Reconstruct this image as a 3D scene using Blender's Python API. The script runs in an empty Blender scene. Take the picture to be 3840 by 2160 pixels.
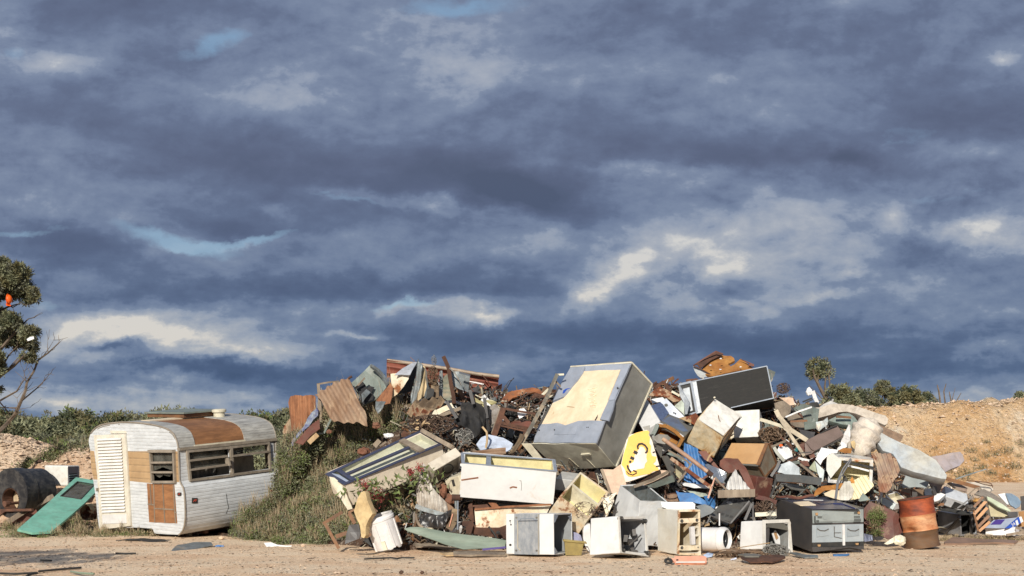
import bpy, bmesh, math, random
from mathutils import Vector, Matrix, noise, Euler
from mathutils.geometry import tessellate_polygon
random.seed(7)
S=bpy.context.scene; COL=S.collection
# ---------------- camera, sky, sun, exposure ----------------
FPX=4636.; HY=1686.; CX=1920.; ZC=1.6          # focal length in photo pixels, horizon row, eye height
cd=bpy.data.cameras.new('camera'); cam=bpy.data.objects.new('camera',cd); COL.objects.link(cam); S.camera=cam
cam.location=(0,0,ZC); cam.rotation_euler=(math.pi/2,0,0)
cd.sensor_width=36; cd.lens=36*FPX/3840; cd.shift_y=(HY-1080)/3840; cd.clip_start=.1; cd.clip_end=3000
S.view_settings.view_transform='Standard'; S.view_settings.look='None'; S.view_settings.gamma=1; S.view_settings.exposure=0.18
SUN_AZ=math.radians(13); SUN_EL=math.radians(25)   # azimuth: left of straight behind the camera
sd=Vector((-math.sin(SUN_AZ)*math.cos(SUN_EL),-math.cos(SUN_AZ)*math.cos(SUN_EL),math.sin(SUN_EL)))
sl=bpy.data.lights.new('sun','SUN'); sl.energy=4.7; sl.angle=math.radians(.5); sl.color=(1,.94,.84)
so=bpy.data.objects.new('sun',sl); COL.objects.link(so); so.rotation_euler=sd.to_track_quat('Z','Y').to_euler()
W=bpy.data.worlds.new('World'); S.world=W; W.use_nodes=True
def lin(c): 
    c=c/255.; return c/12.92 if c<=.04045 else ((c+.055)/1.055)**2.4
def RGB(r,g,b,k=1): return (lin(r)*k,lin(g)*k,lin(b)*k,1)
class NT:
    def __init__(s,t): s.t=t; s.n=t.nodes; s.l=t.links
    def __call__(s,ty,ins=None,out=0,**kw):
        n=s.n.new(ty)
        for k,v in kw.items(): setattr(n,k,v)
        for k,v in (ins or {}).items():
            if hasattr(v,'is_output') or isinstance(v,bpy.types.NodeSocket): s.l.new(v,n.inputs[k])
            else: n.inputs[k].default_value=v
        return n.outputs[out]
    def math(s,op,a,b=0.,c=0.,clamp=False): return s('ShaderNodeMath',{0:a,1:b,2:c},operation=op,use_clamp=clamp)
    def ramp(s,f,stops,interp='LINEAR'):
        n=s.n.new('ShaderNodeValToRGB'); s.l.new(f,n.inputs[0]); cr=n.color_ramp; cr.interpolation=interp
        while len(cr.elements)<len(stops): cr.elements.new(.5)
        for e,(p,c) in zip(cr.elements,stops): e.position=p; e.color=c if hasattr(c,'__len__') else (c,c,c,1)
        return n.outputs[0]
    def mix(s,f,a,b,mode='MIX'):
        n=s.n.new('ShaderNodeMix'); n.data_type='RGBA'; n.blend_type=mode
        for i,v in ((0,f),(6,a),(7,b)):
            if isinstance(v,bpy.types.NodeSocket): s.l.new(v,n.inputs[i])
            else: n.inputs[i].default_value=v
        return n.outputs[2]
def build_sky():
    t=NT(W.node_tree)
    for n in list(t.n): t.n.remove(n)
    sky=t('ShaderNodeTexSky',sky_type='NISHITA',sun_disc=False,sun_elevation=SUN_EL,sun_rotation=math.pi+SUN_AZ,air_density=1.2,dust_density=.6)
    g=t('ShaderNodeTexCoord',out=0)
    sx=t.n.new('ShaderNodeSeparateXYZ'); t.l.new(g,sx.inputs[0])
    ay=t.math('MAXIMUM',t.math('ABSOLUTE',sx.outputs[1]),.18)
    u=t.math('DIVIDE',sx.outputs[0],ay); v=t.math('DIVIDE',sx.outputs[2],ay)
    uv=t('ShaderNodeCombineXYZ',{0:u,1:v,2:0.})
    def nz(vec,scale,sc,detail=8,rough=.58,off=0.,dist=0.):
        m=t('ShaderNodeMapping',{0:vec,1:(off,off*.7,0),3:sc})
        return t('ShaderNodeTexNoise',{'Vector':m,'Scale':scale,'Detail':detail,'Roughness':rough,'Distortion':dist},out=0)
    w1=t('ShaderNodeTexNoise',{'Vector':t('ShaderNodeMapping',{0:uv,3:(1,1.9,1)}),'Scale':9.,'Detail':7.,'Roughness':.55},out=1)
    w1=t('ShaderNodeVectorMath',{0:w1,1:(.5,.5,.5)},operation='SUBTRACT')
    w1=t('ShaderNodeVectorMath',{0:w1,1:(.055,.034,0)},operation='MULTIPLY')
    w2=t('ShaderNodeTexNoise',{'Vector':t('ShaderNodeMapping',{0:uv,3:(1,1.4,1)}),'Scale':42.,'Detail':8.,'Roughness':.6},out=1)
    w2=t('ShaderNodeVectorMath',{0:w2,1:(.5,.5,.5)},operation='SUBTRACT')
    w2=t('ShaderNodeVectorMath',{0:w2,1:(.026,.020,0)},operation='MULTIPLY')
    wu=t('ShaderNodeVectorMath',{0:t('ShaderNodeVectorMath',{0:uv,1:w1},operation='ADD'),1:w2},operation='ADD')
    def blob(x,y,rx,ry,a):
        m=t('ShaderNodeMapping',{0:wu,1:((x-1288)/3110,(1131-y)/3110,0),2:(0,0,math.radians(-a)),3:(rx/3110,ry/3110,1)},vector_type='TEXTURE')
        d=t('ShaderNodeVectorMath',{0:m,1:m},out=1,operation='DOT_PRODUCT')
        return t.math('EXPONENT',t.math('MULTIPLY',d,-1.))
    L=[(760,430,480,120,6,-.30),(1330,500,120,34,22,-.2),(1270,470,250,60,14,-.24),(600,560,190,35,8,-.15),(150,625,240,50,5,-.28),(250,280,420,130,0,-.08),(1500,330,450,120,12,-.16),(2120,385,80,26,8,-.26),(1850,385,170,36,12,-.14),
     (2400,290,330,190,0,-.18),(420,20,400,90,0,-.16),(2000,60,600,80,0,-.10),(1150,170,140,60,12,.26),(150,160,130,36,6,.36),(700,240,150,50,0,.14),(20,80,60,50,0,.3),(690,515,40,20,0,.2),(1060,505,230,20,6,.34),(620,600,260,16,-4,.2),
     (1650,430,260,26,0,.3),(2000,510,330,60,0,.16),(1530,690,120,44,-34,.5),(1800,640,170,70,-10,.12),(1650,720,90,40,0,.25),(1480,735,60,26,-20,.3),(1600,650,60,34,-30,.25),(1740,650,120,70,-20,.26),(1240,797,75,16,0,.45),(1960,600,230,80,0,.24),(2250,545,50,50,0,.3),(2500,600,130,60,0,.32),(2430,380,150,26,0,.2),(2480,560,150,20,0,.2),
     (420,850,300,70,3,.55),(300,820,150,30,0,.25),(240,905,90,22,0,.3),(880,852,80,11,0,.4),(220,1000,360,34,0,.42),(900,1010,300,20,0,.14),(2200,1000,300,20,0,.12),(2480,885,110,28,0,.42),(1900,755,80,26,-10,.3),(2130,690,35,18,0,.34),(2080,745,80,14,-8,.3),(2520,140,50,18,0,.3),(1240,620,500,30,-6,.10),(1650,790,250,24,0,.10),(1050,775,130,14,0,.24),
     (1900,860,700,44,2,-.26),(500,925,330,24,3,-.4),(310,876,70,13,5,-.42),(1100,870,300,30,3,-.16),(2380,655,210,50,5,-.26),(1800,725,120,34,10,-.2),(1150,720,500,40,0,-.18),(500,730,480,36,0,-.18),(1300,980,800,50,0,-.16),(2200,930,500,30,0,-.14),(2430,1000,60,12,0,.15)]
    acc=None
    for x,y,rx,ry,a,k in L:
        acc=t.math('MULTIPLY_ADD',blob(x,y,rx,ry,a),k*(1.25 if k<0 else .95),.495 if acc is None else acc)
    iv=t.math('DIVIDE',1.,t.math('ADD',v,.13)); pl=t('ShaderNodeCombineXYZ',{0:t.math('MULTIPLY',u,iv),1:t.math('MULTIPLY',iv,.9),2:0.})
    pw=t('ShaderNodeVectorMath',{0:pl,1:t('ShaderNodeVectorMath',{0:w2,1:(9.,9.,0)},operation='MULTIPLY')},operation='ADD')
    def n2(vec,scale,detail,rough,off,dist=0.): return t('ShaderNodeTexNoise',{'Vector':t('ShaderNodeMapping',{0:vec,1:off}),'Scale':scale,'Detail':detail,'Roughness':rough,'Distortion':dist},out=0)
    f1=n2(pl,1.25,12.,.55,(3.1,1.2,0),.3); f2=n2(pw,3.9,12.,.58,(7.3,2.,0),.3)
    um=t('ShaderNodeMapping',{0:uv,3:(1,1.7,1)}); f4=n2(um,26.,9.,.6,(2.2,.4,0),.2); f4b=n2(um,26.,9.,.6,(2.2-.004,.4+.012,0),.2); f5=n2(um,9.,9.,.6,(5.2,.4,0),.2); f5b=n2(um,9.,9.,.6,(5.2-.01,.4+.034,0),.2)
    acc=t.math('MULTIPLY_ADD',t.math('SUBTRACT',f1,.5),.55,acc)
    acc=t.math('MULTIPLY_ADD',t.math('SUBTRACT',f2,.5),.30,acc)
    em=t.math('ADD',t.math('MULTIPLY',t.math('SUBTRACT',f4,f4b),.55),t.math('MULTIPLY',t.math('SUBTRACT',f5,f5b),1.1))
    acc=t.math('MULTIPLY_ADD',em,t.math('MULTIPLY_ADD',acc,1.1,.1),acc)
    back=t.math('LESS_THAN',sx.outputs[1],0.); acc=t.math('MULTIPLY_ADD',back,.10,acc)
    hi=t.ramp(acc,[(0,RGB(78,88,111,10)),(.20,RGB(88,98,123,10)),(.34,RGB(97,109,135,10)),(.42,RGB(107,120,146,10)),(.55,RGB(119,132,156,10)),(.62,RGB(136,147,167,10)),(.84,RGB(158,165,178,10)),(1,RGB(194,196,198,10))])
    lo=t.ramp(acc,[(0,RGB(60,80,109,10)),(.20,RGB(70,90,121,10)),(.34,RGB(81,101,131,10)),(.42,RGB(98,116,144,10)),(.55,RGB(112,128,152,10)),(.62,RGB(132,145,164,10)),(.84,RGB(164,169,175,10)),(1,RGB(206,200,190,10))])
    k=t('ShaderNodeMapRange',{0:v,1:.03,2:.23},clamp=True)
    cloud=t.mix(k,lo,hi)
    gb=None
    for x,y,rx,ry,a,kk in [(440,602,130,26,12,1.),(1150,12,170,22,0,.8),(540,115,110,24,-20,.7),(1000,768,90,11,0,.7),(1260,655,0,0,0,0),(2380,500,190,16,0,.4),(120,765,110,16,0,.4),(640,590,160,14,-8,.7),(900,500,150,12,8,.5),(2300,330,200,40,0,.35),(60,590,120,14,0,.6),(1230,660,120,10,0,.3),(20,130,60,30,0,.5),(700,1090,400,50,0,.15),(230,990,60,16,0,.3)]:
        if rx==0: continue
        gb=t.math('MULTIPLY_ADD',blob(x,y,rx,ry,a),kk,0. if gb is None else gb)
    gb=t.math('MULTIPLY_ADD',t.math('SUBTRACT',f2,.5),.9,gb)
    gb=t('ShaderNodeMapRange',{0:gb,1:.28,2:.8},clamp=True)
    gap=t.mix(.7,sky,RGB(118,152,184,10))
    fin=t.mix(t.math('MULTIPLY',gb,.7),cloud,gap)
    bg=t('ShaderNodeBackground',{0:fin,1:.1})
    o=t.n.new('ShaderNodeOutputWorld'); t.l.new(bg,o.inputs[0])
build_sky()
# ---------------- pixel-to-place helpers ----------------
CR={'A':(0,1460,2.07),'B':(1000,1280,3.45),'C':(1450,1280,3.294),'D':(1150,1580,2.683),'E':(1700,1640,3.0185),'F':(1900,1300,3.0185),'G':(2300,1300,3.0186),'H':(2250,1650,3.0186),'I':(2850,1480,3.622),'J':(2850,1800,4.391),'K':(3300,1700,3.622),'L':(3000,1300,2.898),'M':(0,930,1.8825),'N':(320,1520,2.841),'Z':(0,0,.670833)}
def ray(c,x,y):
    a,b,s=CR[c]; return Vector(((a+x/s-CX)/FPX,1.,-((b+y/s)-HY)/FPX))
CAM=Vector((0,0,ZC))
def P(c,x,y,Y): return CAM+ray(c,x,y)*Y
def HD(c,x,y): 
    a,b,s=CR[c]; return 20.9/(1+1.2*(b+y/s-HY)/FPX)
def GY(c,x,y,z=0): return (z-ZC)/ray(c,x,y).z
def pget(c,q,Y):
    if len(q)==3 and isinstance(q[0],str): return q
    return (c,q[0],q[1])
def link(o,parent=None):
    COL.objects.link(o)
    if parent: o.parent=parent
    return o
def tag(o,label=None,cat=None,group=None,kind=None):
    if label: o['label']=label
    if cat: o['category']=cat
    if group: o['group']=group
    if kind: o['kind']=kind
    return o
def thing(name,label,cat,loc=(0,0,0),group=None):
    o=bpy.data.objects.new(name,None); o.empty_display_size=.2; o.location=loc; link(o); return tag(o,label,cat,group)
class MB:
    def __init__(s): s.v=[]; s.f=[]; s.m=[]
    def add(s,vs,fs,mi=0):
        k=len(s.v); s.v+= [Vector(x) for x in vs]; s.f+=[tuple(i+k for i in f) for f in fs]; s.m+=[mi]*len(fs)
    def box(s,c,d,R=None,mi=0):
        R=R or Matrix.Identity(3); c=Vector(c)
        vs=[c+R@Vector((a*d[0]/2,b*d[1]/2,e*d[2]/2)) for a in(-1,1) for b in(-1,1) for e in(-1,1)]
        s.add(vs,[(0,1,3,2),(4,6,7,5),(0,4,5,1),(2,3,7,6),(0,2,6,4),(1,5,7,3)],mi)
    def bar(s,a,b,w,t,up=Vector((0,0,1)),mi=0,taper=1):
        a=Vector(a);b=Vector(b);d=(b-a).normalized(); x=d.cross(up)
        if x.length<.05: x=d.cross(Vector((1,0,0)))
        x.normalize(); y=x.cross(d).normalized()
        vs=[p+x*i*w/2*k+y*j*t/2*k for p,k in((a,1),(b,taper)) for i in(-1,1) for j in(-1,1)]
        s.add(vs,[(0,1,3,2),(4,6,7,5),(0,4,5,1),(2,3,7,6),(0,2,6,4),(1,5,7,3)],mi)
    def tube(s,pts,r,n=8,mi=0,caps=True):
        pts=[Vector(p) for p in pts]; rs=r if hasattr(r,'__len__') else [r]*len(pts); k=len(s.v); prev=None
        for i,p in enumerate(pts):
            d=(pts[min(i+1,len(pts)-1)]-pts[max(i-1,0)]); d=d.normalized() if d.length>1e-9 else Vector((0,0,1))
            x=d.cross(prev[1]) if prev else d.cross(Vector((0,0,1)))
            if prev: x=prev[0]-d*prev[0].dot(d)
            if x.length<.01: x=d.cross(Vector((1,.3,0)))
            x.normalize(); y=d.cross(x); prev=(x,y)
            for j in range(n): 
                a=2*math.pi*j/n; s.v.append(p+(x*math.cos(a)+y*math.sin(a))*rs[i])
        for i in range(len(pts)-1):
            for j in range(n):
                s.f.append((k+i*n+j,k+i*n+(j+1)%n,k+(i+1)*n+(j+1)%n,k+(i+1)*n+j)); s.m.append(mi)
        if caps:
            s.f.append(tuple(k+j for j in range(n))[::-1]); s.m.append(mi)
            e=k+(len(pts)-1)*n; s.f.append(tuple(e+j for j in range(n))); s.m.append(mi)
    def build(s,name,mats,parent=None,loc=None,smooth=False,local=False,fix=True,disp=None,bevel=0):
        loc=Vector(loc) if loc is not None else Vector((0,0,0))
        off=Vector((0,0,0)) if local else loc
        if parent is not None and not local: off=parent.location
        me=bpy.data.meshes.new(name)
        vv=[v-off for v in s.v]
        if disp: vv=[disp(v) for v in vv]
        me.from_pydata([tuple(v) for v in vv],[],s.f)
        for m in (mats if isinstance(mats,(list,tuple)) else [mats]): me.materials.append(m)
        me.polygons.foreach_set('material_index',s.m)
        if smooth: me.polygons.foreach_set('use_smooth',[True]*len(s.f))
        me.update()
        if fix:
            bm=bmesh.new(); bm.from_mesh(me); bmesh.ops.recalc_face_normals(bm,faces=bm.faces); bm.to_mesh(me); bm.free()
        o=bpy.data.objects.new(name,me); link(o,parent)
        if parent is None and not local: o.location=loc
        if bevel:
            b=o.modifiers.new('bevel','BEVEL'); b.width=bevel; b.segments=2; b.limit_method='ANGLE'
        return o
# ---------------- materials ----------------
MATS={}
RUSTD=RGB(70,38,24); RUSTL=RGB(168,88,42)
def mk(name,col,col2=None,s=3.,rust=0.,dirt=.25,rough=.5,metal=0.,bump=.15,bs=45.,st=(1,1,1),stain=(190,166,134),rib=None,dirtc=(95,82,68),rustc=None,vary=.12,trans=0):
    if name in MATS: return MATS[name]
    m=bpy.data.materials.new(name); m.use_nodes=True; t=NT(m.node_tree)
    for n in list(t.n): t.n.remove(n)
    tc=t('ShaderNodeTexCoord',out=3); rnd=t('ShaderNodeObjectInfo',out=5)
    r3=t.math('MULTIPLY',rnd,37.)
    off=t('ShaderNodeCombineXYZ',{0:r3,1:r3,2:r3})
    mp=t('ShaderNodeMapping',{0:tc,1:off,3:st})
    c1=RGB(*col); c2=RGB(*(col2 or [max(0,x*.86) for x in col]))
    n1=t('ShaderNodeTexNoise',{'Vector':mp,'Scale':s,'Detail':9.,'Roughness':.62},out=0)
    c=t.mix(t('ShaderNodeMapRange',{0:n1,1:.35,2:.65},clamp=True),c1,c2)
    n2=t('ShaderNodeTexNoise',{'Vector':mp,'Scale':s*2.3+1,'Detail':12.,'Roughness':.7,'Distortion':.4},out=0)
    if dirt>0:
        f=t('ShaderNodeMapRange',{0:n2,1:.44,2:.78,3:0.,4:min(1,dirt*2.4)},clamp=True)
        c=t.mix(f,c,RGB(*dirtc))
    ro=rough; me_=metal
    if rust>0:
        n3=t('ShaderNodeTexNoise',{'Vector':mp,'Scale':2.2,'Detail':14.,'Roughness':.68,'Distortion':.5},out=0)
        th=.72-.38*rust
        fs=t('ShaderNodeMapRange',{0:n3,1:th-.09,2:th},clamp=True)
        c=t.mix(t.math('MULTIPLY',fs,.45),c,RGB(*stain))
        f=t('ShaderNodeMapRange',{0:n3,1:th,2:th+.045},clamp=True)
        n4=t('ShaderNodeTexNoise',{'Vector':mp,'Scale':14.,'Detail':10.,'Roughness':.7},out=0)
        ra,rb=(rustc or ((62,34,24),(158,84,42)))
        rc=t.ramp(n4,[(.3,RGB(*ra)),(.55,RGB(*[(a+b)/2 for a,b in zip(ra,rb)])),(.75,RGB(*rb))])
        c=t.mix(f,c,rc); ro=t('ShaderNodeMapRange',{0:f,3:rough,4:.9}); me_=t('ShaderNodeMapRange',{0:f,3:metal,4:0.}) if metal else 0.
    hgt=t('ShaderNodeTexNoise',{'Vector':mp,'Scale':bs,'Detail':6.,'Roughness':.6},out=0)
    if rib:   # (axis index, spacing, groove darkness)
        sp=t.n.new('ShaderNodeSeparateXYZ'); t.l.new(tc,sp.inputs[0])
        fr=t.math('PINGPONG',t.math('DIVIDE',sp.outputs[rib[0]],rib[1]),.5)
        gr=t('ShaderNodeMapRange',{0:fr,1:.0,2:.10},clamp=True)
        nn=t('ShaderNodeMapRange',{0:n2,1:.35,2:.6,3:.3,4:1.},clamp=True)
        c=t.mix(t.math('MULTIPLY',t.math('MULTIPLY',t.math('SUBTRACT',1.,gr),rib[2]),nn),c,RGB(70,66,60))
        hgt=t.math('ADD',t.math('MULTIPLY',hgt,.25),t.math('MULTIPLY',t('ShaderNodeMapRange',{0:fr,1:0.,2:.2},clamp=True),1.))
    if vary:
        vv=t('ShaderNodeMapRange',{0:rnd,3:1-vary,4:1+vary*.5}); c=t.mix(1.,c,t('ShaderNodeCombineXYZ',{0:vv,1:vv,2:vv}),'MULTIPLY')
    b=t('ShaderNodeBump',{'Strength':bump,'Distance':.01 if not rib else .012,'Height':hgt})
    p=t('ShaderNodeBsdfPrincipled',{'Base Color':c,'Roughness':ro,'Metallic':me_,'Normal':b})
    if trans:
        p=t('ShaderNodeMixShader',{0:trans,1:p,2:t('ShaderNodeBsdfTransparent')})
    o=t.n.new('ShaderNodeOutputMaterial'); t.l.new(p,o.inputs[0]); MATS[name]=m; return m
white=mk('white_enamel',(222,222,220),(214,214,212),rust=.05,dirt=.05,rough=.35,bump=.05)
whited=mk('dirty_white_enamel',(214,211,202),(204,201,193),rust=.12,dirt=.14,rough=.4,bump=.08)
cream=mk('cream_enamel',(218,208,182),(196,182,150),rust=.26,dirt=.35,rough=.45,bump=.1)
creamr=mk('rusty_cream_enamel',(222,214,196),(214,198,166),rust=.42,dirt=.2,rough=.5,rustc=((104,62,40),(172,112,66)),stain=(205,168,122))
yliner=mk('yellow_liner_plastic',(228,218,172),(212,200,150),rust=.05,dirt=.15,rough=.4)
creaml=mk('cream_liner_plastic',(220,214,192),(200,190,165),dirt=.2,rough=.4)
foam=mk('cream_insulation_foam',(224,207,178),(208,188,156),dirt=.08,rough=.95,bump=.6,bs=22)
ofoam=mk('orange_insulation_foam',(174,126,66),(142,90,42),dirt=.3,rough=.95,bump=.8,bs=30,dirtc=(90,52,22))
silver=mk('galvanised_steel',(140,148,158),(122,130,141),dirt=.12,rough=.6,metal=.1,bump=.1,s=5)
silverd=mk('dull_steel_sheet',(122,120,112),(100,98,92),dirt=.2,rough=.5,metal=.25,bump=.1,s=2)
galv=mk('weathered_zinc_sheet',(138,146,148),(100,106,106),rust=.12,dirt=.35,rough=.5,metal=.35,s=6)
steel=mk('polished_steel',(150,152,155),(120,122,125),dirt=.15,rough=.22,metal=.9,bump=.05,s=2)
charcoal=mk('charcoal_paint',(72,70,70),(60,59,60),dirt=.12,rough=.42,bump=.05)
bluegrey=mk('blue_grey_steel',(78,84,104),(66,72,92),dirt=.2,rough=.35,metal=.3)
blackm=mk('black_paint',(46,46,45),(36,36,36),dirt=.2,rough=.75,dirtc=(80,75,66))
blackg=mk('scratched_black_panel',(26,26,25),(22,22,21),s=6,st=(1,1,12),dirt=.08,rough=.8,rust=.13,rustc=((120,110,96),(190,180,165)),stain=(70,68,64))
rust=mk('brown_rusted_iron',(104,70,52),(70,48,38),s=5,dirt=.3,rough=.9,bump=.6,bs=30,dirtc=(52,34,26),vary=.35)
rusto=mk('orange_rusted_sheet',(160,110,76),(128,82,56),s=5,st=(1,1,.35),dirt=.35,rough=.9,bump=.4,dirtc=(78,44,28))
rustb=mk('tan_rusted_roofing',(150,126,104),(128,98,74),s=3,st=(1,1,.4),dirt=.25,rust=.25,rough=.85,bump=.3,dirtc=(92,60,42),rustc=((92,50,30),(140,84,52)))
redroof=mk('faded_red_roof_paint',(152,90,72),(130,72,58),s=4,rust=.12,dirt=.2,rough=.7,rustc=((90,60,50),(190,150,130)))
brownp=mk('dark_brown_painted_steel',(98,52,42),(82,44,36),s=4,rust=.1,dirt=.25,rough=.6,rustc=((120,90,76),(170,140,120)))
oxide=mk('oxide_red_steel',(116,70,56),(94,54,42),s=3,dirt=.3,rough=.7)
dkiron=mk('grimy_brown_roofing',(116,98,76),(84,68,52),s=6,dirt=.5,rough=.9,rust=.3)
wood=mk('weathered_grey_timber',(150,136,118),(116,102,88),s=5,st=(1,1,.2),dirt=.35,rough=.9,bump=.5,vary=.3)
woodl=mk('pale_timber',(196,170,132),(166,136,98),s=5,st=(1,1,.3),dirt=.3,rough=.85,bump=.4,vary=.2)
woodb=mk('brown_stained_timber',(136,94,58),(102,66,40),s=5,dirt=.3,rough=.6,vary=.2)
ply=mk('bare_brown_plywood',(152,106,68),(122,82,50),s=2.2,st=(1,1,5),dirt=.25,rough=.7,bump=.15,dirtc=(74,50,34))
plyl=mk('orange_plywood',(182,122,72),(150,92,50),s=4,st=(6,6,1),dirt=.15,rough=.7)
blue=mk('blue_painted_sheet',(62,120,176),(46,98,152),s=8,dirt=.25,rust=.08,rough=.5,rustc=((170,180,190),(220,220,220)),stain=(90,130,170))
green=mk('mint_green_paint',(124,182,162),(108,168,148),dirt=.22,rough=.5)
sage=mk('sage_green_sheet',(128,142,122),(112,126,108),s=2,dirt=.15,rough=.4)
slate=mk('slate_green_sheet',(124,134,126),(104,114,108),s=2,dirt=.3,rough=.5)
tanp=mk('tan_laminate',(188,150,106),(176,136,92),dirt=.1,rough=.5)
fabric=mk('cream_mattress_cloth',(208,198,184),(196,184,168),s=2,dirt=.3,rough=.95,bump=.3,bs=60)
fabricb=mk('pale_blue_mattress_cloth',(172,182,190),(184,182,172),s=2,dirt=.25,rough=.9,bump=.25,bs=60)
quilt=mk('grey_green_quilt',(138,150,142),(112,126,120),s=6,dirt=.3,rough=.95,bump=.8,bs=12)
foamtan=mk('tan_seat_foam',(206,184,140),(186,160,116),dirt=.25,rough=.95,bump=.2)
vinyl=mk('brown_vinyl',(118,100,92),(104,88,80),dirt=.15,rough=.5)
blackcl=mk('black_cloth',(42,42,44),(32,32,34),dirt=.25,rough=.95,bump=.5,dirtc=(70,66,60))
plast=mk('white_plastic',(222,220,218),(208,206,204),dirt=.12,rough=.35,bump=.04)
ochre=mk('ochre_translucent_plastic',(168,150,92),(148,130,78),dirt=.2,rough=.3,trans=.25)
yellow=mk('yellow_paint',(228,172,18),(218,160,14),dirt=.08,rough=.5,bump=.3,rust=.2,rustc=((206,192,170),(230,222,208)),stain=(220,190,90))
pinkc=mk('pinkish_cream_panel',(212,184,158),(196,164,138),dirt=.2,rough=.6)
brick=mk('broken_brick',(136,92,70),(112,72,54),dirt=.3,rough=.95,bump=.8)
foil=mk('crumpled_foil',(200,205,210),(170,175,180),dirt=.1,rough=.25,metal=.8,bump=1.,bs=14)
twig=mk('dry_twigs',(128,104,82),(98,78,60),dirt=.2,rough=.95,vary=.2)
wire=mk('rusty_wire',(104,84,70),(80,58,44),dirt=.2,rough=.8)
wireg=mk('grey_wire',(140,138,132),(120,118,112),dirt=.2,rough=.6)
salmon=mk('salmon_paint',(226,164,138),(216,152,126),dirt=.15,rough=.5)
card=mk('brown_cardboard',(170,130,86),(150,112,72),dirt=.15,rough=.9)
cblue=mk('blue_printed_card',(44,84,178),(38,74,160),dirt=.04,rough=.5); cpurp=mk('purple_printed_card',(64,44,128),(56,38,112),dirt=.04,rough=.5)
cgrey=mk('grey_printed_card',(160,168,184),(140,150,168),dirt=.08,rough=.5)
orange=mk('orange_helmet_plastic',(250,104,20),(240,94,16),dirt=.04,rough=.35)
styro=mk('white_polystyrene',(228,228,228),(218,218,218),dirt=.06,rough=.9,bump=.2)
rubber=mk('black_rubber',(40,40,40),dirt=.1,rough=.8)
rag=mk('grey_rag',(140,134,124),(90,88,84),s=8,dirt=.4,rough=.95,bump=.5)
def glassm():
    m=bpy.data.materials.new('dirty_window_glass'); m.use_nodes=True; t=NT(m.node_tree)
    for n in list(t.n): t.n.remove(n)
    tc=t('ShaderNodeTexCoord',out=3); n1=t('ShaderNodeTexNoise',{'Vector':tc,'Scale':4.,'Detail':8.},out=0)
    p=t('ShaderNodeBsdfPrincipled',{'Base Color':RGB(120,118,110),'Roughness':.12}); tr=t('ShaderNodeBsdfTransparent',{0:(.8,.82,.8,1)})
    o=t.n.new('ShaderNodeOutputMaterial'); t.l.new(t('ShaderNodeMixShader',{0:t('ShaderNodeMapRange',{0:n1,1:.3,2:.7,3:.5,4:.92},clamp=True),1:p,2:tr}),o.inputs[0]); return m
glass=glassm()
# ---------------- sheets, bars, boxes ----------------
def nrm(yaw,pitch):
    a=math.radians(yaw); b=math.radians(pitch); return Vector((math.sin(a)*math.cos(b),-math.cos(a)*math.cos(b),math.sin(b)))
def gridpoly(pts,n,u,du,dv,holes=None):
    """planar polygon cut into a grid; returns verts, faces, boundary edges"""
    bm=bmesh.new()
    loops=[pts]+(holes or [])
    allp=[p for l in loops for p in l]
    if holes:
        tris=tessellate_polygon([[p.copy() for p in l] for l in loops]); vs=[bm.verts.new(p) for p in allp]
        for tr in tris:
            try: bm.faces.new([vs[i] for i in tr])
            except ValueError: pass
    else:
        vs=[bm.verts.new(p) for p in pts]; f=bm.faces.new(vs)
        bmesh.ops.triangulate(bm,faces=[f])
    w=n.cross(u).normalized(); o=allp[0]
    for ax,st in((u,du),(w,dv)):
        if not st: continue
        ds=[(p-o).dot(ax) for p in allp]; a=math.ceil(min(ds)/st)*st
        while a<max(ds):
            g=bm.verts[:]+bm.edges[:]+bm.faces[:]
            bmesh.ops.bisect_plane(bm,geom=g,plane_co=o+ax*(a+1e-5),plane_no=ax,dist=1e-6); a+=st
    bmesh.ops.remove_doubles(bm,verts=bm.verts[:],dist=1e-5)
    bm.normal_update()
    for f in bm.faces:
        if f.normal.dot(n)<0: f.normal_flip()
    bm.verts.index_update(); V=[v.co.copy() for v in bm.verts]; Fc=[[v.index for v in f.verts] for f in bm.faces]; E=[]
    for f in bm.faces:
        for l in f.loops:
            if len(l.edge.link_faces)==1: E.append((l.vert.index,l.link_loop_next.vert.index))
    bm.free(); return V,Fc,E
def slab(mb,pts,n,thick,u=None,du=.12,dv=.12,disp=None,holes=None,mi=0):
    n=n.normalized(); u=(u or (pts[1]-pts[0])); u=(u-n*u.dot(n)).normalized()
    V,Fc,E=gridpoly(pts,n,u,du,dv,holes); k=len(V)
    top=[p+(disp(p) if disp else Vector((0,0,0))) for p in V]
    vs=top+[p-n*thick for p in top]
    fs=Fc+[[i+k for i in f][::-1] for f in Fc]+[(b,a,a+k,b+k) for a,b in E]
    mb.add(vs,fs,mi)
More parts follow.
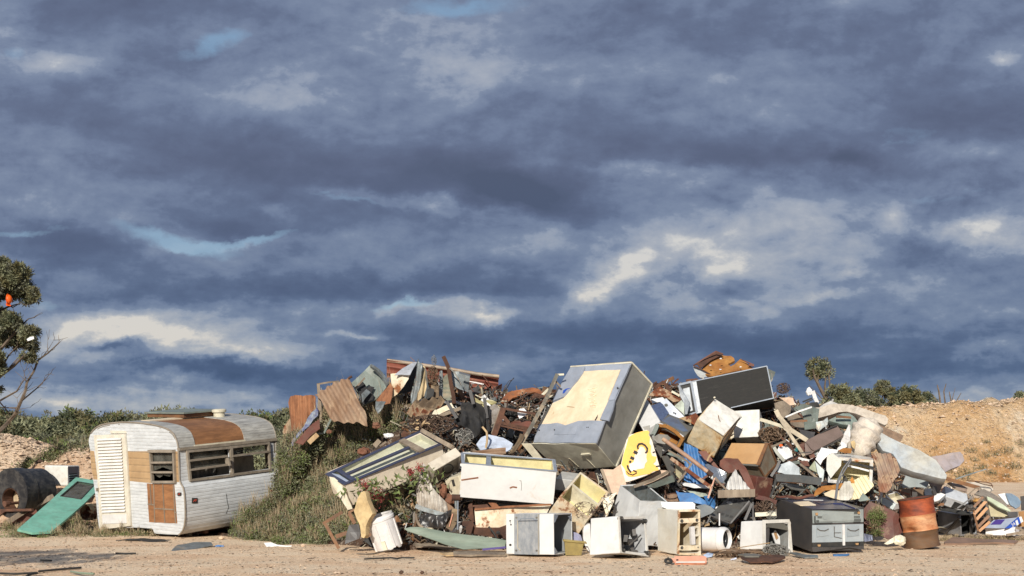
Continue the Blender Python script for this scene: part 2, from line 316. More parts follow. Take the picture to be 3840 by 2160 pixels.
def sheet(name,label,cat,c,pts,mat,Y=None,yaw=0,pitch=10,thick=.012,corr=None,dent=.03,curl=0,parent=None,group=None,smooth=None,du=.12,seed=None,rag=0,anchor=None,off=0):
    """plate traced on its own tilted plane; corr=(pixel a, pixel b, spacing, height): ridges run a->b"""
    ax=sum(p[0] for p in pts)/len(pts); ay=sum(p[1] for p in pts)/len(pts)
    if Y is None: Y=HD(c,ax,ay)
    o=P(c,ax,ay,Y); n=nrm(yaw,pitch)
    if anchor: o=P(*anchor)
    if n.dot(CAM-o)<0: n=-n
    o=o+n*off
    def on(x,y): r=ray(c,x,y); return CAM+r*((o-CAM).dot(n)/r.dot(n))
    w=[on(*p) for p in pts]
    if rag:
        q=[]
        for i,a in enumerate(w):
            b=w[(i+1)%len(w)]; q.append(a); L=(b-a).length; k=int(L/.08)
            for j in range(1,k):
                z=a.lerp(b,j/k); q.append(z+(noise.noise_vector(z*9)*rag))
        w=[z-n*((z-o).dot(n)) for z in q]
    sd_=seed if seed is not None else ax*.13+ay*.07
    sv=Vector((sd_,sd_*.7,0)); u=None; dv=du
    if corr:
        a,b,sp,am=corr; ra=on(*a); rb=on(*b); rd=(rb-ra).normalized(); u=n.cross(rd).normalized(); du_=sp/6; dv=.2
    cdir=Vector((1,0,0))-n*n.x; cdir.normalize()
    def d(p):
        z=noise.noise((p+sv)*1.7)*dent*1.6+noise.noise((p+sv)*5)*dent*.5
        if corr: z+=1.4*am*math.sin(2*math.pi*(p-ra).dot(u)/sp)
        if curl: z-=curl*((p-o).dot(cdir))**2
        return n*z
    mb=MB(); slab(mb,w,n,thick,u,(du_ if corr else du),dv,d)
    if smooth is None: smooth=bool(corr)
    ob=mb.build(name,mat,parent=parent,loc=o,smooth=False)
    if smooth:
        ob.data.polygons.foreach_set('use_smooth',[True]*len(ob.data.polygons)); es=ob.modifiers.new('e','EDGE_SPLIT'); es.split_angle=math.radians(60)
    if parent is None: tag(ob,label,cat,group)
    elif label: tag(ob,label)
    return ob
def bar(name,label,cat,c,pts,mat,Y=None,w=.06,t=.03,rnd=False,parent=None,group=None,dY=0,n=8):
    w=max(.014,w*{'I':.44,'H':.46,'K':.48,'G':.62,'C':.64,'D':.7,'E':.62,'B':.62,'J':.5,'L':.5}.get(c,1)); t=min(t,w*.9)
    Ys=Y if hasattr(Y,'__len__') else [Y]*len(pts)
    q=[P(c,p[0],p[1],(y if y is not None else HD(c,*p[:2]))+dY) for p,y in zip(pts,Ys)]
    mb=MB()
    if rnd: mb.tube(q,w/2,n)
    else:
        for a,b in zip(q,q[1:]):
            up=(CAM-a).normalized(); mb.bar(a,b,w,t,up)
    ob=mb.build(name,mat,parent=parent,loc=sum(q,Vector())/len(q),smooth=rnd and n>6)
    if rnd: es=ob.modifiers.new('e','EDGE_SPLIT'); es.split_angle=math.radians(50)
    if parent is None: tag(ob,label,cat,group)
    return ob
FITS={'van':[[-6.3308,23.9887,0.9669],[[0.7877,0.6151,-0.0353],[-0.6156,0.7834,-0.0859],[-0.0252,0.0894,0.9957]],[2.7238,2.2857,1.5772]],'mint':[[-8.8231,24.2772,0.528],[[0.9927,-0.0246,0.1183],[0.0558,0.9617,-0.2683],[-0.1071,0.2729,0.9561]],[0.5601,3.198,0.04]],'aircon':[[-9.4256,25.9042,1.0576],[[0.9629,0.2697,0.0095],[-0.2697,0.9629,-0.0042],[-0.0102,0.0015,0.9999]],[0.5701,0.4227,0.4267]],'oven':[[4.8725,19.6536,0.4251],[[0.97,-0.2431,0.003],[0.2423,0.9657,-0.0934],[0.0198,0.0913,0.9956]],[0.8745,1.2452,0.6594]],'dryer':[[0.4173,18.8878,0.3211],[[0.892,0.4518,-0.012],[-0.4514,0.8919,0.0292],[0.0239,-0.0207,0.9995]],[0.8004,0.6694,0.6075]],'washb':[[1.5896,18.4087,0.302],[[0.7162,0.6978,-0.0089],[-0.6903,0.7102,0.138],[0.1026,-0.0927,0.9904]],[0.5633,0.6633,0.5402]],'washc':[[2.5682,19.0712,0.3531],[[0.3963,0.9181,0.0005],[-0.9178,0.3961,-0.0285],[-0.0264,0.0108,0.9996]],[0.6251,0.3912,0.6799]],'washd':[[3.943,19.2403,0.2585],[[0.5295,0.8479,0.0254],[-0.846,0.5257,0.0886],[0.0618,-0.0684,0.9957]],[0.5253,0.5628,0.4362]],'bent':[[2.0419,19.9158,0.5371],[[0.3564,0.9138,0.1948],[-0.8835,0.3974,-0.2479],[-0.304,-0.0838,0.949]],[0.7614,0.5125,0.7714]],'chest':[[-0.0729,19.9967,1.1419],[[0.9959,-0.0177,0.0891],[0.0414,0.9615,-0.2718],[-0.0809,0.2743,0.9582]],[1.5083,0.68,0.5602]],'bigf':[[1.4086,21.2945,2.1857],[[0.7148,0.583,0.3863],[-0.6988,0.5732,0.428],[0.0281,-0.5758,0.8171]],[1.3629,0.7224,1.7111]],'black':[[3.8831,22.3005,2.5668],[[0.9622,0.2296,-0.1466],[-0.1917,0.953,0.2345],[0.1936,-0.1975,0.961]],[1.5749,0.7502,0.5901]],'rustbox':[[3.8471,22.7012,3.0252],[[0.2857,0.91,-0.3006],[-0.9188,0.1709,-0.3559],[-0.2724,0.3779,0.8849]],[1.1358,0.624,0.3041]],'cream':[[3.4181,20.9215,1.9577],[[0.819,0.5258,0.2297],[-0.2576,0.6947,-0.6716],[-0.5126,0.4909,0.7044]],[0.5357,0.7188,0.543]],'wcab':[[4.134,21.6461,2.0001],[[0.9626,0.2702,0.0184],[-0.2683,0.9421,0.2012],[0.037,-0.1986,0.9794]],[0.4447,0.4906,0.4833]],'tan':[[3.9278,20.5567,1.3886],[[0.7679,0.4893,-0.4134],[-0.6396,0.5489,-0.5382],[-0.0364,0.6777,0.7345]],[0.6994,0.4776,0.399]],'wbox':[[2.4543,21.4059,1.9787],[[0.8291,0.5345,-0.1638],[-0.1318,0.4716,0.8719],[0.5433,-0.7013,0.4615]],[0.3281,0.5978,0.833]],'panelw':[[2.8659,21.6223,2.455],[[0.3317,-0.7279,-0.6001],[-0.9289,-0.1412,-0.3422],[0.1644,0.6709,-0.7231]],[0.575,0.4519,0.499]],'foam':[[2.7304,20.9262,1.9075],[[0.8369,0.4518,0.309],[-0.2547,0.8211,-0.5108],[-0.4845,0.3488,0.8023]],[0.4828,0.4775,0.2471]],'openf':[[1.0707,19.7053,0.7562],[[0.8073,0.4047,0.4295],[-0.1084,0.8171,-0.5662],[-0.5801,0.4105,0.7036]],[0.5761,0.9103,0.3727]],'drawer':[[0.9197,20.6323,1.0675],[[0.9533,0.3003,0.0328],[-0.2782,0.9152,-0.2916],[-0.1176,0.2689,0.956]],[0.2947,0.4122,0.2015]],'display':[[-2.0627,20.4414,1.2964],[[0.8212,-0.5432,-0.1748],[0.4314,0.7914,-0.4332],[0.3736,0.2803,0.8842]],[1.8067,0.684,0.3947]],'acunit':[[-1.1198,20.2708,1.3209],[[0.7798,-0.615,0.1167],[0.4241,0.3818,-0.8212],[0.4605,0.6899,0.5586]],[0.5662,0.1748,0.4528]],'smallc':[[-0.7873,20.0094,1.0593],[[0.6626,0.6591,-0.3558],[-0.7238,0.6857,-0.0777],[0.1927,0.309,0.9313]],[0.3493,0.3991,0.3235]],'steel':[[8.3135,23.0973,0.2423],[[0.2766,0.9576,-0.0799],[-0.9598,0.2712,-0.0723],[-0.0475,0.0967,0.9942]],[0.6705,0.3484,0.4006]],'hole':[[8.0265,22.4448,0.705],[[0.9474,0.1986,0.2511],[0.0088,0.7677,-0.6407],[-0.32,0.6092,0.7256]],[0.4272,0.2909,0.1977]],'tray':[[6.7143,21.6286,0.7017],[[0.9174,-0.3978,0.0092],[0.3256,0.7371,-0.5921],[0.2288,0.5462,0.8058]],[0.2505,0.2855,0.1316]],'crump':[[5.584,20.4143,1.2706],[[0.9669,0.2499,0.0513],[-0.2435,0.9639,-0.1075],[-0.0763,0.0915,0.9929]],[0.6971,0.5938,0.4242]],'styro':[[9.0389,22.7181,0.1615],[[0.8734,0.4847,-0.0477],[-0.487,0.8708,-0.0668],[0.0092,0.0816,0.9966]],[0.5032,0.9341,0.1481]],'carton':[[8.4465,20.6152,0.4831],[[0.8147,0.0927,-0.5724],[-0.1321,-0.9315,-0.339],[-0.5646,0.3518,-0.7466]],[0.0893,0.4915,0.2998]],'brownb':[[4.0027,20.0013,1.0057],[[0.808,-0.5645,0.1687],[0.58,0.8125,-0.0588],[-0.1039,0.1453,0.9839]],[0.3712,0.2,0.3157]],'slot':[[3.4828,19.7072,0.6346],[[0.6855,0.6766,-0.2687],[-0.7019,0.5162,-0.4908],[-0.1934,0.5251,0.8288]],[0.4318,0.5602,0.0538]],'yellow':[[2.1373,20.3213,1.3689],[[0.9507,0.3046,0.0574],[-0.1965,0.4488,0.8718],[0.2398,-0.8401,0.4865]],[0.5306,0.15,1.526]]}
AX={'L':(0,-1),'R':(0,1),'F':(1,-1),'K':(1,1),'T':(2,1),'B':(2,-1)}
class Bx:
    def __init__(s,key,dent=.006,seed=None):
        c,R,d=FITS[key]; s.d=Vector(d); s.R=Matrix(R); s.o=Vector(c)-s.R@Vector((0,0,s.d.z/2)); s.dent=dent; s.seed=Vector((seed or len(key)*3.1+d[0]*7,0,0))
    def disp(s,p): return p+noise.noise_vector(p*2.6+s.seed)*s.dent+noise.noise_vector(p*8+s.seed)*s.dent*.3
    def hit(s,f,c,x,y,out=0.):
        a,sg=AX[f]; n=s.R.col[a]*sg; h=s.d[a]/2+out; ctr=s.o+s.R@Vector((0,0,s.d.z/2)); p0=ctr+n*h
        r=ray(c,x,y); w=CAM+r*((p0-CAM).dot(n)/r.dot(n)); return s.R.transposed()@(w-s.o)
    def root(s,name,label,cat,group=None):
        e=thing(name,label,cat,s.o,group); e.rotation_euler=s.R.to_euler(); s.e=e; return e
    def lp(s,u,v,w): return Vector((u*s.d.x/2,v*s.d.y/2,(w+1)*s.d.z/2))
    def mesh(s,name,mb,mat,smooth=False,bevel=0,parent=None,disp=True):
        return mb.build(name,mat,parent=parent or s.e,local=True,smooth=smooth,bevel=bevel,disp=s.disp if disp else None)
    def shell(s,name,mat,open='',wall=.04,liner=None,n=7,bevel=.008,floor=None,lname='liner'):
        """body box, optionally open on one side with a lined cavity"""
        mb=MB(); lb=MB(); d=s.d; c0=Vector((0,0,d.z/2))
        for f,(a,sg) in AX.items():
            b,e=[i for i in range(3) if i!=a]
            def q(i,j,k,h,hb,he):
                v=Vector((0,0,0)); v[a]=sg*h; v[b]=i*hb; v[e]=j*he; return c0+v
            hb,he=d[b]/2,d[e]/2
            if f!=open:
                vs=[q(-1+2*i/n,-1+2*j/n,0,d[a]/2,hb,he) for i in range(n+1) for j in range(n+1)]
                mb.add(vs,[(i*(n+1)+j,(i+1)*(n+1)+j,(i+1)*(n+1)+j+1,i*(n+1)+j+1) for i in range(n) for j in range(n)])
            else:
                o4=[(-1,-1),(1,-1),(1,1),(-1,1)]
                vs=[q(i,j,0,d[a]/2,hb,he) for i,j in o4]+[q(i,j,0,d[a]/2,hb-wall,he-wall) for i,j in o4]+[q(i,j,0,d[a]/2-.03,hb-wall,he-wall) for i,j in o4]
                fs=[(k,(k+1)%4,4+(k+1)%4,4+k) for k in range(4)]+[(4+k,4+(k+1)%4,8+(k+1)%4,8+k) for k in range(4)]
                mb.add(vs,fs)
                dp=floor or wall
                vs=[q(i,j,0,d[a]/2-.004,hb-wall+.0,he-wall+.0) for i,j in o4]+[q(i,j,0,-d[a]/2+dp,hb-wall-.004,he-wall-.004) for i,j in o4]
                for k in range(4):  vs[k]=q(o4[k][0],o4[k][1],0,d[a]/2-.006,hb-wall-.003,he-wall-.003)
                lb.add(vs,[(k,(k+1)%4,4+(k+1)%4,4+k) for k in range(4)]+[(4,5,6,7)])
        ob=s.mesh(name,mb,mat)
        me=ob.data; bm=bmesh.new(); bm.from_mesh(me); bmesh.ops.remove_doubles(bm,verts=bm.verts[:],dist=1e-4)
        bmesh.ops.recalc_face_normals(bm,faces=bm.faces[:]); bm.to_mesh(me); bm.free()
        if bevel:
            b=ob.modifiers.new('bevel','BEVEL'); b.width=bevel; b.segments=2; b.limit_method='ANGLE'; b.angle_limit=math.radians(50)
        s.body=ob
        if open and liner: s.mesh(lname,lb,liner)
        return ob
    def patch(s,name,mat,f,c,pts,thick=.006,out=0.,holes=None,parent=None,rag=0,du=.1):
        a,sg=AX[f]; n=Vector((0,0,0)); n[a]=sg
        w=[s.hit(f,c,*p,out=out+thick) for p in pts]
        if rag:
            q=[]
            for i,x in enumerate(w):
                y=w[(i+1)%len(w)]; q.append(x); k=int((y-x).length/.05)
                for j in range(1,k):
                    z=x.lerp(y,j/k); dd=noise.noise_vector(z*14)*rag; dd[a]=0; q.append(z+dd)
            w=q
        hs=[[s.hit(f,c,*p,out=out+thick) for p in h] for h in holes] if holes else None
        mb=MB(); slab(mb,w,n,thick+.001,None,du,du,None,hs); return s.mesh(name,mb,mat,parent=parent)
    def strip(s,name,mat,f,c,pts,w=.02,t=.01,parent=None,closed=False,rnd=False):
        q=[s.hit(f,c,*p,out=t/2+.001) for p in pts]
        if closed: q.append(q[0])
        a,sg=AX[f]; n=Vector((0,0,0)); n[a]=sg; mb=MB()
        if rnd: mb.tube(q,w/2,6)
        else:
            for i,(x,y) in enumerate(zip(q,q[1:])):
                dr=(y-x).normalized()*(w/2 if closed else 0); mb.bar(x-dr*0,y+dr,w,t+.0007*(i%2),n)
        return s.mesh(name,mb,mat,parent=parent)
def ell(cx,cy,rx,ry,n=20,a0=0,a1=360,rot=0):
    o=[]; cr,sr=math.cos(math.radians(rot)),math.sin(math.radians(rot)); full=abs(a1-a0)>=360
    for i in range(n if full else n+1):
        a=math.radians(a0+(a1-a0)*i/n); x=rx*math.cos(a); y=ry*math.sin(a); o.append((cx+x*cr-y*sr,cy+x*sr+y*cr))
    return o
# ---------------- ground and terrain ----------------
def interp(tb,x):
    if x<=tb[0][0]: return tb[0][1]
    for (a,p),(b,q) in zip(tb,tb[1:]):
        if x<=b: return p+(q-p)*(x-a)/(b-a)
    return tb[-1][1]
def X22(px,Y=22.): return (px-1288)/3110*Y
HT=[(X22(a),b) for a,b in [(540,0),(640,.2),(700,.8),(740,1.4),(800,2.15),(900,2.5),(1000,2.55),(1100,2.6),(1250,2.4),(1330,2.35),(1400,2.4),(1700,2.5),(1800,2.6),(1940,2.5),(2000,2.25),(2100,2.05),(2200,1.85),(2280,1.3),(2400,.75),(2500,.5),(2576,.35),(2700,.2),(2800,0)]]
YF=[(-5.6,23.2),(-4.1,22.0),(-2.9,20.8),(-1.85,20.0),(-.55,19.95),(4.8,20.1),(5.8,20.7),(6.6,22.8),(8,23.6),(12,24)]
def mz(X,Y):
    h=interp(HT,X); yf=interp(YF,X); t=(Y-yf)/1.2
    if t<0: return -.05
    back=(Y-(yf+1.2*h+2.2))/1.6
    return max(-.05,min(t,h+.04*t)-max(0,back))
def surf(c,x,y):
    r=ray(c,x,y); Y=19.
    while Y<27:
        p=CAM+r*Y
        if p.z<max(0,mz(p.x,Y)): return p
        Y+=.05
    return CAM+r*22.5
def grid(name,xs,ys,zf,mat,kind='structure',smooth=True,xf=None):
    vs=[]; 
    for y in ys:
        for x in xs:
            X=xf(x,y) if xf else x; vs.append((X,y,zf(X,y)))
    n=len(xs); fs=[(j*n+i,j*n+i+1,(j+1)*n+i+1,(j+1)*n+i) for j in range(len(ys)-1) for i in range(n-1)]
    me=bpy.data.meshes.new(name); me.from_pydata(vs,[],fs); me.materials.append(mat); me.polygons.foreach_set('use_smooth',[smooth]*len(fs))
    o=bpy.data.objects.new(name,me); link(o); tag(o,kind=kind); return o
def earth(name,stops,s=1.2,speck=None,bump=.6,fine=60.,bd=.03):
    m=bpy.data.materials.new(name); m.use_nodes=True; t=NT(m.node_tree)
    for n in list(t.n): t.n.remove(n)
    g=t('ShaderNodeTexCoord',out=3); 
    mpp=t('ShaderNodeMapping',{0:g,3:(.45 if s>.5 else 1,1,1)})
    a=t('ShaderNodeTexNoise',{'Vector':mpp,'Scale':s,'Detail':10.,'Roughness':.62,'Distortion':.3},out=0)
    c=t.ramp(a,[(p,RGB(*q)) for p,q in stops])
    b=t('ShaderNodeTexNoise',{'Vector':g,'Scale':fine,'Detail':6.,'Roughness':.75},out=0)
    c=t.mix(t('ShaderNodeMapRange',{0:b,1:.5,2:.72,3:0.,4:.7},clamp=True),c,RGB(120,92,72))
    c=t.mix(t('ShaderNodeMapRange',{0:b,1:.47,2:.30,3:0.,4:.75},clamp=True),c,RGB(226,208,188))
    v=t('ShaderNodeTexVoronoi',{'Vector':g,'Scale':fine*.45,'Randomness':1.},out=0); 
    if speck:
        e=t('ShaderNodeTexNoise',{'Vector':g,'Scale':speck,'Detail':5.,'Roughness':.7},out=0)
        c=t.mix(t('ShaderNodeMapRange',{0:e,1:.62,2:.70,3:0.,4:.7},clamp=True),c,RGB(98,70,50))
    h=t.math('ADD',t.math('MULTIPLY',v,.6),t.math('ADD',b,t.math('MULTIPLY',a,1.5)))
    bp=t('ShaderNodeBump',{'Strength':bump,'Distance':bd,'Height':h})
    p=t('ShaderNodeBsdfPrincipled',{'Base Color':c,'Roughness':.95,'Normal':bp}); o=t.n.new('ShaderNodeOutputMaterial'); t.l.new(p,o.inputs[0]); return m
gmat=earth('pale_gravelly_earth',[(.3,(206,166,130)),(.45,(222,190,154)),(.55,(230,206,174)),(.7,(212,172,132))],s=.9,speck=9,fine=34.)
ys=[6*1.028**i for i in range(230)]
def gz(X,Y):
    z=noise.noise(Vector((X*.35,Y*1.1,0)))*.035+noise.noise(Vector((X*2.5,Y*3,3)))*.012
    if Y>60: z-=min(.5,(Y-60)*.02)
    return z-.01
g=grid('ground',[i/70 for i in range(-70,71)],ys,gz,gmat,xf=lambda u,y:u*(y*.62+6))
bankm=earth('sandy_orange_bank',[(.34,(192,136,78)),(.41,(222,176,122)),(.52,(232,194,146)),(.60,(238,208,168)),(.66,(248,234,210))],s=.22,fine=6.5,bump=1.,bd=.35)
def bank(X,Y):
    top=interp([(8,3.2),(14,3.75),(18,3.65),(22,3.9),(27,4.15),(34,4.25),(60,4.1)],X)+noise.noise(Vector((X*.7,0,9)))*.14
    w=Y-60-noise.noise(Vector((X*.15,0,5)))*1.6
    t=max(0,min(1,w/5.2)); s=max(0,min(1,.16*min(1,t*2.2)+1.0*max(0,(t-.22)/.60))) if t<1 else 1; s=min(1,s)
    return -.3+ (top+.3)*s+noise.noise(Vector((X*.5,Y*.5,2)))*.28*s+noise.noise(Vector((X*1.3,Y*.5,7)))*.3*s+noise.noise(Vector((X*2.4,Y*2.4,7)))*.16*s
grid('embankment',[7+i*.35 for i in range(170)],[56+i*.35 for i in range(44)]+[72+i*4 for i in range(12)],bank,bankm)
hillm=earth('scrubby_red_soil',[(.3,(120,92,66)),(.5,(150,112,80)),(.7,(176,132,98))],s=.3,fine=6)
def hill(X,Y):
    t=max(0,min(1,(Y-36)/60)); e=max(0,min(1,(8-X)/12)); return -.2+1.9*t*t*(3-2*t)*e+noise.noise(Vector((X*.1,Y*.1,0)))*.4*t
grid('hillside',[-90+i*1.5 for i in range(70)],[34+i*2 for i in range(60)],hill,hillm)
gravm=earth('heaped_pale_gravel',[(.3,(196,164,134)),(.5,(214,186,156)),(.7,(226,204,176))],s=1.5,speck=6,fine=22.,bump=1.,bd=.06)
def gm(X,Y):
    tp=interp([(-22,3),(-16,2.4),(-12.6,1.95),(-11.7,1.72),(-10.9,1.45),(-9.9,1.2),(-9.3,1.0),(-8.6,.6),(-7.5,0)],X*30/max(Y,25)*.9 if 0 else X)
    t=1-abs(Y-30.5)/3.9; return -.15+(tp+.15)*max(0,min(1,t*1.35))+noise.noise(Vector((X*1.5,Y*1.5,0)))*.09+noise.noise(Vector((X*5,Y*5,0)))*.03
grid('gravel_mound',[-24+i*.2 for i in range(88)],[26+i*.2 for i in range(46)],gm,gravm)
def gm2(X,Y):
    t=1-((X+9.5)/2.3)**2-((Y-28)/1.7)**2; return -.1+1.75*max(0,t)**.6+noise.noise(Vector((X*2,Y*2,4)))*.16+noise.noise(Vector((X*7,Y*7,4)))*.05
gravm2=earth('pinkish_rubble',[(.3,(178,140,108)),(.5,(206,172,140)),(.7,(220,196,168))],s=2,speck=6,fine=14.,bump=1.,bd=.08)
grid('rubble_mound',[-12.4+i*.12 for i in range(52)],[26.1+i*.12 for i in range(34)],gm2,gravm2)
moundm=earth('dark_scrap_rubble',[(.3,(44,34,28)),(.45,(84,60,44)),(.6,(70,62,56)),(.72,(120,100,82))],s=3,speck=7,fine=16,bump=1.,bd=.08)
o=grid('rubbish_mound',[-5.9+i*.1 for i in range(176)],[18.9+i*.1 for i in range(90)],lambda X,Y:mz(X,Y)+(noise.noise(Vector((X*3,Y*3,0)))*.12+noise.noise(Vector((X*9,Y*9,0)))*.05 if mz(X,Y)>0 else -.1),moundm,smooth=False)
# ---------------- foliage ----------------
def leafm(n,a,b):
    return mk(n,a,b,s=5,dirt=.0,rough=.7,bump=0,vary=.1)
lv_grey=leafm('grey_green_leaves',(130,132,100),(104,106,78)); lv_green=leafm('green_leaves',(112,126,68),(84,98,50)); lv_olive=leafm('olive_leaves',(112,106,70),(82,78,50))
lv_dark=leafm('dark_leaves',(70,76,50),(54,60,40)); lv_straw=leafm('dry_stalks',(168,150,120),(138,120,94)); lv_red=leafm('red_seed_heads',(166,72,66),(126,48,48)); lv_pale=leafm('pale_sage_leaves',(116,116,96),(92,92,74))
bark=mk('grey_brown_bark',(120,104,88),(84,72,60),s=6,dirt=.3,rough=.9,bump=.5)
def rv(): 
    while 1:
        v=Vector((random.uniform(-1,1),random.uniform(-1,1),random.uniform(-1,1)))
        if .05<v.length<1: return v.normalized()
def leaf(mb,p,L,w,d=None,mi=0):
    d=d or rv(); x=d.cross(rv()); 
    if x.length<.1: x=d.orthogonal()
    x.normalize(); mb.add([p-x*w/2,p+d*L*.5-x*w*.15,p+d*L,p+d*L*.5+x*w*.6],[(0,1,2,3)],mi)
def crown(mb,lobes,n,L,w,mis=(0,),up=.2,shell=.45,sub=14):
    vol=[a[3]*a[4]*a[5] for a in lobes]
    for lb,v in zip(lobes,vol):
        c=Vector(lb[:3]); r=Vector(lb[3:6]); subs=[]
        for i in range(sub):
            d=rv(); q=Vector((d.x*r.x,d.y*r.y,d.z*r.z))*random.uniform(.45,.95); subs.append((c+q,random.uniform(.22,.42)*min(r),random.choice(mis)))
        for i in range(max(10,int(n*v/sum(vol)))):
            sc,sr,mi=random.choice(subs); d=rv(); p=sc+d*sr*random.uniform(shell,1.15)*Vector((1,1,.7)).length/1.6
            leaf(mb,p,L*random.uniform(.6,1.3),w,(rv()+d*.8+Vector((0,0,up))).normalized(),mi)
def limb(mb,a,b,r0,r1,wob=.08,n=5,seg=7):
    a=Vector(a);b=Vector(b);L=(b-a).length; s=Vector((a.x*3,b.z*5,a.y)); pts=[]
    for i in range(seg+1):
        t=i/seg; pts.append(a.lerp(b,t)+noise.noise_vector(s+Vector((t*2.5,0,0)))*wob*L*math.sin(math.pi*t))
    mb.tube(pts,[r0+(r1-r0)*i/seg for i in range(seg+1)],n); return pts
LM=[lv_grey,lv_olive,lv_dark,lv_pale,lv_green]
def bush_mesh(seed,R,H,n,L,mis):
    random.seed(seed); cr=MB(); st=MB()
    lobes=[]
    for i in range(6):
        a=random.uniform(0,6.28); q=random.uniform(.15,.62)*R; lobes.append((q*math.cos(a),q*math.sin(a),H*random.uniform(.4,.72),R*random.uniform(.34,.5),R*random.uniform(.34,.5),H*random.uniform(.24,.36)))
    crown(cr,lobes,n,L,L*.45,mis); 
    for l in lobes: limb(st,(0,0,-.1),l[:3],.06*H/2,.02,n=4,seg=4)
    return cr,st
def copy_thing(o,loc,rz,sc):
    c=o.copy(); COL.objects.link(c); c.location=loc; c.rotation_euler=(0,0,rz); c.scale=(sc,sc,sc)
    for ch in list(o.children):
        k=ch.copy(); COL.objects.link(k); k.parent=c
    return c
protos=[]
for i,(R,H,mis) in enumerate([(2.3,2.6,(0,1,3)),(2.0,2.2,(1,2)),(2.6,2.4,(0,3,3)),(1.8,3.0,(1,2,4)),(2.2,2.0,(0,2))]):
    cr,st=bush_mesh(50+i,R,H,3000,.26,mis)
    t=thing('scrub_bush',None,None); cr.build('foliage',LM,parent=t,local=True,fix=False); st.build('stem',bark,parent=t,local=True); protos.append([t,False])
random.seed(21)
BG=['grey-green','dark olive','pale grey-green','tall olive','low dull green']
def place_bush(x,y,i,sc,label=None,group=None,z=None):
    pr=protos[i]; loc=(x,y,(hill(x,y) if z is None else z)-.1); rz=random.uniform(0,6.28)
    if not pr[1]: o=pr[0]; o.location=loc; o.rotation_euler=(0,0,rz); o.scale=(sc,)*3; pr[1]=True
    else: o=copy_thing(pr[0],loc,rz,sc)
    tag(o,label or '%s scrub bush in the far belt of bushland behind the caravan'%BG[i],'bush',group or '%s bushes of the far scrub'%BG[i]); return o
for k in range(130):
    Y=random.uniform(44,104); px=random.choice([random.uniform(-60,420),random.uniform(-60,420),random.uniform(380,820)]); x=(px-1288)/3110*Y
    place_bush(x,Y,random.randrange(5),random.uniform(.6,1.05)*(.8 if Y<75 else 1.25))
# individually described trees on top of the bank (pixels of the whole view -> lobes at their real distance)
def tree_z(name,label,lobes,trunks,Y,n,L,mis=(0,1),bare=()):
    ax=sum(l[0] for l in lobes)/len(lobes); base=P('Z',ax,1045,Y); base.z=3.6
    t=thing(name,label,'tree',base); cr=MB(); tr=MB(); k=Y/3110*1.18; n=int(n*1.25)
    if lobes: crown(cr,[(*(P('Z',a,b,Y+random.uniform(-.6,.6))-base),rx*k,max(rx,ry)*k*.9,ry*k) for a,b,rx,ry in lobes],n,L,L*.5,mis,sub=20,shell=.2)
    for pts,r in trunks:
        q=[P('Z',a,b,Y)-base for a,b in pts]; tr.tube(q,[r*(1-.7*i/(len(q)-1)) for i in range(len(q))],5)
    if lobes: cr.build('crown',LM,parent=t,local=True,fix=False)
    tr.build('trunk',bark,parent=t,local=True); return t
random.seed(5)
tree_z('tree','tall thin-trunked tree with a small rounded top on the bank',[(2050,922,20,17),(2070,935,22,20),(2040,940,14,12),(2075,918,14,12),(2058,905,12,8)],[([(2095,1050),(2082,1010),(2068,985),(2050,950),(2045,930)],.16),([(2082,1010),(2075,975),(2078,945)],.1),([(2068,985),(2056,960),(2060,940)],.07),([(2100,1040),(2095,1000),(2088,975),(2085,940),(2092,925)],.09),([(2085,1020),(2055,990),(2035,968)],.04),([(2078,1010),(2050,1005),(2040,990)],.03)],72,2200,.16,(0,1,2))
tree_z('tree','broad bushy tree just right of the tall thin-trunked tree',[(2110,990,25,22),(2095,1010,25,22),(2130,1008,24,24),(2150,1020,22,18),(2080,1025,22,18),(2112,1030,28,20)],[([(2120,1060),(2118,1020),(2112,990)],.15),([(2120,1045),(2140,1020),(2150,1005)],.1)],70,5200,.18,(0,1,0))
tree_z('tree','grey-leaved tree with open dark branches in the middle of the bank trees',[(2165,990,14,12),(2190,1000,20,17),(2180,1020,22,16),(2205,1015,18,14),(2150,1002,10,10)],[([(2180,1062),(2185,1035),(2190,1000)],.15),([(2185,1040),(2205,1020),(2212,1000)],.09),([(2182,1045),(2168,1020),(2165,995)],.08)],73,3200,.17,(0,3,2))
tree_z('tree','tree with a peaked crown leaning right behind the mattress',[(2222,972,17,14),(2235,985,18,12),(2210,985,12,10),(2245,992,12,8)],[([(2205,1060),(2212,1030),(2222,990)],.13),([(2210,1035),(2235,1012),(2248,998)],.08)],75,2300,.17,(0,1,3))
tree_z('tree','densest green-olive tree, right of centre on the bank',[(2285,985,22,16),(2300,1000,34,20),(2270,1008,28,20),(2325,1003,22,18),(2250,1025,26,18),(2290,1030,30,16),(2340,1015,16,12),(2315,1025,20,12)],[([(2300,1056),(2296,1030),(2290,1000)],.18),([(2330,1050),(2322,1030),(2330,1005)],.1),([(2265,1050),(2262,1030)],.1)],71,6500,.18,(0,1,2))
tree_z('shrub','small round shrub at the right edge on top of the bank',[(2568,996,14,9),(2580,1000,18,12),(2560,1003,8,6)],[([(2572,1015),(2572,1000)],.08)],68,1200,.15,(0,2))
tree_z('bare_tree','leafless forked dead tree rising above the bank rim',[(2330,1015,7,5)],[([(2375,1060),(2368,1030),(2362,985),(2358,968)],.09),([(2372,1050),(2378,1020),(2374,985),(2380,965)],.07),([(2366,1020),(2352,1005),(2345,990)],.04)],69,150,.13,(0,))
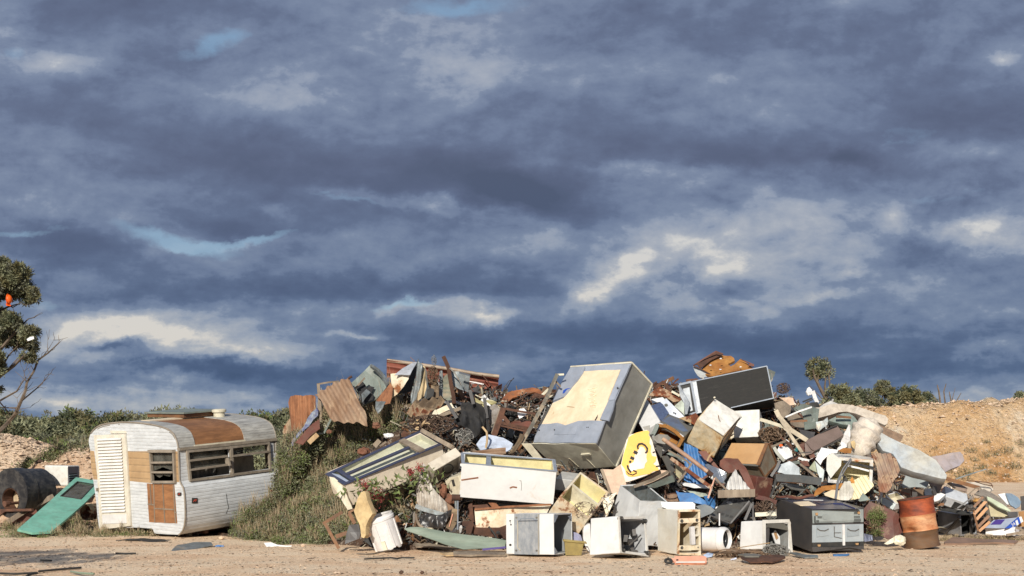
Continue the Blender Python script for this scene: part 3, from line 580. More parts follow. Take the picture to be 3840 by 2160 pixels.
tree_z('bare_tree','second leafless dead tree right of the forked one on the rim',[(2425,1022,4,2)],[([(2405,1055),(2395,1030),(2392,1005),(2388,985)],.08),([(2398,1030),(2408,1005),(2418,988)],.05),([(2394,1010),(2403,975)],.03),([(2405,1052),(2445,1035),(2462,1015)],.04)],69,40,.1,(0,))
# tufts on the bank foot
def tuft_mesh(seed,r=.25,h=.3,n=120,mis=(0,1,5),L=.09):
    random.seed(seed); mb=MB()
    for i in range(n):
        a=random.uniform(0,6.28); q=r*random.random()**.6; p=Vector((q*math.cos(a),q*math.sin(a),h*random.random()**1.3*(1-.5*q/r))); leaf(mb,p,L*random.uniform(.6,1.5),L*.28,(rv()+Vector((0,0,.6))).normalized(),random.choice(mis))
    return mb
LW=[lv_grey,lv_olive,lv_dark,lv_pale,lv_green,lv_straw]
tp=[tuft_mesh(90+i,.5,.45,200,(0,1,5,2),.16).build('weed_tuft',LW,fix=False) for i in range(3)]
random.seed(11); used=[False]*3
TF=[(2330,1155),(2345,1175),(2355,1163),(2385,1150),(2408,1168),(2440,1138),(2452,1160),(2475,1150),(2500,1146),(2530,1140),(2560,1150),(2390,1190),(2365,1200),(2430,1192),(2465,1180),(2510,1170),(2545,1180),(2420,1205),(2310,1190),(2570,1120),(2480,1115),(2350,1132),(2490,1195),(2530,1200),(2375,1172)]
for i,(x,y) in enumerate(TF):
    Y=58.
    while Y<70 and (CAM+ray('Z',x,y)*Y).z>bank((CAM+ray('Z',x,y)*Y).x,Y): Y+=.1
    k=i%3; o=tp[k]
    if used[k]: o=o.copy(); COL.objects.link(o)
    used[k]=True; p=P('Z',x,y,Y); o.location=p; o.rotation_euler=(0,0,i); s=random.uniform(.4,.9); o.scale=(s,s,s)
    tag(o,'small dry weed tuft growing on the foot of the sandy bank','plant','weed tufts on the sandy bank')
# weeds over the left flank of the heap
def inpoly(x,y,pg):
    r=False; j=len(pg)-1
    for i in range(len(pg)):
        a,b=pg[i]; c,d=pg[j]
        if (b>y)!=(d>y) and x<(c-a)*(y-b)/(d-b)+a: r=not r
        j=i
    return r
def weeds(name,label,poly,n,r,h,nl,mis,L,seed,surff=surf,front=.0,stalk=.22):
    random.seed(seed); mb=MB(); xs=[p[0] for p in poly]; yy=[p[1] for p in poly]; k=0
    while k<n:
        x=random.uniform(min(xs),max(xs)); y=random.uniform(min(yy),max(yy))
        if not inpoly(x,y,poly): continue
        k+=1; b=surff('Z',x,y); b=b-Vector((0,front*random.random(),0)); rr=r*random.uniform(.6,1.3); hh=h*random.uniform(.5,1.3); mm=random.choice(mis)
        for i in range(nl):
            a=random.uniform(0,6.28); q=rr*random.random()**.6; t=random.random()
            if random.random()<stalk*.5: leaf(mb,b+Vector((q*math.cos(a)*.5,q*math.sin(a)*.5,hh*t*.5)),hh*random.uniform(.4,.9),.010,(rv()*.35+Vector((0,0,1))).normalized(),5)
            else: leaf(mb,b+Vector((q*math.cos(a),q*math.sin(a),hh*t*(1-.4*q/rr)-.05)),L*random.uniform(.6,1.4),L*.38,(rv()+Vector((0,0,.4))).normalized(),mm if random.random()<.7 else random.choice(mis))
    o=mb.build(name,LW,loc=mb.v[0],fix=False); tag(o,label,'weeds',kind='stuff'); return o
gsurf=lambda c,x,y: P(c,x,y,min(GY(c,x,y),26))
weeds('weeds','grey-green weeds covering the left flank of the scrap heap',[(722,1120),(800,1085),(900,1080),(950,1110),(880,1160),(830,1190),(850,1250),(900,1310),(890,1345),(800,1368),(690,1368),(640,1350),(690,1290),(708,1180)],330,.20,.34,330,(0,0,3,4,1),.055,31)
weeds('weeds','dry brownish weeds in front of the leaning rusted roofing',[(800,1060),(860,1040),(960,1050),(1000,1085),(930,1110),(840,1110),(760,1120)],70,.18,.38,260,(5,0,1,0),.05,32,stalk=.35)
weeds('weeds','green weeds spreading low against the rear of the caravan',[(575,1330),(640,1290),(700,1250),(720,1290),(700,1352),(640,1362),(590,1350)],90,.17,.34,260,(0,4,3,1),.045,33)
weeds('weeds','bright green bushy weed standing behind the display cabinet',[(945,1010),(1000,995),(1030,1050),(1020,1078),(960,1085),(940,1050)],46,.16,.32,320,(4,4,1),.05,34)
weeds('weeds','green weeds between the white tub and the display cabinet',[(850,1200),(905,1215),(1045,1185),(1052,1230),(1040,1310),(960,1325),(905,1300),(880,1360),(820,1355)],120,.15,.28,300,(4,0,3,2),.05,35,front=.15)
weeds('weeds','grassy weeds along the caravan sill and green door',[(0,1322),(60,1322),(200,1312),(300,1316),(430,1340),(380,1352),(200,1352),(0,1350)],150,.16,.20,170,(0,4,1,5),.045,36,surff=gsurf)
weeds('weeds','scrubby green plants on the gravel mound behind the air conditioner',[(60,1180),(150,1140),(225,1125),(225,1165),(180,1180),(90,1215)],60,.3,.35,200,(4,1,0),.07,37,surff=lambda c,x,y:P(c,x,y,27.6 if x<215 else 26.3))
weeds('weeds','yellow-flowering weed between the oven and the brown tank',[(2182,1310),(2200,1285),(2222,1300),(2225,1330),(2195,1345)],9,.1,.22,200,(4,1,4),.04,38,surff=lambda c,x,y:P(c,x,y,20.2))
weeds('dry_brush','dry grass and twigs in front of the styrofoam box',[(2330,1352),(2400,1350),(2480,1350),(2576,1350),(2576,1358),(2400,1360),(2330,1358)],45,.12,.06,90,(5,5,1),.04,39,surff=lambda c,x,y:P(c,x,y,min(GY(c,x,y),22)),stalk=.5)
weeds('weeds','tall wispy green weeds rising before the rusted roofing sheets',[(790,1075),(840,1050),(930,1030),(1010,1050),(1000,1085),(900,1110),(800,1120)],46,.14,.62,300,(4,0,1,3),.05,41,front=.25,stalk=.4)
weeds('weeds','loose leafy weeds on the upper slope beside the display cabinet',[(740,1160),(800,1120),(880,1120),(860,1170),(820,1200),(760,1260),(720,1240)],60,.14,.5,300,(4,0,3,1),.055,42,front=.25,stalk=.3)
# dock plant with red seed heads
def dock(label,pts,Y,sc=1.):
    random.seed(int(pts[0][0])); b=P('D',pts[0][0],pts[0][1]+150,Y); t=thing('dock_plant',label,'plant',b)
    hd=MB(); lf=MB()
    for x,y in pts:
        p=P('D',x,y,Y)-b; lf.tube([Vector((p.x*.4,0,0)),p*.6,p],.006,4,1)
        for i in range(170): leaf(hd,p+Vector((random.gauss(0,.045),random.gauss(0,.04),random.gauss(0,.05)))*sc,.03,.022)
    for i in range(120):
        d=rv(); leaf(lf,Vector((random.gauss(.12,.2),random.gauss(0,.12),random.uniform(-.05,.3))),.12,.06,(d+Vector((0,-.3,.3))).normalized(),random.choice((0,0,1)))
    hd.build('seed_head',lv_red,parent=t,local=True,fix=False); lf.build('leaves',[lv_green,lv_grey],parent=t,local=True,fix=False)
dock('red-headed dock plant before the lower edge of the display cabinet',[(585,640),(620,690),(700,735),(740,750),(640,760)],19.7)
dock('smaller red-tipped dock plant beside the curved corrugated sheet',[(1040,510),(1135,470),(1050,540)],19.75,.6)
# big tree at the left edge
def left_tree():
    Y=26.; base=P('M',-130,1340,Y); base.z=0; t=thing('acacia_tree','big grey-green tree cut by the left edge, with dead lower branches','tree',base); random.seed(3)
    cr=MB(); k=Y/FPX/1.8825*1.0
    lobes=[(100,210,110,110),(200,330,75,75),(20,140,70,90),(60,300,90,70),(150,170,70,60),(240,320,40,50),(-80,250,120,150),(-60,520,130,110),(70,520,100,60),(200,610,75,70),(130,660,90,60),(200,770,60,45),(30,640,80,60),(230,700,40,60),(-10,1000,36,30),(-100,800,120,120)]
    crown(cr,[(*(P('M',a,b,Y+random.uniform(-.5,.5))-base),rx*k,rx*k*.9,ry*k) for a,b,rx,ry in lobes],62000,.085,.030,(0,1,1,3,2),sub=34,shell=.1)
    cr.build('crown',LM,parent=t,local=True,fix=False)
    lb=MB(); B=[([(-130,1500),(-110,1200),(-90,900),(-60,600),(-20,300)],.16),([(-90,900),(0,720),(100,600),(200,500)],.05),([(-90,950),(0,905),(100,830),(160,770),(210,740),(245,650)],.045),([(-90,1000),(0,860),(60,760),(125,690)],.035),
      ([(-60,1330),(0,1290),(60,1230),(110,1170),(150,1080),(180,1010),(190,950),(240,870),(270,790),(340,740),(415,670)],.05),([(150,1080),(200,1040),(260,990),(310,940),(350,890)],.02),([(-20,1090),(40,1055),(120,1010),(150,960),(180,920),(170,880)],.025),([(120,1130),(60,1128),(-10,1125)],.02),
      ([(340,740),(335,700),(338,650)],.01),([(300,770),(350,700),(380,650)],.01),([(100,600),(95,560),(65,535)],.012),([(100,600),(110,540),(108,490)],.012),([(60,400),(90,420),(150,385)],.02),([(-20,450),(60,415),(140,390)],.03),([(0,1090),(60,1160),(130,1165)],.015),([(110,1170),(130,1110),(120,1060)],.01),([(130,1140),(180,1130),(215,1125)],.008),([(60,1230),(40,1180),(0,1130)],.014),([(260,990),(300,960),(320,900)],.008),([(240,870),(220,830),(200,850)],.008),([(245,650),(290,690),(285,640)],.01),([(0,905),(60,850),(200,700),(240,660)],.018)]
    for pts,r in B:
        q=[P('M',a,b,Y+.25*math.sin(a*.03))-base for a,b in pts]; lb.tube([q[0]]+q[1:],[r*(1-.75*i/(len(q)-1)) for i in range(len(q))],5)
        for i in range(2,len(q)):   # twigs
            for j in range(2):
                d=(q[i]-q[i-1]).normalized()+rv()*.8; limb(lb,q[i],q[i]+d.normalized()*random.uniform(.12,.35),max(.006,r*.18),.003,n=3,seg=3,wob=.2)
    lb.build('trunk',bark,parent=t,local=True)
left_tree()
def shade_tree():
    random.seed(44); t=thing('acacia_tree','small bushy tree standing just outside the left edge, known by its shadow on the track','tree',(-8.3,13.9,0)); cr=MB(); tr=MB()
    crown(cr,[(0,0,2.3,.9,.8,.55),(.8,.2,2.0,.7,.6,.35),(-.9,0,2.2,.9,.7,.45)],9000,.09,.035,(0,1,3),sub=24); limb(tr,(0,0,0),(0,0,2.2),.08,.03); limb(tr,(0,0,1),(.7,.1,2),.05,.02)
    cr.build('crown',LM,parent=t,local=True,fix=False); tr.build('trunk',bark,parent=t,local=True)
shade_tree()
def hat():
    c=P('M',57,362,25.4); t=thing('hard_hat','orange hard hat hung in the crown of the big left tree','helmet',c)
    mb=MB(); n=12; vs=[]; 
    for i in range(7):
        a=math.pi/2*i/6
        for j in range(n): b=2*math.pi*j/n; vs.append(Vector((.14*math.sin(a)*1.0 if 0 else .085*math.cos(a),.085*math.sin(a)*math.cos(b),.10*math.sin(a)*math.sin(b))))
    mb.add(vs,[(i*n+j,i*n+(j+1)%n,(i+1)*n+(j+1)%n,(i+1)*n+j) for i in range(6) for j in range(n)]); mb.build('shell',orange,parent=t,local=True,smooth=True)
    m2=MB(); m2.tube([Vector((0,.09*math.cos(a),.105*math.sin(a))) for a in [i*math.pi/8 for i in range(17)]],.01,5); m2.bar((.0,0,-.09),(.02,-.02,-.14),.09,.01); m2.build('brim',orange,parent=t,local=True)
hat()
sheet('rag','pale torn rag caught on a bare branch of the big left tree','rag','M',[(190,645),(215,630),(240,625),(245,645),(220,655),(200,660)],plast,Y=25.5,thick=.01,dent=.06,du=.04)
# ---------------- caravan ----------------
def caravan():
    b=Bx('van',dent=.004); d=b.d
    root=b.root('caravan','derelict white caravan with tan band, leaning beside the scrap heap','caravan')
    sid=mk('white_van_siding',(204,207,208),(188,191,192),s=2.5,st=(1,1,3),dirt=.2,rough=.5,rib=(2,.062,.34),dirtc=(140,138,134),vary=0,bump=.35)
    tan=mk('tan_van_siding',(176,146,108),(164,134,98),s=3,dirt=.1,rough=.55,rib=(2,.124,.5),vary=0,bump=.4)
    roofm=mk('weathered_roof_sheet',(186,184,176),(146,144,138),s=2.2,st=(3,.7,3),dirt=.45,rough=.5,rib=(2,.045,.4),dirtc=(112,108,102),vary=0,bump=.4)
    trim=mk('aged_aluminium_trim',(150,140,126),(132,122,108),dirt=.3,rough=.5,vary=0)
    inside=mk('dim_interior_lining',(120,108,92),(90,80,66),dirt=.3,rough=.9,vary=0)
    prof=[(45,330),(62,295),(90,262),(130,230),(180,207),(240,193),(300,186),(370,180),(450,179),(540,184),(620,192),(700,203),(770,216),(830,232),(880,252),(915,275),(945,305),(965,345),(980,390),(990,440),(993,500),(1000,620),(1005,740),(1008,800),(1022,838),(1042,872),(1054,930),(1062,1010),(1067,1100),(1066,1200),(1056,1285),(1040,1335),(1015,1368),(995,1380)]
    bot=[(760,1366),(735,1360),(722,1325),(705,1312),(520,1302),(200,1318),(150,1322),(130,1200),(118,1050),(100,900),(82,790),(66,640),(52,480),(36,400),(36,360)]
    win=[(708,505),(936,505),(950,812),(722,812)]
    hole=[(655,832),(948,842),(960,1050),(978,1258),(680,1245),(668,1060)]
    mb=MB(); w=[b.hit('F','N',*p) for p in prof+bot]; hs=[[b.hit('F','N',*p) for p in h] for h in (win,)]
    slab(mb,w,Vector((0,-1,0)),.03,Vector((1,0,0)),.25,.25,None,hs); b.mesh('side_wall',mb,sid)
    b.patch('tan_band',tan,'F','N',[(50,482),(92,486),(130,792),(85,790),(62,640)],.003)
    b.patch('tan_band',tan,'F','N',[(438,488),(700,490),(700,828),(456,805)],.003)
    b.patch('tan_band',tan,'F','N',[(944,490),(990,490),(1002,622),(1005,818),(958,815)],.003)
    # far side wall
    mb=MB(); w2=[Vector((p.x,d.y/2-.03,p.z)) for p in w]; wz=[Vector((p[0]*d.x/2,d.y/2-.03,p[1])) for p in ((.3,.95),(.8,.95),(.8,1.45),(.3,1.45))]
    slab(mb,w2,Vector((0,1,0)),.03,Vector((1,0,0)),.5,.5,None,[wz]); b.mesh('far_wall',mb,inside)
    # roof / rear skin following the profile
    P3=[b.hit('F','N',*p) for p in prof]
    def skin(name,a,z,mat,y0=0.,y1=1.,off=0.,ny=10,th=.015):
        mb=MB(); pts=P3[a:z+1]; ns=[]
        for i in range(len(pts)):
            t=pts[min(i+1,len(pts)-1)]-pts[max(0,i-1)]; ns.append(Vector((-t.z,0,t.x)).normalized())
        top=[p+n*off for p,n in zip(pts,ns)]; ins=[p-n*th for p,n in zip(top,ns)]; m=len(pts)
        for layer in (top,ins):
            vs=[Vector((p.x,-d.y/2+d.y*(y0+(y1-y0)*j/ny),p.z)) for p in layer for j in range(ny+1)]
            mb.add(vs,[(i*(ny+1)+j,i*(ny+1)+j+1,(i+1)*(ny+1)+j+1,(i+1)*(ny+1)+j) for i in range(m-1) for j in range(ny)])
        ya,yb=-d.y/2+d.y*y0,-d.y/2+d.y*y1
        for yy in (ya,yb): mb.add([Vector((p.x,yy,p.z)) for p in top]+[Vector((p.x,yy,p.z)) for p in ins],[(i,i+1,m+i+1,m+i) for i in range(m-1)])
        for q in (0,m-1): mb.add([Vector((l[q].x,y,l[q].z)) for l in (top,ins) for y in (ya,yb)],[(0,1,3,2)])
        o=b.mesh(name,mb,mat); return o
    skin('roof_lining',0,18,inside,off=-.03)
    skin('roof',0,9,roofm,off=.006)
    # over the curve the skin is torn open: strips left and right of the bare plywood
    skin('roof_panel',9,20,roofm,0,.16,off=.006); skin('roof_panel',9,20,roofm,.66,1,off=.006)
    skin('plywood_patch',9,20,ply,.15,.67,off=-.006)
    skin('roof_edge_strip',19,20,creaml,.15,.67,off=.012)
    skin('rear_wall',23,33,sid,off=.0)
    skin('torn_edge',8,9,foam,.13,.68,off=.014,th=.02)
    # awning rail and trims
    def pt(x,y,out=0): return b.hit('R','N',x,y,out=out)
    mb=MB(); mb.bar(pt(990,468),pt(2030,362),.05,.07,Vector((1,0,0))); b.mesh('awning_rail',mb,trim)
    mb=MB(); 
    for yy in (-d.y/2-.004,d.y/2): mb.tube([Vector((p.x,yy,p.z)) for p in P3[1:]],.016,6)
    b.mesh('edge_trim',mb,trim)
    # rear wall band around the two windows
    wl=[(1085,492),(1545,450),(1568,745),(1118,798)]; wr=[(1556,446),(1950,402),(1972,690),(1568,738)]
    bandc=[(992,470),(2030,366),(2045,560),(2050,668),(1008,806),(1000,620)]
    mb=MB()
    for q in ([(992,470),(2030,366),(2034,393),(1950,402),(1556,446),(1525,450),(1100,490),(994,500)],[(994,500),(1100,490),(1122,794),(1008,806),(1000,620)],[(1525,450),(1556,446),(1568,742),(1546,745)],[(1950,402),(2034,393),(2045,560),(2050,668),(1972,690)],[(1122,794),(1546,745),(1568,742),(1972,690),(2050,668),(2052,700),(1010,832),(1008,806)]):
        slab(mb,[b.hit('R','N',*p) for p in q],Vector((1,0,0)),.025,Vector((0,1,0)),.3,.3)
    b.mesh('rear_window_wall',mb,sid)
    def window(face,pts,rails,panes,name='window',w=.04):
        fr=b.strip(name,trim,face,'N',pts,w,.05,closed=True)
        for r in rails: b.strip('sash_rail',trim,face,'N',r,.035,.06,parent=fr)
        for p in panes: b.patch('pane',glass,face,'N',p,.003,-.02,parent=fr)
        return fr
    window('F',[(695,490),(942,492),(956,815),(715,815)],[[(700,609),(938,607)],[(712,711),(942,713)]],[[(705,510),(934,512),(938,600),(712,602)],[(710,618),(936,616),(938,700),(800,650),(716,702)],[(712,722),(935,722),(900,760),(850,735),(790,770),(740,730)]])
    mb=MB(); mb.bar(b.hit('F','N',685,487,out=.03),b.hit('F','N',948,487,out=.03),.05,.09,Vector((0,-1,0))); b.mesh('window_hood',mb,trim)
    window('R',wl,[[(1095,590),(1512,540)],[(1108,688),(1528,630)]],[[(1100,500),(1490,462),(1500,545),(1112,580)],[(1112,600),(1505,552),(1512,628),(1125,678)]])
    window('R',wr,[[(1560,540),(1960,490)]],[[(1568,455),(1935,408),(1940,485),(1760,500),(1700,470),(1640,510),(1572,520)]])
    fl=b.strip('swung_sash',trim,'R','N',[(1508,560),(1528,640)],.03,.12); b.strip('dangling_stay',trim,'R','N',[(1545,715),(1565,790),(1585,880)],.02,.03)
    # curtain and inner furniture
    rg=MB(); 
    n=24; vs=[]
    for i in range(n+1):
        for j in range(9):
            vs.append(Vector((d.x/2-.12-.05*math.sin(i*1.1)-.02*j,-d.y/2+.2+.85*i/n,1.42-.68*j/8*(1-.45*i/n))))
    rg.add(vs,[(i*9+j,i*9+j+1,(i+1)*9+j+1,(i+1)*9+j) for i in range(n) for j in range(8)]); b.mesh('curtain',rg,rag,smooth=True)
    mb=MB(); mb.box((.55,.55,.75),(.6,.9,1.0)); b.mesh('cupboard',mb,mk('cream_inner_cupboard',(190,178,156),dirt=.3))
    mb=MB(); mb.box((0,0,.1),(d.x-.15,d.y-.1,.08)); b.mesh('floor',mb,inside)
    mb=MB(); mb.box((-d.x/2+.1,0,.9),(.03,d.y-.1,1.5)); b.mesh('front_wall',mb,inside)
    # door with louvres
    dr=b.patch('door',mk('cream_white_door_paint',(218,212,196),(206,198,180),dirt=.15,rough=.4,vary=0),'F','N',[(88,318),(418,306),(442,560),(480,1285),(152,1325),(128,760)],.035,.006)
    lou=mk('bright_louvre_metal',(226,224,220),(206,204,200),dirt=.08,rough=.35,vary=0); lm=MB(); nl=24
    for i in range(nl):
        t=i/nl; y0=350+(1150-350)*t; xl=128+(180-128)*t; xr=386+(430-386)*t; y1=y0-5
        a=b.hit('F','N',xl,y0+6,out=.045); c=b.hit('F','N',xr,y1,out=.045); h=.0355
        ou=Vector((0,-.024,0)); dn=Vector((0,0,-h))
        lm.add([a,c,c+dn+ou,a+dn+ou,c+dn,a+dn],[(0,1,2,3),(3,2,4,5)])
    b.mesh('louvre_panel',lm,lou,parent=dr)
    b.patch('vent_grille',lou,'F','N',[(178,1165),(436,1160),(438,1255),(184,1262)],.012,.04,parent=dr)
    b.strip('door_handle',trim,'F','N',[(138,880),(140,915)],.02,.09,parent=dr)
    b.patch('door_header',mk('cream_white_door_paint',(1,1,1)),'F','N',[(262,268),(425,272),(432,300),(268,300)],.02)
    # bared timber panel
    pp=b.patch('bared_panel',ply,'F','N',hole,.004,rag=.008)
    for q in ([(728,838),(740,1248)],[(825,840),(848,1250)],[(938,845),(962,1255)],[(665,1052),(728,1058)],[(735,1098),(940,1112)],[(690,838),(703,1060)],[(948,1140),(970,1142)]): b.strip('batten',wood,'F','N',q,.022,.012,parent=pp)
    # lights
    for f,x,y,s in (('R',1166,1015,30),('R',1982,908,27),('F',998,946,18)):
        o=b.patch('light_socket',blackm,f,'N',[(x-s,y-s+4),(x-s+5,y-s),(x+s-5,y-s),(x+s,y-s+5),(x+s,y+s-4),(x+s-5,y+s),(x-s+5,y+s),(x-s,y+s-6)],.02 if f=='F' else .03,.085 if f=='R' else 0)
        b.strip('wiring',mk('red_wiring',(190,70,50),dirt=0),f,'N',[(x-s*.5,y+s*.4),(x,y-s*.3),(x+s*.5,y-s*.5),(x+s*.3,y+s*.3)],.012,.06 if f=='F' else .24,parent=o,rnd=True)
    mb=MB(); q=[]
    for x,y in [(1450,765),(1462,950),(1470,1020),(1490,1085),(1470,1150)]:
        p=b.hit('R','N',x,y); p.x=max(interp(sorted((r.z,r.x) for r in P3[19:]),p.z)+.004,0); q.append(p)
    mb.tube(q,.004,5); b.mesh('split_seam',mb,blackm)
    # roof hatch and mushroom vent
    zt=max(p.z for p in P3); R=Matrix.Identity(3)
    mb=MB(); mb.box((-.35,.35,zt+.05),(1.15,.95,.07)); b.mesh('hatch_frame',mb,woodb)
    mb=MB(); mb.box((-.35,.35,zt+.105),(1.25,1.02,.03)); b.mesh('roof_hatch',mb,slate)
    mb=MB(); c=Vector((.35,.62,zt-.03)); mb.tube([c,c+Vector((0,0,.10))],.11,16); mb.tube([c+Vector((0,0,.10)),c+Vector((0,0,.115)),c+Vector((0,0,.15)),c+Vector((0,0,.165))],[.13,.14,.14,.11],20); b.mesh('roof_vent',mb,creaml)
    mb=MB(); mb.bar((-.3,-.6,-.02),(1.2,-.5,-.02),.08,.08); mb.bar((-.3,.6,-.02),(1.2,.6,-.02),.08,.08); mb.bar((.9,-.9,-.05),(.9,.9,-.05),.06,.06); b.mesh('chassis',mb,rust)
    c=Vector((1.0,-.75,-.06)); mb=MB(); mb.tube([c+Vector((0,-.03,0)),c+Vector((0,.03,0))],.06,12); b.mesh('jockey_wheel',mb,trim)
caravan()
# ---------------- left of the caravan ----------------
b=Bx('mint',.002); b.root('door','mint green door lying on a slant against the caravan','door')
b.patch('door_panel',green,'T','A',[(590,682),(742,708),(775,765),(660,880),(400,1103),(250,1112),(135,1086),(350,900)],.04,-.04,[[(602,716),(735,738),(628,852),(470,828)]])
b.patch('pane',glass,'T','A',[(602,716),(735,738),(628,852),(470,828)],.004,-.02); b.strip('frame',blackm,'T','A',[(602,716),(735,738),(628,852),(470,828)],.02,.008,closed=True)
b=Bx('aircon',.004); b.root('air_conditioner','rounded white air conditioner with dark grille in the gravel by the caravan','air conditioner'); b.shell('body',whited,bevel=.03)
b.patch('side_panel',bluegrey,'R','A',[(528,600),(610,596),(615,760),(535,770)],.004); pp=b.patch('grille',blackm,'R','A',[(536,655),(596,648),(600,740),(540,750)],.008)
for i in range(5): b.strip('slat',silver,'R','A',[(538,668+i*18),(597,661+i*18)],.012,.02,parent=pp)
def blower():
    Y=25.0; c=P('A',82,862,Y); t=thing('fan_housing','big round black fan housing with cream hub at the left edge','fan housing',c); k=Y/FPX/2.07
    ax=Vector((.48,.87,.04)).normalized(); u=Vector((0,0,1)); v=ax.cross(u).normalized(); u=v.cross(ax)
    def ring(r0,d0,r1,d1,up0=0,n=40): 
        vs=[v*math.cos(2*math.pi*i/n)*r+u*(math.sin(2*math.pi*i/n)*r+up)+ax*d for r,d,up in((r0,d0,up0),(r1,d1,up0)) for i in range(n)]
        return vs,[(i,(i+1)%n,n+(i+1)%n,n+i) for i in range(n)]
    R=195*k; ri=98*k; mb=MB(); up=55*k
    n=40
    A=[v*math.cos(a)*R+u*(math.sin(a)*R+up) for a in [2*math.pi*i/n for i in range(n)]]; I=[v*math.cos(a)*ri+u*math.sin(a)*ri for a in [2*math.pi*i/n for i in range(n)]]
    D=.75; vs=[p for p in A]+[p+ax*D*.35 for p in A]+[p*.94+ax*D*.42+u*up*.06 for p in A]+[p*.94+ax*D for p in A]+[p*.1+ax*D for p in A]+I
    fs=[]
    for l in range(4): fs+=[(l*n+i,l*n+(i+1)%n,(l+1)*n+(i+1)%n,(l+1)*n+i) for i in range(n)]
    fs+=[(5*n+i,5*n+(i+1)%n,(i+1)%n,i) for i in range(n)]
    mb.add(vs,fs); mb.build('housing',mk('black_dented_steel',(36,37,40),(26,27,29),s=3,dirt=.35,rough=.45,bump=.2,dirtc=(96,92,86)),parent=t,local=True)
    mb=MB(); v1,f1=ring(ri,0,ri,.5); mb.add(v1,f1)
    for i in range(36):
        a=2*math.pi*i/36; q=(v*math.cos(a)+u*math.sin(a))*ri*.93; mb.bar(q,q+ax*.45,.035,.006,q)
    mb.build('fan_blades',rust,parent=t,local=True)
    mb=MB(); v1,f1=ring(ri*.86,.25,ri*.05,.23); mb.add([p+v*.0 for p in v1],f1); mb.build('hub_disc',mk('cream_hub',(206,184,150),dirt=.25),parent=t,local=True)
    mb=MB(); mb.tube([ax*-.12+v*.02-u*.06,ax*.25-u*.06],.03,8); mb.tube([ax*-.15-u*.06,ax*-.05-u*.06],.06,10); mb.build('shaft',rust,parent=t,local=True)
    mb=MB(); mb.bar(v*-.7-u*.22-ax*.05,v*.7-u*.17-ax*.05,.06,.05); mb.bar(v*-.7-u*.5,v*.5-u*.5,.14,.05); mb.bar(v*-.1-u*.2-ax*.05,v*-.5-u*.45-ax*.1,.05,.05); mb.build('mount_frame',rust,parent=t,local=True)
blower()
def drum_pipe(name,label,cat,c,x,y,Y,r,L,ax,mat,inner,group=None):
    o=P(c,x,y,Y); ax=Vector(ax).normalized(); mb=MB(); n=22; u=ax.orthogonal().normalized(); v=ax.cross(u)
    vs=[(u*math.cos(2*math.pi*i/n)+v*math.sin(2*math.pi*i/n))*rr+ax*d+o for rr,d in((r,0),(r,L*.33),(r*1.03,L*.35),(r,L*.37),(r,L),(r*.95,L),(r*.95,.0)) for i in range(n)]
    mb.add(vs,[(l*n+i,l*n+(i+1)%n,((l+1)%7)*n+(i+1)%n,((l+1)%7)*n+i) for l in range(7) for i in range(n)])
    ob=mb.build(name,mat,loc=o); tag(ob,label,cat,group); return ob
drum_pipe('steel_barrel','open rusty barrel lying on its side under the caravan edge','barrel','A',665,955,25.4,.17,.45,(.5,.86,.03),mk('rust_grey_barrel',(134,132,112),(110,104,86),rust=.55,dirt=.3,rough=.8),rust)
bar('plank','grey board leaning from the ground up to the fan housing','plank','A',[(60,1030),(225,925),(415,828)],wood,Y=[24.7,25,25.3],w=.10,t=.02)
bar('steel_beam','red-brown beam lying behind the mint green door','beam','A',[(85,1028),(290,958)],oxide,Y=[24.9,25.1],w=.17,t=.05)
sheet('glass_panel','bowed grey-green sheet between the air conditioner and the mint door','sheet','A',[(338,740),(395,748),(432,790),(440,850),(400,880),(350,860)],slate,Y=25.4,yaw=20,dent=.05)
bar('bent_rod','thin bent grey rod below the fan housing','rod','A',[(228,905),(262,912),(320,912)],galv,Y=25.2,w=.02,rnd=True)
def ground_item(name,label,cat,c,pts,mat,h=.04,**k):
    ax=sum(p[0] for p in pts)/len(pts); ay=sum(p[1] for p in pts)/len(pts)
    return sheet(name,label,cat,c,pts,mat,Y=GY(c,ax,ay,h),yaw=0,pitch=82,**k)
ground_item('steel_sheet','dark crumpled sheet flat on the ground below the caravan','metal sheet','A',[(1330,1250),(1380,1205),(1500,1185),(1640,1190),(1655,1212),(1560,1225),(1400,1262)],galv,.03,thick=.01,dent=.02)
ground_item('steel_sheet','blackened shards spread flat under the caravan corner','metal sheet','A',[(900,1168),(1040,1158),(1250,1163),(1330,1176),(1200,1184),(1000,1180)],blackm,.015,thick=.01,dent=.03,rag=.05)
sheet('plastic_scrap','small bright blue plastic scrap on the ground by the weeds','plastic scrap','A',[(1660,1212),(1690,1203),(1735,1210),(1738,1222),(1700,1224),(1665,1220)],blue,Y=GY('A',1700,1225),pitch=35,thick=.02)
sheet('steel_offcut','folded white metal offcut lying right of the blue scrap','metal sheet','A',[(2048,1190),(2105,1184),(2150,1200),(2265,1208),(2260,1216),(2150,1212),(2120,1222),(2070,1222)],white,Y=GY('A',2100,1222),pitch=40,thick=.01)
bar('hub_cap','small cream round cap on the ground left of the wooden chair','cap','D',[(40,945),(62,945)],creaml,Y=[GY('D',50,955)]*2,w=.1,rnd=True) if 0 else None
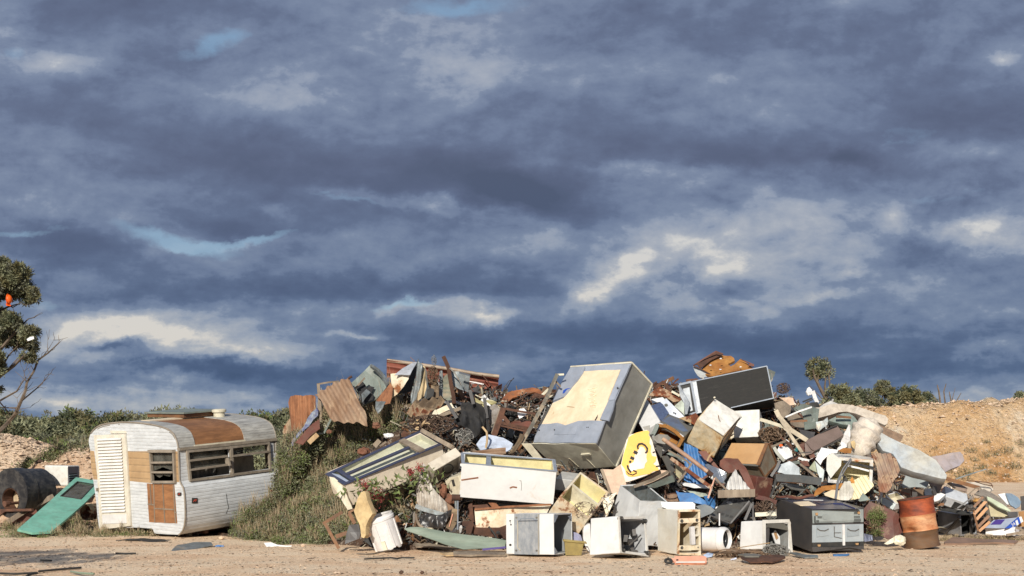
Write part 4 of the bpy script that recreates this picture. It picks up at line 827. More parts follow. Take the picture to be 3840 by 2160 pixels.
for i,(pts,lab,m) in enumerate([([(300,1412),(450,1398),(630,1383)],'long thin black stick on the gravel at lower left',blackm),([(550,1414),(620,1426),(730,1432)],'short dark green stick on the gravel at lower left',sage),([(0,1428),(120,1432),(285,1424)],'black batten lying at the bottom left corner',blackm),([(205,1448),(250,1432),(290,1426)],'forked black stick end beside the corner batten',blackm),([(900,1272),(980,1275),(1055,1273)],'thin black stick near the white dust patch',blackm),([(315,1327),(400,1330)],'tiny dark stick on the gravel in the tree shade',blackm)]):
    bar('stick',lab,'stick','A',pts,m,Y=[GY('A',x,y,.02) for x,y in pts],w=.03,rnd=True,n=5)
bar('branch','dark forked branch on the gravel below the white tub','branch','D',[(580,1385),(700,1378),(850,1372),(910,1380),(960,1372),(1085,1373)],blackm,Y=[GY('D',x,y,.02) for x,y in [(580,1385),(700,1378),(850,1372),(910,1380),(960,1372),(1085,1373)]],w=.035,rnd=True,n=5)
bar('branch','blackened twig with dry leaves at the foot of the white tub','branch','D',[(505,1330),(600,1338),(680,1330),(760,1312),(830,1298)],wood,Y=[GY('D',x,y,.03) for x,y in [(505,1330),(600,1338),(680,1330),(760,1312),(830,1298)]],w=.04,rnd=True,n=5)
ground_item('timber_strip','pale splintered boards lying flat beside the green sheet','plank','D',[(1340,1322),(1744,1308),(1744,1335),(1400,1345)],woodl,.03,thick=.02,dent=.01)
ground_item('timber_strip','curved grey-brown board below the left end of the green sheet','plank','D',[(1072,1232),(1250,1235),(1540,1272),(1480,1278),(1250,1262),(1100,1262)],wood,.05,thick=.02,dent=.02)
ground_item('timber_strip','brown weathered boards lying right along the foot of the white dryer','plank','E',[(0,1290),(300,1285),(590,1300),(590,1328),(200,1330),(0,1318)],wood,.04,thick=.03,dent=.01)
# ---------------- upper left of the heap ----------------
sheet('rusted_roofing','orange rusted corrugated sheet standing leftmost on the heap','roofing sheet','B',[(272,790),(282,740),(310,712),(360,695),(440,700),(470,706),(560,692),(610,698),(628,725),(638,830),(648,880),(560,990),(500,1100),(430,1200),(310,1290),(300,1050),(285,900)],rusto,Y=22.7,yaw=-12,pitch=4,corr=((430,720),(440,1000),.10,.014),dent=.05,curl=.25,thick=.008)
sheet('steel_sheet','dark weathered board behind the orange rusted sheet','board','B',[(205,1180),(225,1090),(275,990),(310,1020),(310,1250),(240,1230)],dkiron,Y=23.2,yaw=-30,dent=.04)
sheet('patterned_cloth','twisted blue and grey patterned cloth strip beside the orange sheet','cloth','B',[(655,865),(672,900),(660,960),(600,1010),(540,1090),(440,1180),(380,1260),(345,1350),(310,1360),(340,1260),(400,1170),(470,1100),(520,1000),(580,920)],mk('blue_patterned_cloth',(66,72,120),(140,150,160),s=14,dirt=.3,rough=.95,bump=.5),Y=22.3,yaw=-10,dent=.1,thick=.05)
sheet('brown_sheet','long red-brown panel sloping under the louvred window frame','panel','B',[(520,1130),(600,1060),(680,1005),(690,1130),(560,1230),(470,1340),(370,1310)],oxide,Y=22.1,yaw=-20,pitch=40,dent=.02)
t=thing('louvre_window_frame','timber window frame with cream louvres below the tan roofing sheet','window frame',P('B',700,1180,22.4))
bar('post','','','B',[(668,555),(690,870),(702,1180)],wood,Y=22.4,w=.09,t=.06,parent=t); bar('top_rail','','','B',[(650,556),(800,530),(935,518)],wood,Y=22.4,w=.05,t=.05,parent=t); bar('inner_post','','','B',[(705,600),(715,900)],galv,Y=22.42,w=.03,t=.03,parent=t)
sheet('louvre_panel','','','B',[(715,880),(765,905),(830,1000),(760,1165),(722,1165)],mk('cream_louvres',(206,196,168),dirt=.2,rib=(2,.07,.9)),Y=22.45,parent=t,dent=.01); bar('sill','','','B',[(640,1195),(740,1190),(835,1000)],slate,Y=22.3,w=.05,t=.04,parent=t)
sheet('rusted_roofing','wide tan and rust corrugated sheet leaning over the louvred frame','roofing sheet','B',[(625,690),(760,610),(870,545),(960,505),(1060,470),(1085,520),(1105,565),(1150,690),(1200,800),(1255,870),(1285,960),(1305,1100),(1200,1050),(1150,1040),(1040,1050),(860,1020),(810,980),(760,880),(690,740)],rustb,Y=22.0,yaw=-14,pitch=30,corr=((780,620),(1000,1010),.14,.022),dent=.06,curl=.18,thick=.008,rag=.006)
bar('rust_lug','rolled rusty top corner of the tan roofing sheet','metal strip','B',[(1055,485),(1080,465),(1105,455)],rust,Y=22.0,w=.07,rnd=True)
sheet('panel_box','large grey-green dented panel with a black torn patch','panel','B',[(1095,540),(1200,445),(1350,300),(1400,330),(1470,385),(1540,470),(1580,550),(1490,660),(1400,755),(1330,790),(1250,832),(1210,720),(1160,650)],slate,Y=22.6,yaw=8,pitch=24,dent=.05,thick=.03)
sheet('edge_strip','folded edge strip along the grey-green dented panel','metal strip','B',[(1350,297),(1375,300),(1460,355),(1540,440),(1585,545),(1565,565),(1520,465),(1440,380),(1360,322)],galv,Y=22.5,yaw=35,pitch=24,thick=.06)
sheet('black_tar_sheet','torn black tar sheet over the grey-green panel','tar sheet','B',[(1150,600),(1235,520),(1275,560),(1300,610),(1320,575),(1395,590),(1355,660),(1385,690),(1370,755),(1300,790),(1262,830),(1225,800),(1215,720)],blackcl,Y=22.45,yaw=8,pitch=24,dent=.04,rag=.02)
sheet('steel_strip','bent pale strip lying on the black tar sheet','metal strip','B',[(1222,690),(1290,620),(1345,660),(1270,750),(1235,800)],galv,Y=22.3,yaw=20,pitch=30,dent=.05)
bar('steel_strip','thin pale batten crossing the grey-green panel','batten','B',[(1140,610),(1210,540),(1270,472)],wood,Y=22.35,w=.05,t=.03)
sheet('red_roofing','long faded red corrugated sheet standing along the top of the heap','roofing sheet','C',[(0,232),(300,272),(800,345),(1100,400),(1390,432),(1382,500),(1372,600),(1366,735),(1290,715),(1050,665),(700,560),(300,480),(0,440)],redroof,Y=23.5,yaw=6,pitch=6,corr=((0,330),(1380,545),.125,.026),dent=.03,thick=.008)
bar('ridge_cap','beige rolled ridge along the top edge of the red roofing','ridge cap','C',[(5,236),(300,272),(800,345),(1100,400),(1390,434)],mk('beige_ridge',(170,150,128),dirt=.3),Y=23.42,w=.11,rnd=True)
sheet('flap','torn rusty flap at the right end of the red roofing','metal flap','C',[(1275,622),(1365,625),(1368,740),(1320,700)],rusto,Y=23.25,yaw=-25)
t=thing('old_water_tank','crushed rusty white tank with pale conical top below the red roofing','tank',P('C',180,600,22.4))
sheet('side','','','C',[(48,405),(60,400),(180,390),(290,398),(270,470),(210,560),(130,650),(68,690),(60,560)],creamr,Y=22.4,yaw=-10,pitch=4,dent=.04,parent=t,curl=.5); sheet('top','','','C',[(95,396),(200,310),(330,242),(375,240),(330,330),(290,400),(180,385)],mk('chalky_tank_top',(190,194,200),(170,174,180),dirt=.3),Y=22.4,yaw=0,pitch=55,parent=t,dent=.04)
sheet('inner_side','','','C',[(330,330),(378,242),(400,300),(345,480),(300,620),(215,640),(130,655),(210,560),(270,470)],blackm,Y=22.7,yaw=30,pitch=0,parent=t)
sheet('rusted_sheet','orange rusty crumpled sheet left of the crushed tank','rusted sheet','C',[(0,590),(45,515),(68,560),(66,680),(30,760),(-60,800),(-110,740)],rusto,Y=22.35,yaw=-30,pitch=20,dent=.1,thick=.01)
sheet('grey_sheet','mottled grey crumpled sheet below the orange rusty sheet','metal sheet','B',[(1405,770),(1480,765),(1545,790),(1500,860),(1430,915),(1400,850)],galv,Y=22.1,yaw=-10,pitch=40,dent=.1)
sheet('roofing_sheet','tall grey folded corrugated sheet right of the crushed tank','roofing sheet','C',[(375,225),(385,215),(405,250),(440,300),(430,420),(395,560),(350,760),(290,775),(300,640),(340,480)],galv,Y=22.3,yaw=-35,pitch=2,corr=((390,240),(310,770),.12,.018),dent=.03)
sheet('roofing_sheet','cream corrugated sheet standing upright at the heap top','roofing sheet','C',[(440,290),(470,320),(490,420),(500,560),(480,660),(365,755),(395,560),(430,420)],mk('cream_roofing',(198,178,140),(170,150,118),dirt=.3,rough=.6),Y=22.35,yaw=15,corr=((455,320),(400,740),.10,.02))
sheet('roofing_sheet','narrow dark grey curled sheet between the cream roofing and the mesh','roofing sheet','C',[(480,330),(505,380),(515,560),(505,640),(480,720),(470,660),(500,560),(488,420)],galv,Y=22.3,yaw=40)
for i,(pts,lab,m,yw) in enumerate([([(645,362),(680,358),(690,420),(695,680),(645,690)],'tall folded galvanised channel left of the curved rusty bar',galv,-20),([(700,470),(730,430),(770,400),(790,480),(820,600),(825,720),(745,730),(700,700)],'rust-streaked grey-green folded gutter below the curved rusty bar',mk('rusty_gutter',(118,124,110),rust=.45,dirt=.3),-30),
   ([(790,370),(900,375),(1030,418),(1018,560),(1008,625),(900,590),(820,545)],'bright galvanised panel in front of the red roofing',galv,10),([(545,480),(600,475),(640,520),(645,690),(580,700),(550,600)],'brown-grey corrugated strip under the wire mesh',dkiron,0),([(500,590),(560,580),(585,600),(570,680),(490,720)],'black plastic flap between the corrugated strips',blackm,20)]):
    sheet('scrap_sheet',lab,'metal sheet','C',pts,m,Y=22.5-.1*i,yaw=yw,dent=.04)
bar('panel_lip','bright folded lip along the galvanised panel top','metal strip','C',[(895,385),(960,400),(1032,424)],steel,Y=22.0,w=.05,t=.03)
bar('curved_bar','curved rusty bar rising highest above the red roofing','curved bar','C',[(700,185),(735,260),(765,330),(778,430),(800,560),(825,680),(832,770)],rust,Y=22.1,w=.11,t=.06)
bar('hose','thin bowed dark strip right of the curved rusty bar','strip','C',[(775,330),(840,390),(890,470),(930,550),(935,590)],galv,Y=22,w=.035,rnd=True)
random.seed(4)
def tangle(name,label,c,cx,cy,rx,ry,n,r,mat,Y=None,cat='wire',L=5,group=None,seed=1,arc=1.):
    random.seed(seed); Y=Y or HD(c,cx,cy); o=P(c,cx,cy,Y); k=Y/FPX/CR[c][2]; mb=MB()
    for i in range(n):
        a=random.uniform(0,6.28); q=random.random()**.5; p=Vector((rx*k*q*math.cos(a),random.uniform(-.5,.5)*min(rx,ry)*k,ry*k*q*math.sin(a))); d=rv(); pts=[p]
        s=random.uniform(.5,1.)*max(rx,ry)*k/L*1.3
        for j in range(L): d=(d+rv()*.55*arc).normalized(); p=p+d*s; e_=math.hypot(p.x/(rx*k),p.z/(ry*k)); p=Vector((p.x/max(1,e_),p.y*.9,p.z/max(1,e_))); pts.append(p)
        mb.tube([x+o for x in pts],r,3,caps=False)
    ob=mb.build(name,mat,loc=o,fix=False); return tag(ob,label,cat,group)
tangle('wire_mesh','wisp of grey wire mesh standing above the red roofing','C',585,235,28,75,50,.003,wireg,Y=22.3,seed=1)
tangle('wire_tangle','dry wiry creeper bundle left of the galvanised channel','C',570,420,70,110,110,.005,twig,Y=22.2,seed=2)
tangle('wire_tangle','dark twisted wire tangle left of the black cloth','C',560,1020,280,110,110,.007,wire,Y=21.3,seed=3)
tangle('wire_tangle','pale looping cable on the slope above the display cabinet','C',400,1030,130,60,7,.014,woodl,Y=21.0,seed=4,L=9)
tangle('wire_tangle','knot of grey wires right of the display cabinet end','C',960,1180,110,110,70,.006,wireg,Y=20.8,seed=5)
sheet('rusted_roofing','brown corrugated sheet curled over left of the black cloth','roofing sheet','C',[(250,880),(310,820),(370,750),(440,735),(560,700),(660,680),(735,700),(700,760),(620,810),(560,880),(490,960),(400,960),(260,930)],dkiron,Y=21.9,yaw=-20,pitch=48,corr=((350,780),(560,830),.12,.03),dent=.05) if 0 else sheet('rusted_roofing','brown corrugated sheet curled over left of the black cloth','roofing sheet','C',[(250,880),(310,820),(370,750),(440,735),(560,700),(660,680),(735,700),(700,760),(620,810),(560,880),(490,960),(400,960),(260,930)],dkiron,Y=21.9,yaw=-15,pitch=45,corr=((440,740),(330,930),.13,.03),dent=.06)
t=thing('rusty_white_box','small white box panel with rust stains left of the black cloth','box panel',P('C',660,890,21.7))
sheet('top','','','C',[(610,840),(800,760),(832,820),(640,895)],creamr,Y=21.7,pitch=40,parent=t); sheet('side','','','C',[(495,960),(600,840),(635,895),(560,950)],creaml,Y=21.8,pitch=5,yaw=-20,parent=t)
bar('plank','grey plank under the small rusty white box','plank','C',[(560,955),(700,905),(930,820)],wood,Y=21.5,w=.09,t=.04)
# black cloth heap
def cloth(name,label,c,pts,mat,Y,amp=.16,yaw=0,pitch=15,cat='cloth',f=3.2,thick=.02,du=.05,seed=0):
    o=sheet(name,label,cat,c,pts,mat,Y=Y,yaw=yaw,pitch=pitch,dent=0,du=du,thick=thick,rag=.02)
    n=nrm(yaw,pitch)
    for v in o.data.vertices:
        p=v.co*f+Vector((seed,0,0)); p.x*=1.7; v.co+=n*(abs(noise.noise(p))*2-.3)*amp+n*noise.noise(p*2.7)*amp*.35
    o.data.polygons.foreach_set('use_smooth',[True]*len(o.data.polygons)); return o
cloth('black_cloth','limp black cloth draped over posts at the centre of the upper heap','C',[(930,760),(1000,745),(1080,765),(1150,800),(1200,860),(1230,930),(1215,1000),(1190,1080),(1150,1160),(1080,1190),(1010,1150),(960,1080),(900,1040),(830,1000),(850,960),(920,890),(900,830)],blackcl,21.4,.2)
cloth('black_cloth','narrow black cloth strip hanging right of the larger black cloth','C',[(1250,780),(1275,800),(1270,900),(1262,1000),(1275,1110),(1240,1120),(1225,960)],blackcl,21.3,.08)
for i,(pts,lab) in enumerate([([(740,742),(800,840),(865,950)],'black flat post leaning left of the black cloth'),([(1025,600),(1050,690),(1072,775)],'black flat post standing above the black cloth'),([(1208,700),(1220,800),(1238,950)],'black flat post standing right of the black cloth')]):
    bar('post',lab,'post','C',pts,charcoal,Y=21.3,w=.09,t=.04)
sheet('concrete_slab','rough grey slab standing right of the black cloth','slab','C',[(1275,800),(1340,770),(1400,830),(1370,920),(1330,1010),(1280,1040),(1265,920)],mk('rough_grey_board',(120,114,108),(150,144,138),s=6,dirt=.5,rough=.9,bump=.6),Y=21.5,dent=.06,thick=.04,yaw=10)
sheet('corrugated_offcut','pale yellow-green corrugated offcut below the red roofing','roofing sheet','C',[(1090,705),(1150,730),(1300,740),(1360,760),(1290,790),(1240,800),(1180,830),(1120,790)],mk('pale_yellow_roofing',(186,178,130),dirt=.3),Y=22.4,pitch=40,corr=((1100,720),(1330,760),.1,.02))
bar('white_strip','bright white strip on the yellow-green offcut','strip','C',[(1170,715),(1280,800)],white,Y=22.2,w=.06,t=.02)
# car roof arch
t=thing('car_body_panel','arched rusty car body panel on the skyline left of the big fridge','car panel',P('C',1680,700,22.8))
sheet('shell','','','C',[(1405,735),(1440,665),(1500,615),(1600,585),(1700,570),(1800,565),(1880,590),(1930,640),(1960,690),(1900,660),(1830,625),(1700,640),(1560,680),(1480,735)],mk('stained_rusty_shell',(150,90,50),(96,54,32),s=4,dirt=.3,rough=.8,rust=.3,rustc=((200,160,100),(190,176,150))),Y=22.8,pitch=40,parent=t,dent=.05,thick=.04,curl=.1)
sheet('rib','','','C',[(1830,635),(1930,650),(1950,690),(1880,700),(1780,690)],rust,Y=22.6,pitch=10,parent=t)
for i,(pts,lab) in enumerate([([(1530,770),(1660,710),(1770,640)],'thin rusty rod slanting below the arched car panel'),([(1600,800),(1740,740),(1880,675)],'second rusty rod beside the slanting one below the car panel'),([(1790,800),(1890,770)],'short rusty rod left of the leaning steel frame')]): bar('rod',lab,'rod','C',pts,rust,Y=22.0,w=.04,rnd=True)
sheet('plasterboard','broken white board in the middle of the rusty bed frame','board','C',[(1620,860),(1650,830),(1700,830),(1740,880),(1700,920),(1640,955),(1615,900)],white,Y=21.3,yaw=-10,rag=.015)
tangle('wire_ball','black ball of burnt wire inside the rusty bed frame','C',1535,890,75,95,170,.012,blackm,Y=21.5,seed=6)
t=thing('rusty_bed_frame','brown rusty rectangular frame left of the leaning steel frame','metal frame',P('C',1560,980,21.2))
for pts,w in [([(1440,825),(1385,1000),(1325,1165)],.15),([(1450,828),(1640,865),(1838,895)],.06),([(1400,1005),(1560,1040),(1830,1105)],.08),([(1385,1035),(1560,1075),(1820,1135)],.04),([(1840,900),(1795,1070)],.05),([(1440,930),(1510,1010)],.1),([(1720,1075),(1690,1180)],.07)]: bar('frame_bar','','','C',pts,rust,Y=21.2,w=w,t=.05,parent=t)
sheet('floor_pan','','','C',[(1530,1000),(1600,960),(1780,985),(1800,1060),(1560,1020)],oxide,Y=21.4,pitch=60,parent=t)
bar('plank','grey timber lining the left side of the rusty bed frame','plank','C',[(1428,822),(1370,980),(1315,1145)],wood,Y=21.35,w=.12,t=.05)
t=thing('steel_frame','tall leaning steel frame propped on the left side of the big fridge','metal frame',P('C',1800,1240,21.2))
bar('stile','','','C',[(2105,410),(1960,730),(1800,1030),(1665,1260)],mk('weathered_frame',(98,100,92),(78,72,64),rust=.35,dirt=.3),Y=[21.5,21.3,21.1,20.9],w=.10,t=.06,parent=t); bar('top_rail','','','C',[(2105,412),(2190,408)],creaml,Y=21.5,w=.05,t=.05,parent=t); bar('brace','','','C',[(2085,490),(2150,560)],wood,Y=21.5,w=.05,t=.03,parent=t)
sheet('white_offcut','pale triangular sheet behind the leaning steel frame','sheet','C',[(1915,650),(2000,570),(2010,600),(1950,660)],creaml,Y=22.2,yaw=20)
sheet('car_bonnet','pale blue-white curved car bonnet lying behind the chest freezer','bonnet','C',[(1108,1262),(1170,1190),(1260,1158),(1350,1170),(1440,1205),(1560,1295),(1530,1350),(1440,1395),(1350,1380),(1290,1330),(1160,1340)],mk('pale_blue_white_paint',(196,206,222),(180,190,206),dirt=.25,rough=.35),Y=20.9,yaw=5,pitch=50,dent=.05,thick=.02,du=.08)
sheet('curled_roofing','dark curled corrugated sheet right of the pale bonnet','roofing sheet','C',[(1640,1130),(1690,1150),(1660,1230),(1610,1320),(1540,1385),(1470,1405),(1560,1320),(1600,1230)],dkiron,Y=20.8,yaw=-20,pitch=20,corr=((1650,1150),(1500,1400),.08,.015),dent=.06)
sheet('corrugated_offcut','brown corrugated offcut in front of the pale bonnet','roofing sheet','C',[(1050,1355),(1290,1310),(1400,1300),(1472,1295),(1475,1370),(1400,1395),(1250,1400)],rustb,Y=20.5,yaw=5,pitch=30,corr=((1060,1360),(1470,1330),.06,.012))
bar('bent_pipe','bent cream pipe above the pale bonnet','pipe','C',[(1180,1055),(1235,1120),(1242,1180),(1240,1240),(1225,1320)],woodl,Y=20.7,w=.06,rnd=True)
for i,(x,y,r) in enumerate([(1190,1150,36),(1040,700,36),(1395,600,20)]): pass
def chunk(name,label,c,x,y,r,mat,Y=None,cat='rubble',sq=(1,1,.8),seed=1,group=None,parent=None):
    Y=Y or HD(c,x,y); k=Y/FPX/CR[c][2]*r; o=P(c,x,y,Y); bm=bmesh.new(); bmesh.ops.create_icosphere(bm,subdivisions=3,radius=1)
    for v in bm.verts:
        d=v.co.copy(); m=1+.35*noise.noise(d*1.6+Vector((seed*5,0,0)))+.15*noise.noise(d*5+Vector((seed,3,0))); q=d*m; v.co=Vector((q.x*sq[0],q.y*sq[1],q.z*sq[2]))*k
    me=bpy.data.meshes.new(name); bm.to_mesh(me); bm.free(); me.materials.append(mat); ob=bpy.data.objects.new(name,me); link(ob,parent); ob.location=o-(parent.location if parent else Vector((0,0,0))); 
    if not parent: tag(ob,label,cat,group)
    return ob
chunk('brick_rubble','orange-brown rubble lump above the display cabinet','D',575,305,58,brick,Y=21.6,seed=2); chunk('brick_rubble','small red rubble lump under the louvred frame','B',805,1170,36,brick,Y=22.2,seed=3); chunk('brick_rubble','reddish rubble lump in the dry weeds below the roofing','D',700,40,40,brick,Y=22,seed=4)
chunk('plastic_bag','crumpled white plastic bag in the weeds above the display cabinet','D',820,145,48,plast,Y=21.7,cat='plastic bag',sq=(1,.5,.6),seed=5)
random.seed(9)
for i in range(26):
    x=random.uniform(480,640); y=random.uniform(50,190); chunk('foam_crumb','white foam crumb in the dry weeds below the tan roofing','D',x,y,random.uniform(7,17),styro,Y=surf('D',x,y).y-.25,cat='foam crumb',seed=i,group='white foam crumbs in the weeds')
for i,(a,e,lab) in enumerate([((680,250),(735,190),'short grey board in the weeds above the display cabinet'),((735,250),(800,205),'thin grey slat right of the short board in the weeds'),((1225,60),(1240,120),'pale splintered block above the display cabinet corner'),((20,215),(110,130),'pale white batten lying at the far left weeds')]): bar('board',lab,'board','D',[a,e],wood if i<2 else woodl,Y=21.5,w=.12 if i!=1 else .05,t=.03)
# ---------------- display cabinet and neighbours ----------------
def edgebox(b,name,mat,f,ins,w=.08): pass
b=Bx('display',.007); b.root('display_cabinet','long open cream display cabinet with navy rim, tipped on the slope','display cabinet')
navy=mk('navy_rim_paint',(58,64,88),(46,52,74),dirt=.25,rough=.4)
b.shell('body',mk('cream_white_cabinet',(224,212,192),(210,196,176),dirt=.15,rough=.4),open='T',wall=.05,liner=mk('pale_mint_liner',(212,212,190),(196,194,170),dirt=.15),floor=.28)
b.strip('rim',navy,'T','D',[(215,530),(1150,96),(1358,224),(388,628)],.075,.012,closed=True)
b.strip('divider',navy,'T','D',[(400,535),(1050,255)],.075,.03); b.strip('end_bar',navy,'T','D',[(318,495),(470,590)],.075,.02); b.strip('cross_board',wood,'T','D',[(955,190),(1160,300)],.11,.04)
b.patch('end_glass',cgrey,'T','D',[(245,520),(330,540),(425,600),(385,612)],.006)
sheet('torn_flap','torn cream flap hanging at the lower end of the display cabinet','flap','D',[(208,560),(250,570),(330,640),(385,720),(440,830),(460,880),(420,890),(330,760),(240,640)],creaml,Y=19.75,yaw=-35,pitch=-5,dent=.06)
bar('board','brown weathered board above the right end of the display cabinet','board','D',[(1160,92),(1300,170),(1470,262)],wood,Y=[20.9,20.5,20.2],w=.10,t=.05)
b=Bx('acunit',.004); b.root('air_conditioner','boxy cream cooler unit with an oval hole beside the display cabinet','air conditioner'); b.shell('body',mk('cream_cooler_paint',(214,204,188),(200,190,172),dirt=.2,rough=.4))
b.patch('face_panel',mk('stained_grey_face',(158,148,134),(134,126,114),dirt=.45,rough=.6),'F','D',[(1292,496),(1533,356),(1521,482),(1258,634)],.006)
b.patch('fan_opening',blackm,'F','D',ell(1422,480,60,44,20,rot=-28),.012); b.patch('opening_mesh',silverd,'F','D',ell(1422,480,48,34,20,rot=-28),.017)
b=Bx('smallc',.004); b.root('control_box','small cream cabinet with a dark slot wedged under the cooler unit','cabinet'); b.shell('body',creaml); b.patch('slot',blackm,'F','D',[(1455,592),(1478,585),(1495,650),(1472,656)],.006)
sheet('corrugated_sheet','pale rippled corrugated sheet curling down beside the weeds','roofing sheet','D',[(1150,410),(1185,430),(1210,490),(1230,580),(1260,650),(1330,740),(1390,810),(1405,925),(1250,880),(1105,835),(1080,770),(1068,690),(1100,590),(1140,500)],mk('pale_streaky_roofing',(196,190,180),(160,146,130),s=4,dirt=.4,rough=.6),Y=19.75,yaw=-18,pitch=12,corr=((1160,420),(1180,850),.055,.009),dent=.1,curl=.6,thick=.006)
sheet('brown_sheet','pinkish-brown sheet edge right of the rippled sheet','sheet','D',[(1380,800),(1470,870),(1405,940),(1400,880)],rustb,Y=19.7,yaw=30)
bar('white_strip','white metal strip along the foot of the rippled sheet','metal strip','D',[(1095,850),(1180,885),(1290,915),(1395,945)],galv,Y=19.5,w=.10,t=.03)
chunk('brick_rubble','big rust-brown broken block under the small cream cabinet','D',1375,700,55,brick,Y=20,sq=(.8,.8,1.3),seed=7); chunk('brick_rubble','second rust-brown block lower right of the big broken one','D',1440,790,55,brick,Y=19.9,sq=(.8,.8,1.1),seed=8)
cloth('black_tarp','black plastic tarp gathered below the rippled sheet','D',[(1130,960),(1200,930),(1300,945),(1390,930),(1470,880),(1440,960),(1400,1030),(1380,1075),(1250,1070),(1150,1060)],mk('black_plastic_film',(52,52,54),(38,38,40),dirt=.2,rough=.35,bump=.2),19.4,.1,cat='tarp',f=5)
bar('curved_timber','pale curved timber left of the black tarp','timber','D',[(1100,930),(1105,985),(1130,1040),(1170,1070)],wood,Y=19.35,w=.07,rnd=True)
# strut/suspension leg
t=thing('suspension_leg','mud-caked upright suspension leg in front of the black tarp','car part',P('D',1500,1090,19.2))
bar('strut','','','D',[(1500,800),(1508,930),(1500,1085)],galv,Y=19.2,w=.06,rnd=True,parent=t); bar('slab','','','D',[(1500,880),(1480,1000),(1430,1085)],dkiron,Y=19.15,w=.16,t=.06,parent=t); bar('cap','','','D',[(1462,765),(1545,768)],rust,Y=19.2,w=.14,rnd=True,parent=t); bar('rod','','','D',[(1470,930),(1435,1060)],salmon,Y=19.1,w=.025,rnd=True,parent=t); bar('rod','','','D',[(1522,800),(1520,1090)],silver,Y=19.1,w=.03,rnd=True,parent=t)
# wooden chair with foam
t=thing('wooden_chair','broken wooden armchair frame lying in the weeds left of the tub','chair',P('D',350,1200,19.4))
for nm,pts,w in [('arm',[(165,1030),(360,910)],.07),('leg',[(190,1035),(250,1150),(325,1280)],.07),('rail',[(295,1160),(410,1120)],.09),('leg',[(425,925),(485,1030)],.08),('rail',[(420,920),(480,885)],.05),('arm',[(640,850),(710,910)],.05),('rail',[(545,1070),(600,1110),(640,1155)],.09)]: bar(nm,'','','D',pts,woodb,Y=19.3,w=w,t=.05,parent=t)
sheet('seat_board','','','D',[(430,1040),(525,1035),(545,1120),(530,1180),(385,1235),(400,1130)],charcoal,Y=19.25,yaw=-10,pitch=5,parent=t)
def cushion(name,label,c,pts,mat,Y,yaw,pitch,thick,cat='cushion',group=None,dent=.04,curl=0,rd=.05,du=.08):
    o=sheet(name,label,cat,c,pts,mat,Y=Y,yaw=yaw,pitch=pitch,thick=thick,dent=dent,du=du,curl=curl,group=group)
    me=o.data; bm=bmesh.new(); bm.from_mesh(me); bmesh.ops.remove_doubles(bm,verts=bm.verts[:],dist=1e-4); bm.to_mesh(me); bm.free()
    b=o.modifiers.new('bevel','BEVEL'); b.width=rd; b.segments=3; b.limit_method='ANGLE'; b.angle_limit=math.radians(50)
    me.polygons.foreach_set('use_smooth',[True]*len(me.polygons)); return o
cushion('seat_cushion','tall tan foam cushion standing between chair and tub','D',[(472,905),(510,780),(545,715),(575,700),(592,720),(605,790),(635,860),(662,930),(625,980),(590,1060),(588,1150),(570,1175),(545,1165),(530,1040),(500,980)],foamtan,19.2,-25,3,.12,dent=.012)
def tub():
    Y=18.95; c=P('D',810,1290,GY('D',810,1300)); c.z=.02; t=thing('washing_machine_tub','white plastic washing machine tub standing tilted with a broken lower rim','tub',c); n=40; k=c.y/FPX/2.683
    ax=(P('D',735,960,c.y)-P('D',845,1290,c.y)).normalized(); ax=(ax+Vector((0,-.12,0))).normalized(); H=345*k; u=Vector((1,0,0)); u=(u-ax*u.dot(ax)).normalized(); v=ax.cross(u)
    base=P('D',835,1270,c.y)-c; mb=MB(); vs=[]; lv=[(0,.97),(.04,.99),(.3,1.0),(.6,1.02),(.85,1.05),(.86,1.09),(.93,1.09),(.95,1.04),(1,1.03)]
    R=138*k
    for t_,r in lv:
        for i in range(n):
            a=2*math.pi*i/n; jag=(noise.noise(Vector((math.cos(a)*2,math.sin(a)*2,1)))*.09 if t_==0 else 0); vs.append(base+ax*(H*t_+jag)+(u*math.cos(a)+v*math.sin(a))*R*r)
    for t_,r in lv[::-1]:
        for i in range(n): a=2*math.pi*i/n; jag=(noise.noise(Vector((math.cos(a)*2,math.sin(a)*2,1)))*.09 if t_==0 else 0); vs.append(base+ax*(H*t_+jag)+(u*math.cos(a)+v*math.sin(a))*(R*r-.018))
    m=len(lv)*2; mb.add(vs,[(l*n+i,l*n+(i+1)%n,((l+1)%m)*n+(i+1)%n,((l+1)%m)*n+i) for l in range(m) for i in range(n)]); mb.build('tub_wall',plast,parent=t,local=True,smooth=True).modifiers.new('e','EDGE_SPLIT').split_angle=.6
    mb=MB()
    for ang in (200,250,300,345):
        a=math.radians(ang); d=u*math.cos(a)+v*math.sin(a); mb.bar(base+ax*H*.02+d*R*1.02,base+ax*H*.8+d*R*1.05,.03,.025,d)
    mb.build('rib',plast,parent=t,local=True)
    mb=MB(); a=math.radians(262); d=u*math.cos(a)+v*math.sin(a); mb.bar(base+ax*H*.0+d*R*1.04,base+ax*H*.3+d*R*1.04,.06,.05,d); mb.build('outlet',creaml,parent=t,local=True)
tub()
g_=sheet('green_sheet','long flat green-grey sheet lying in front of the heap','metal sheet','D',[(980,1085),(1040,1070),(1200,1075),(1500,1110),(1800,1165),(2010,1190),(1995,1265),(1880,1290),(1580,1290),(1400,1235),(1200,1160),(1020,1105)],mk('green_grey_sheet',(138,150,134),(120,132,118),s=2,st=(1,1,6),dirt=.15,rough=.4),Y=19.0,yaw=6,pitch=42,dent=.03,corr=((1000,1090),(1900,1250),.22,.008))
for pts in ([(1030,1085),(1300,1100),(1560,1200)],[(1100,1105),(1400,1190),(1640,1245)],[(1600,1250),(1880,1200),(1895,1190)]): pass
bar('purple_lining','dark purple sheet edge under the green sheet','sheet edge','E',[(330,1270),(450,1258),(592,1245)],cpurp,Y=18.75,w=.05,t=.03)
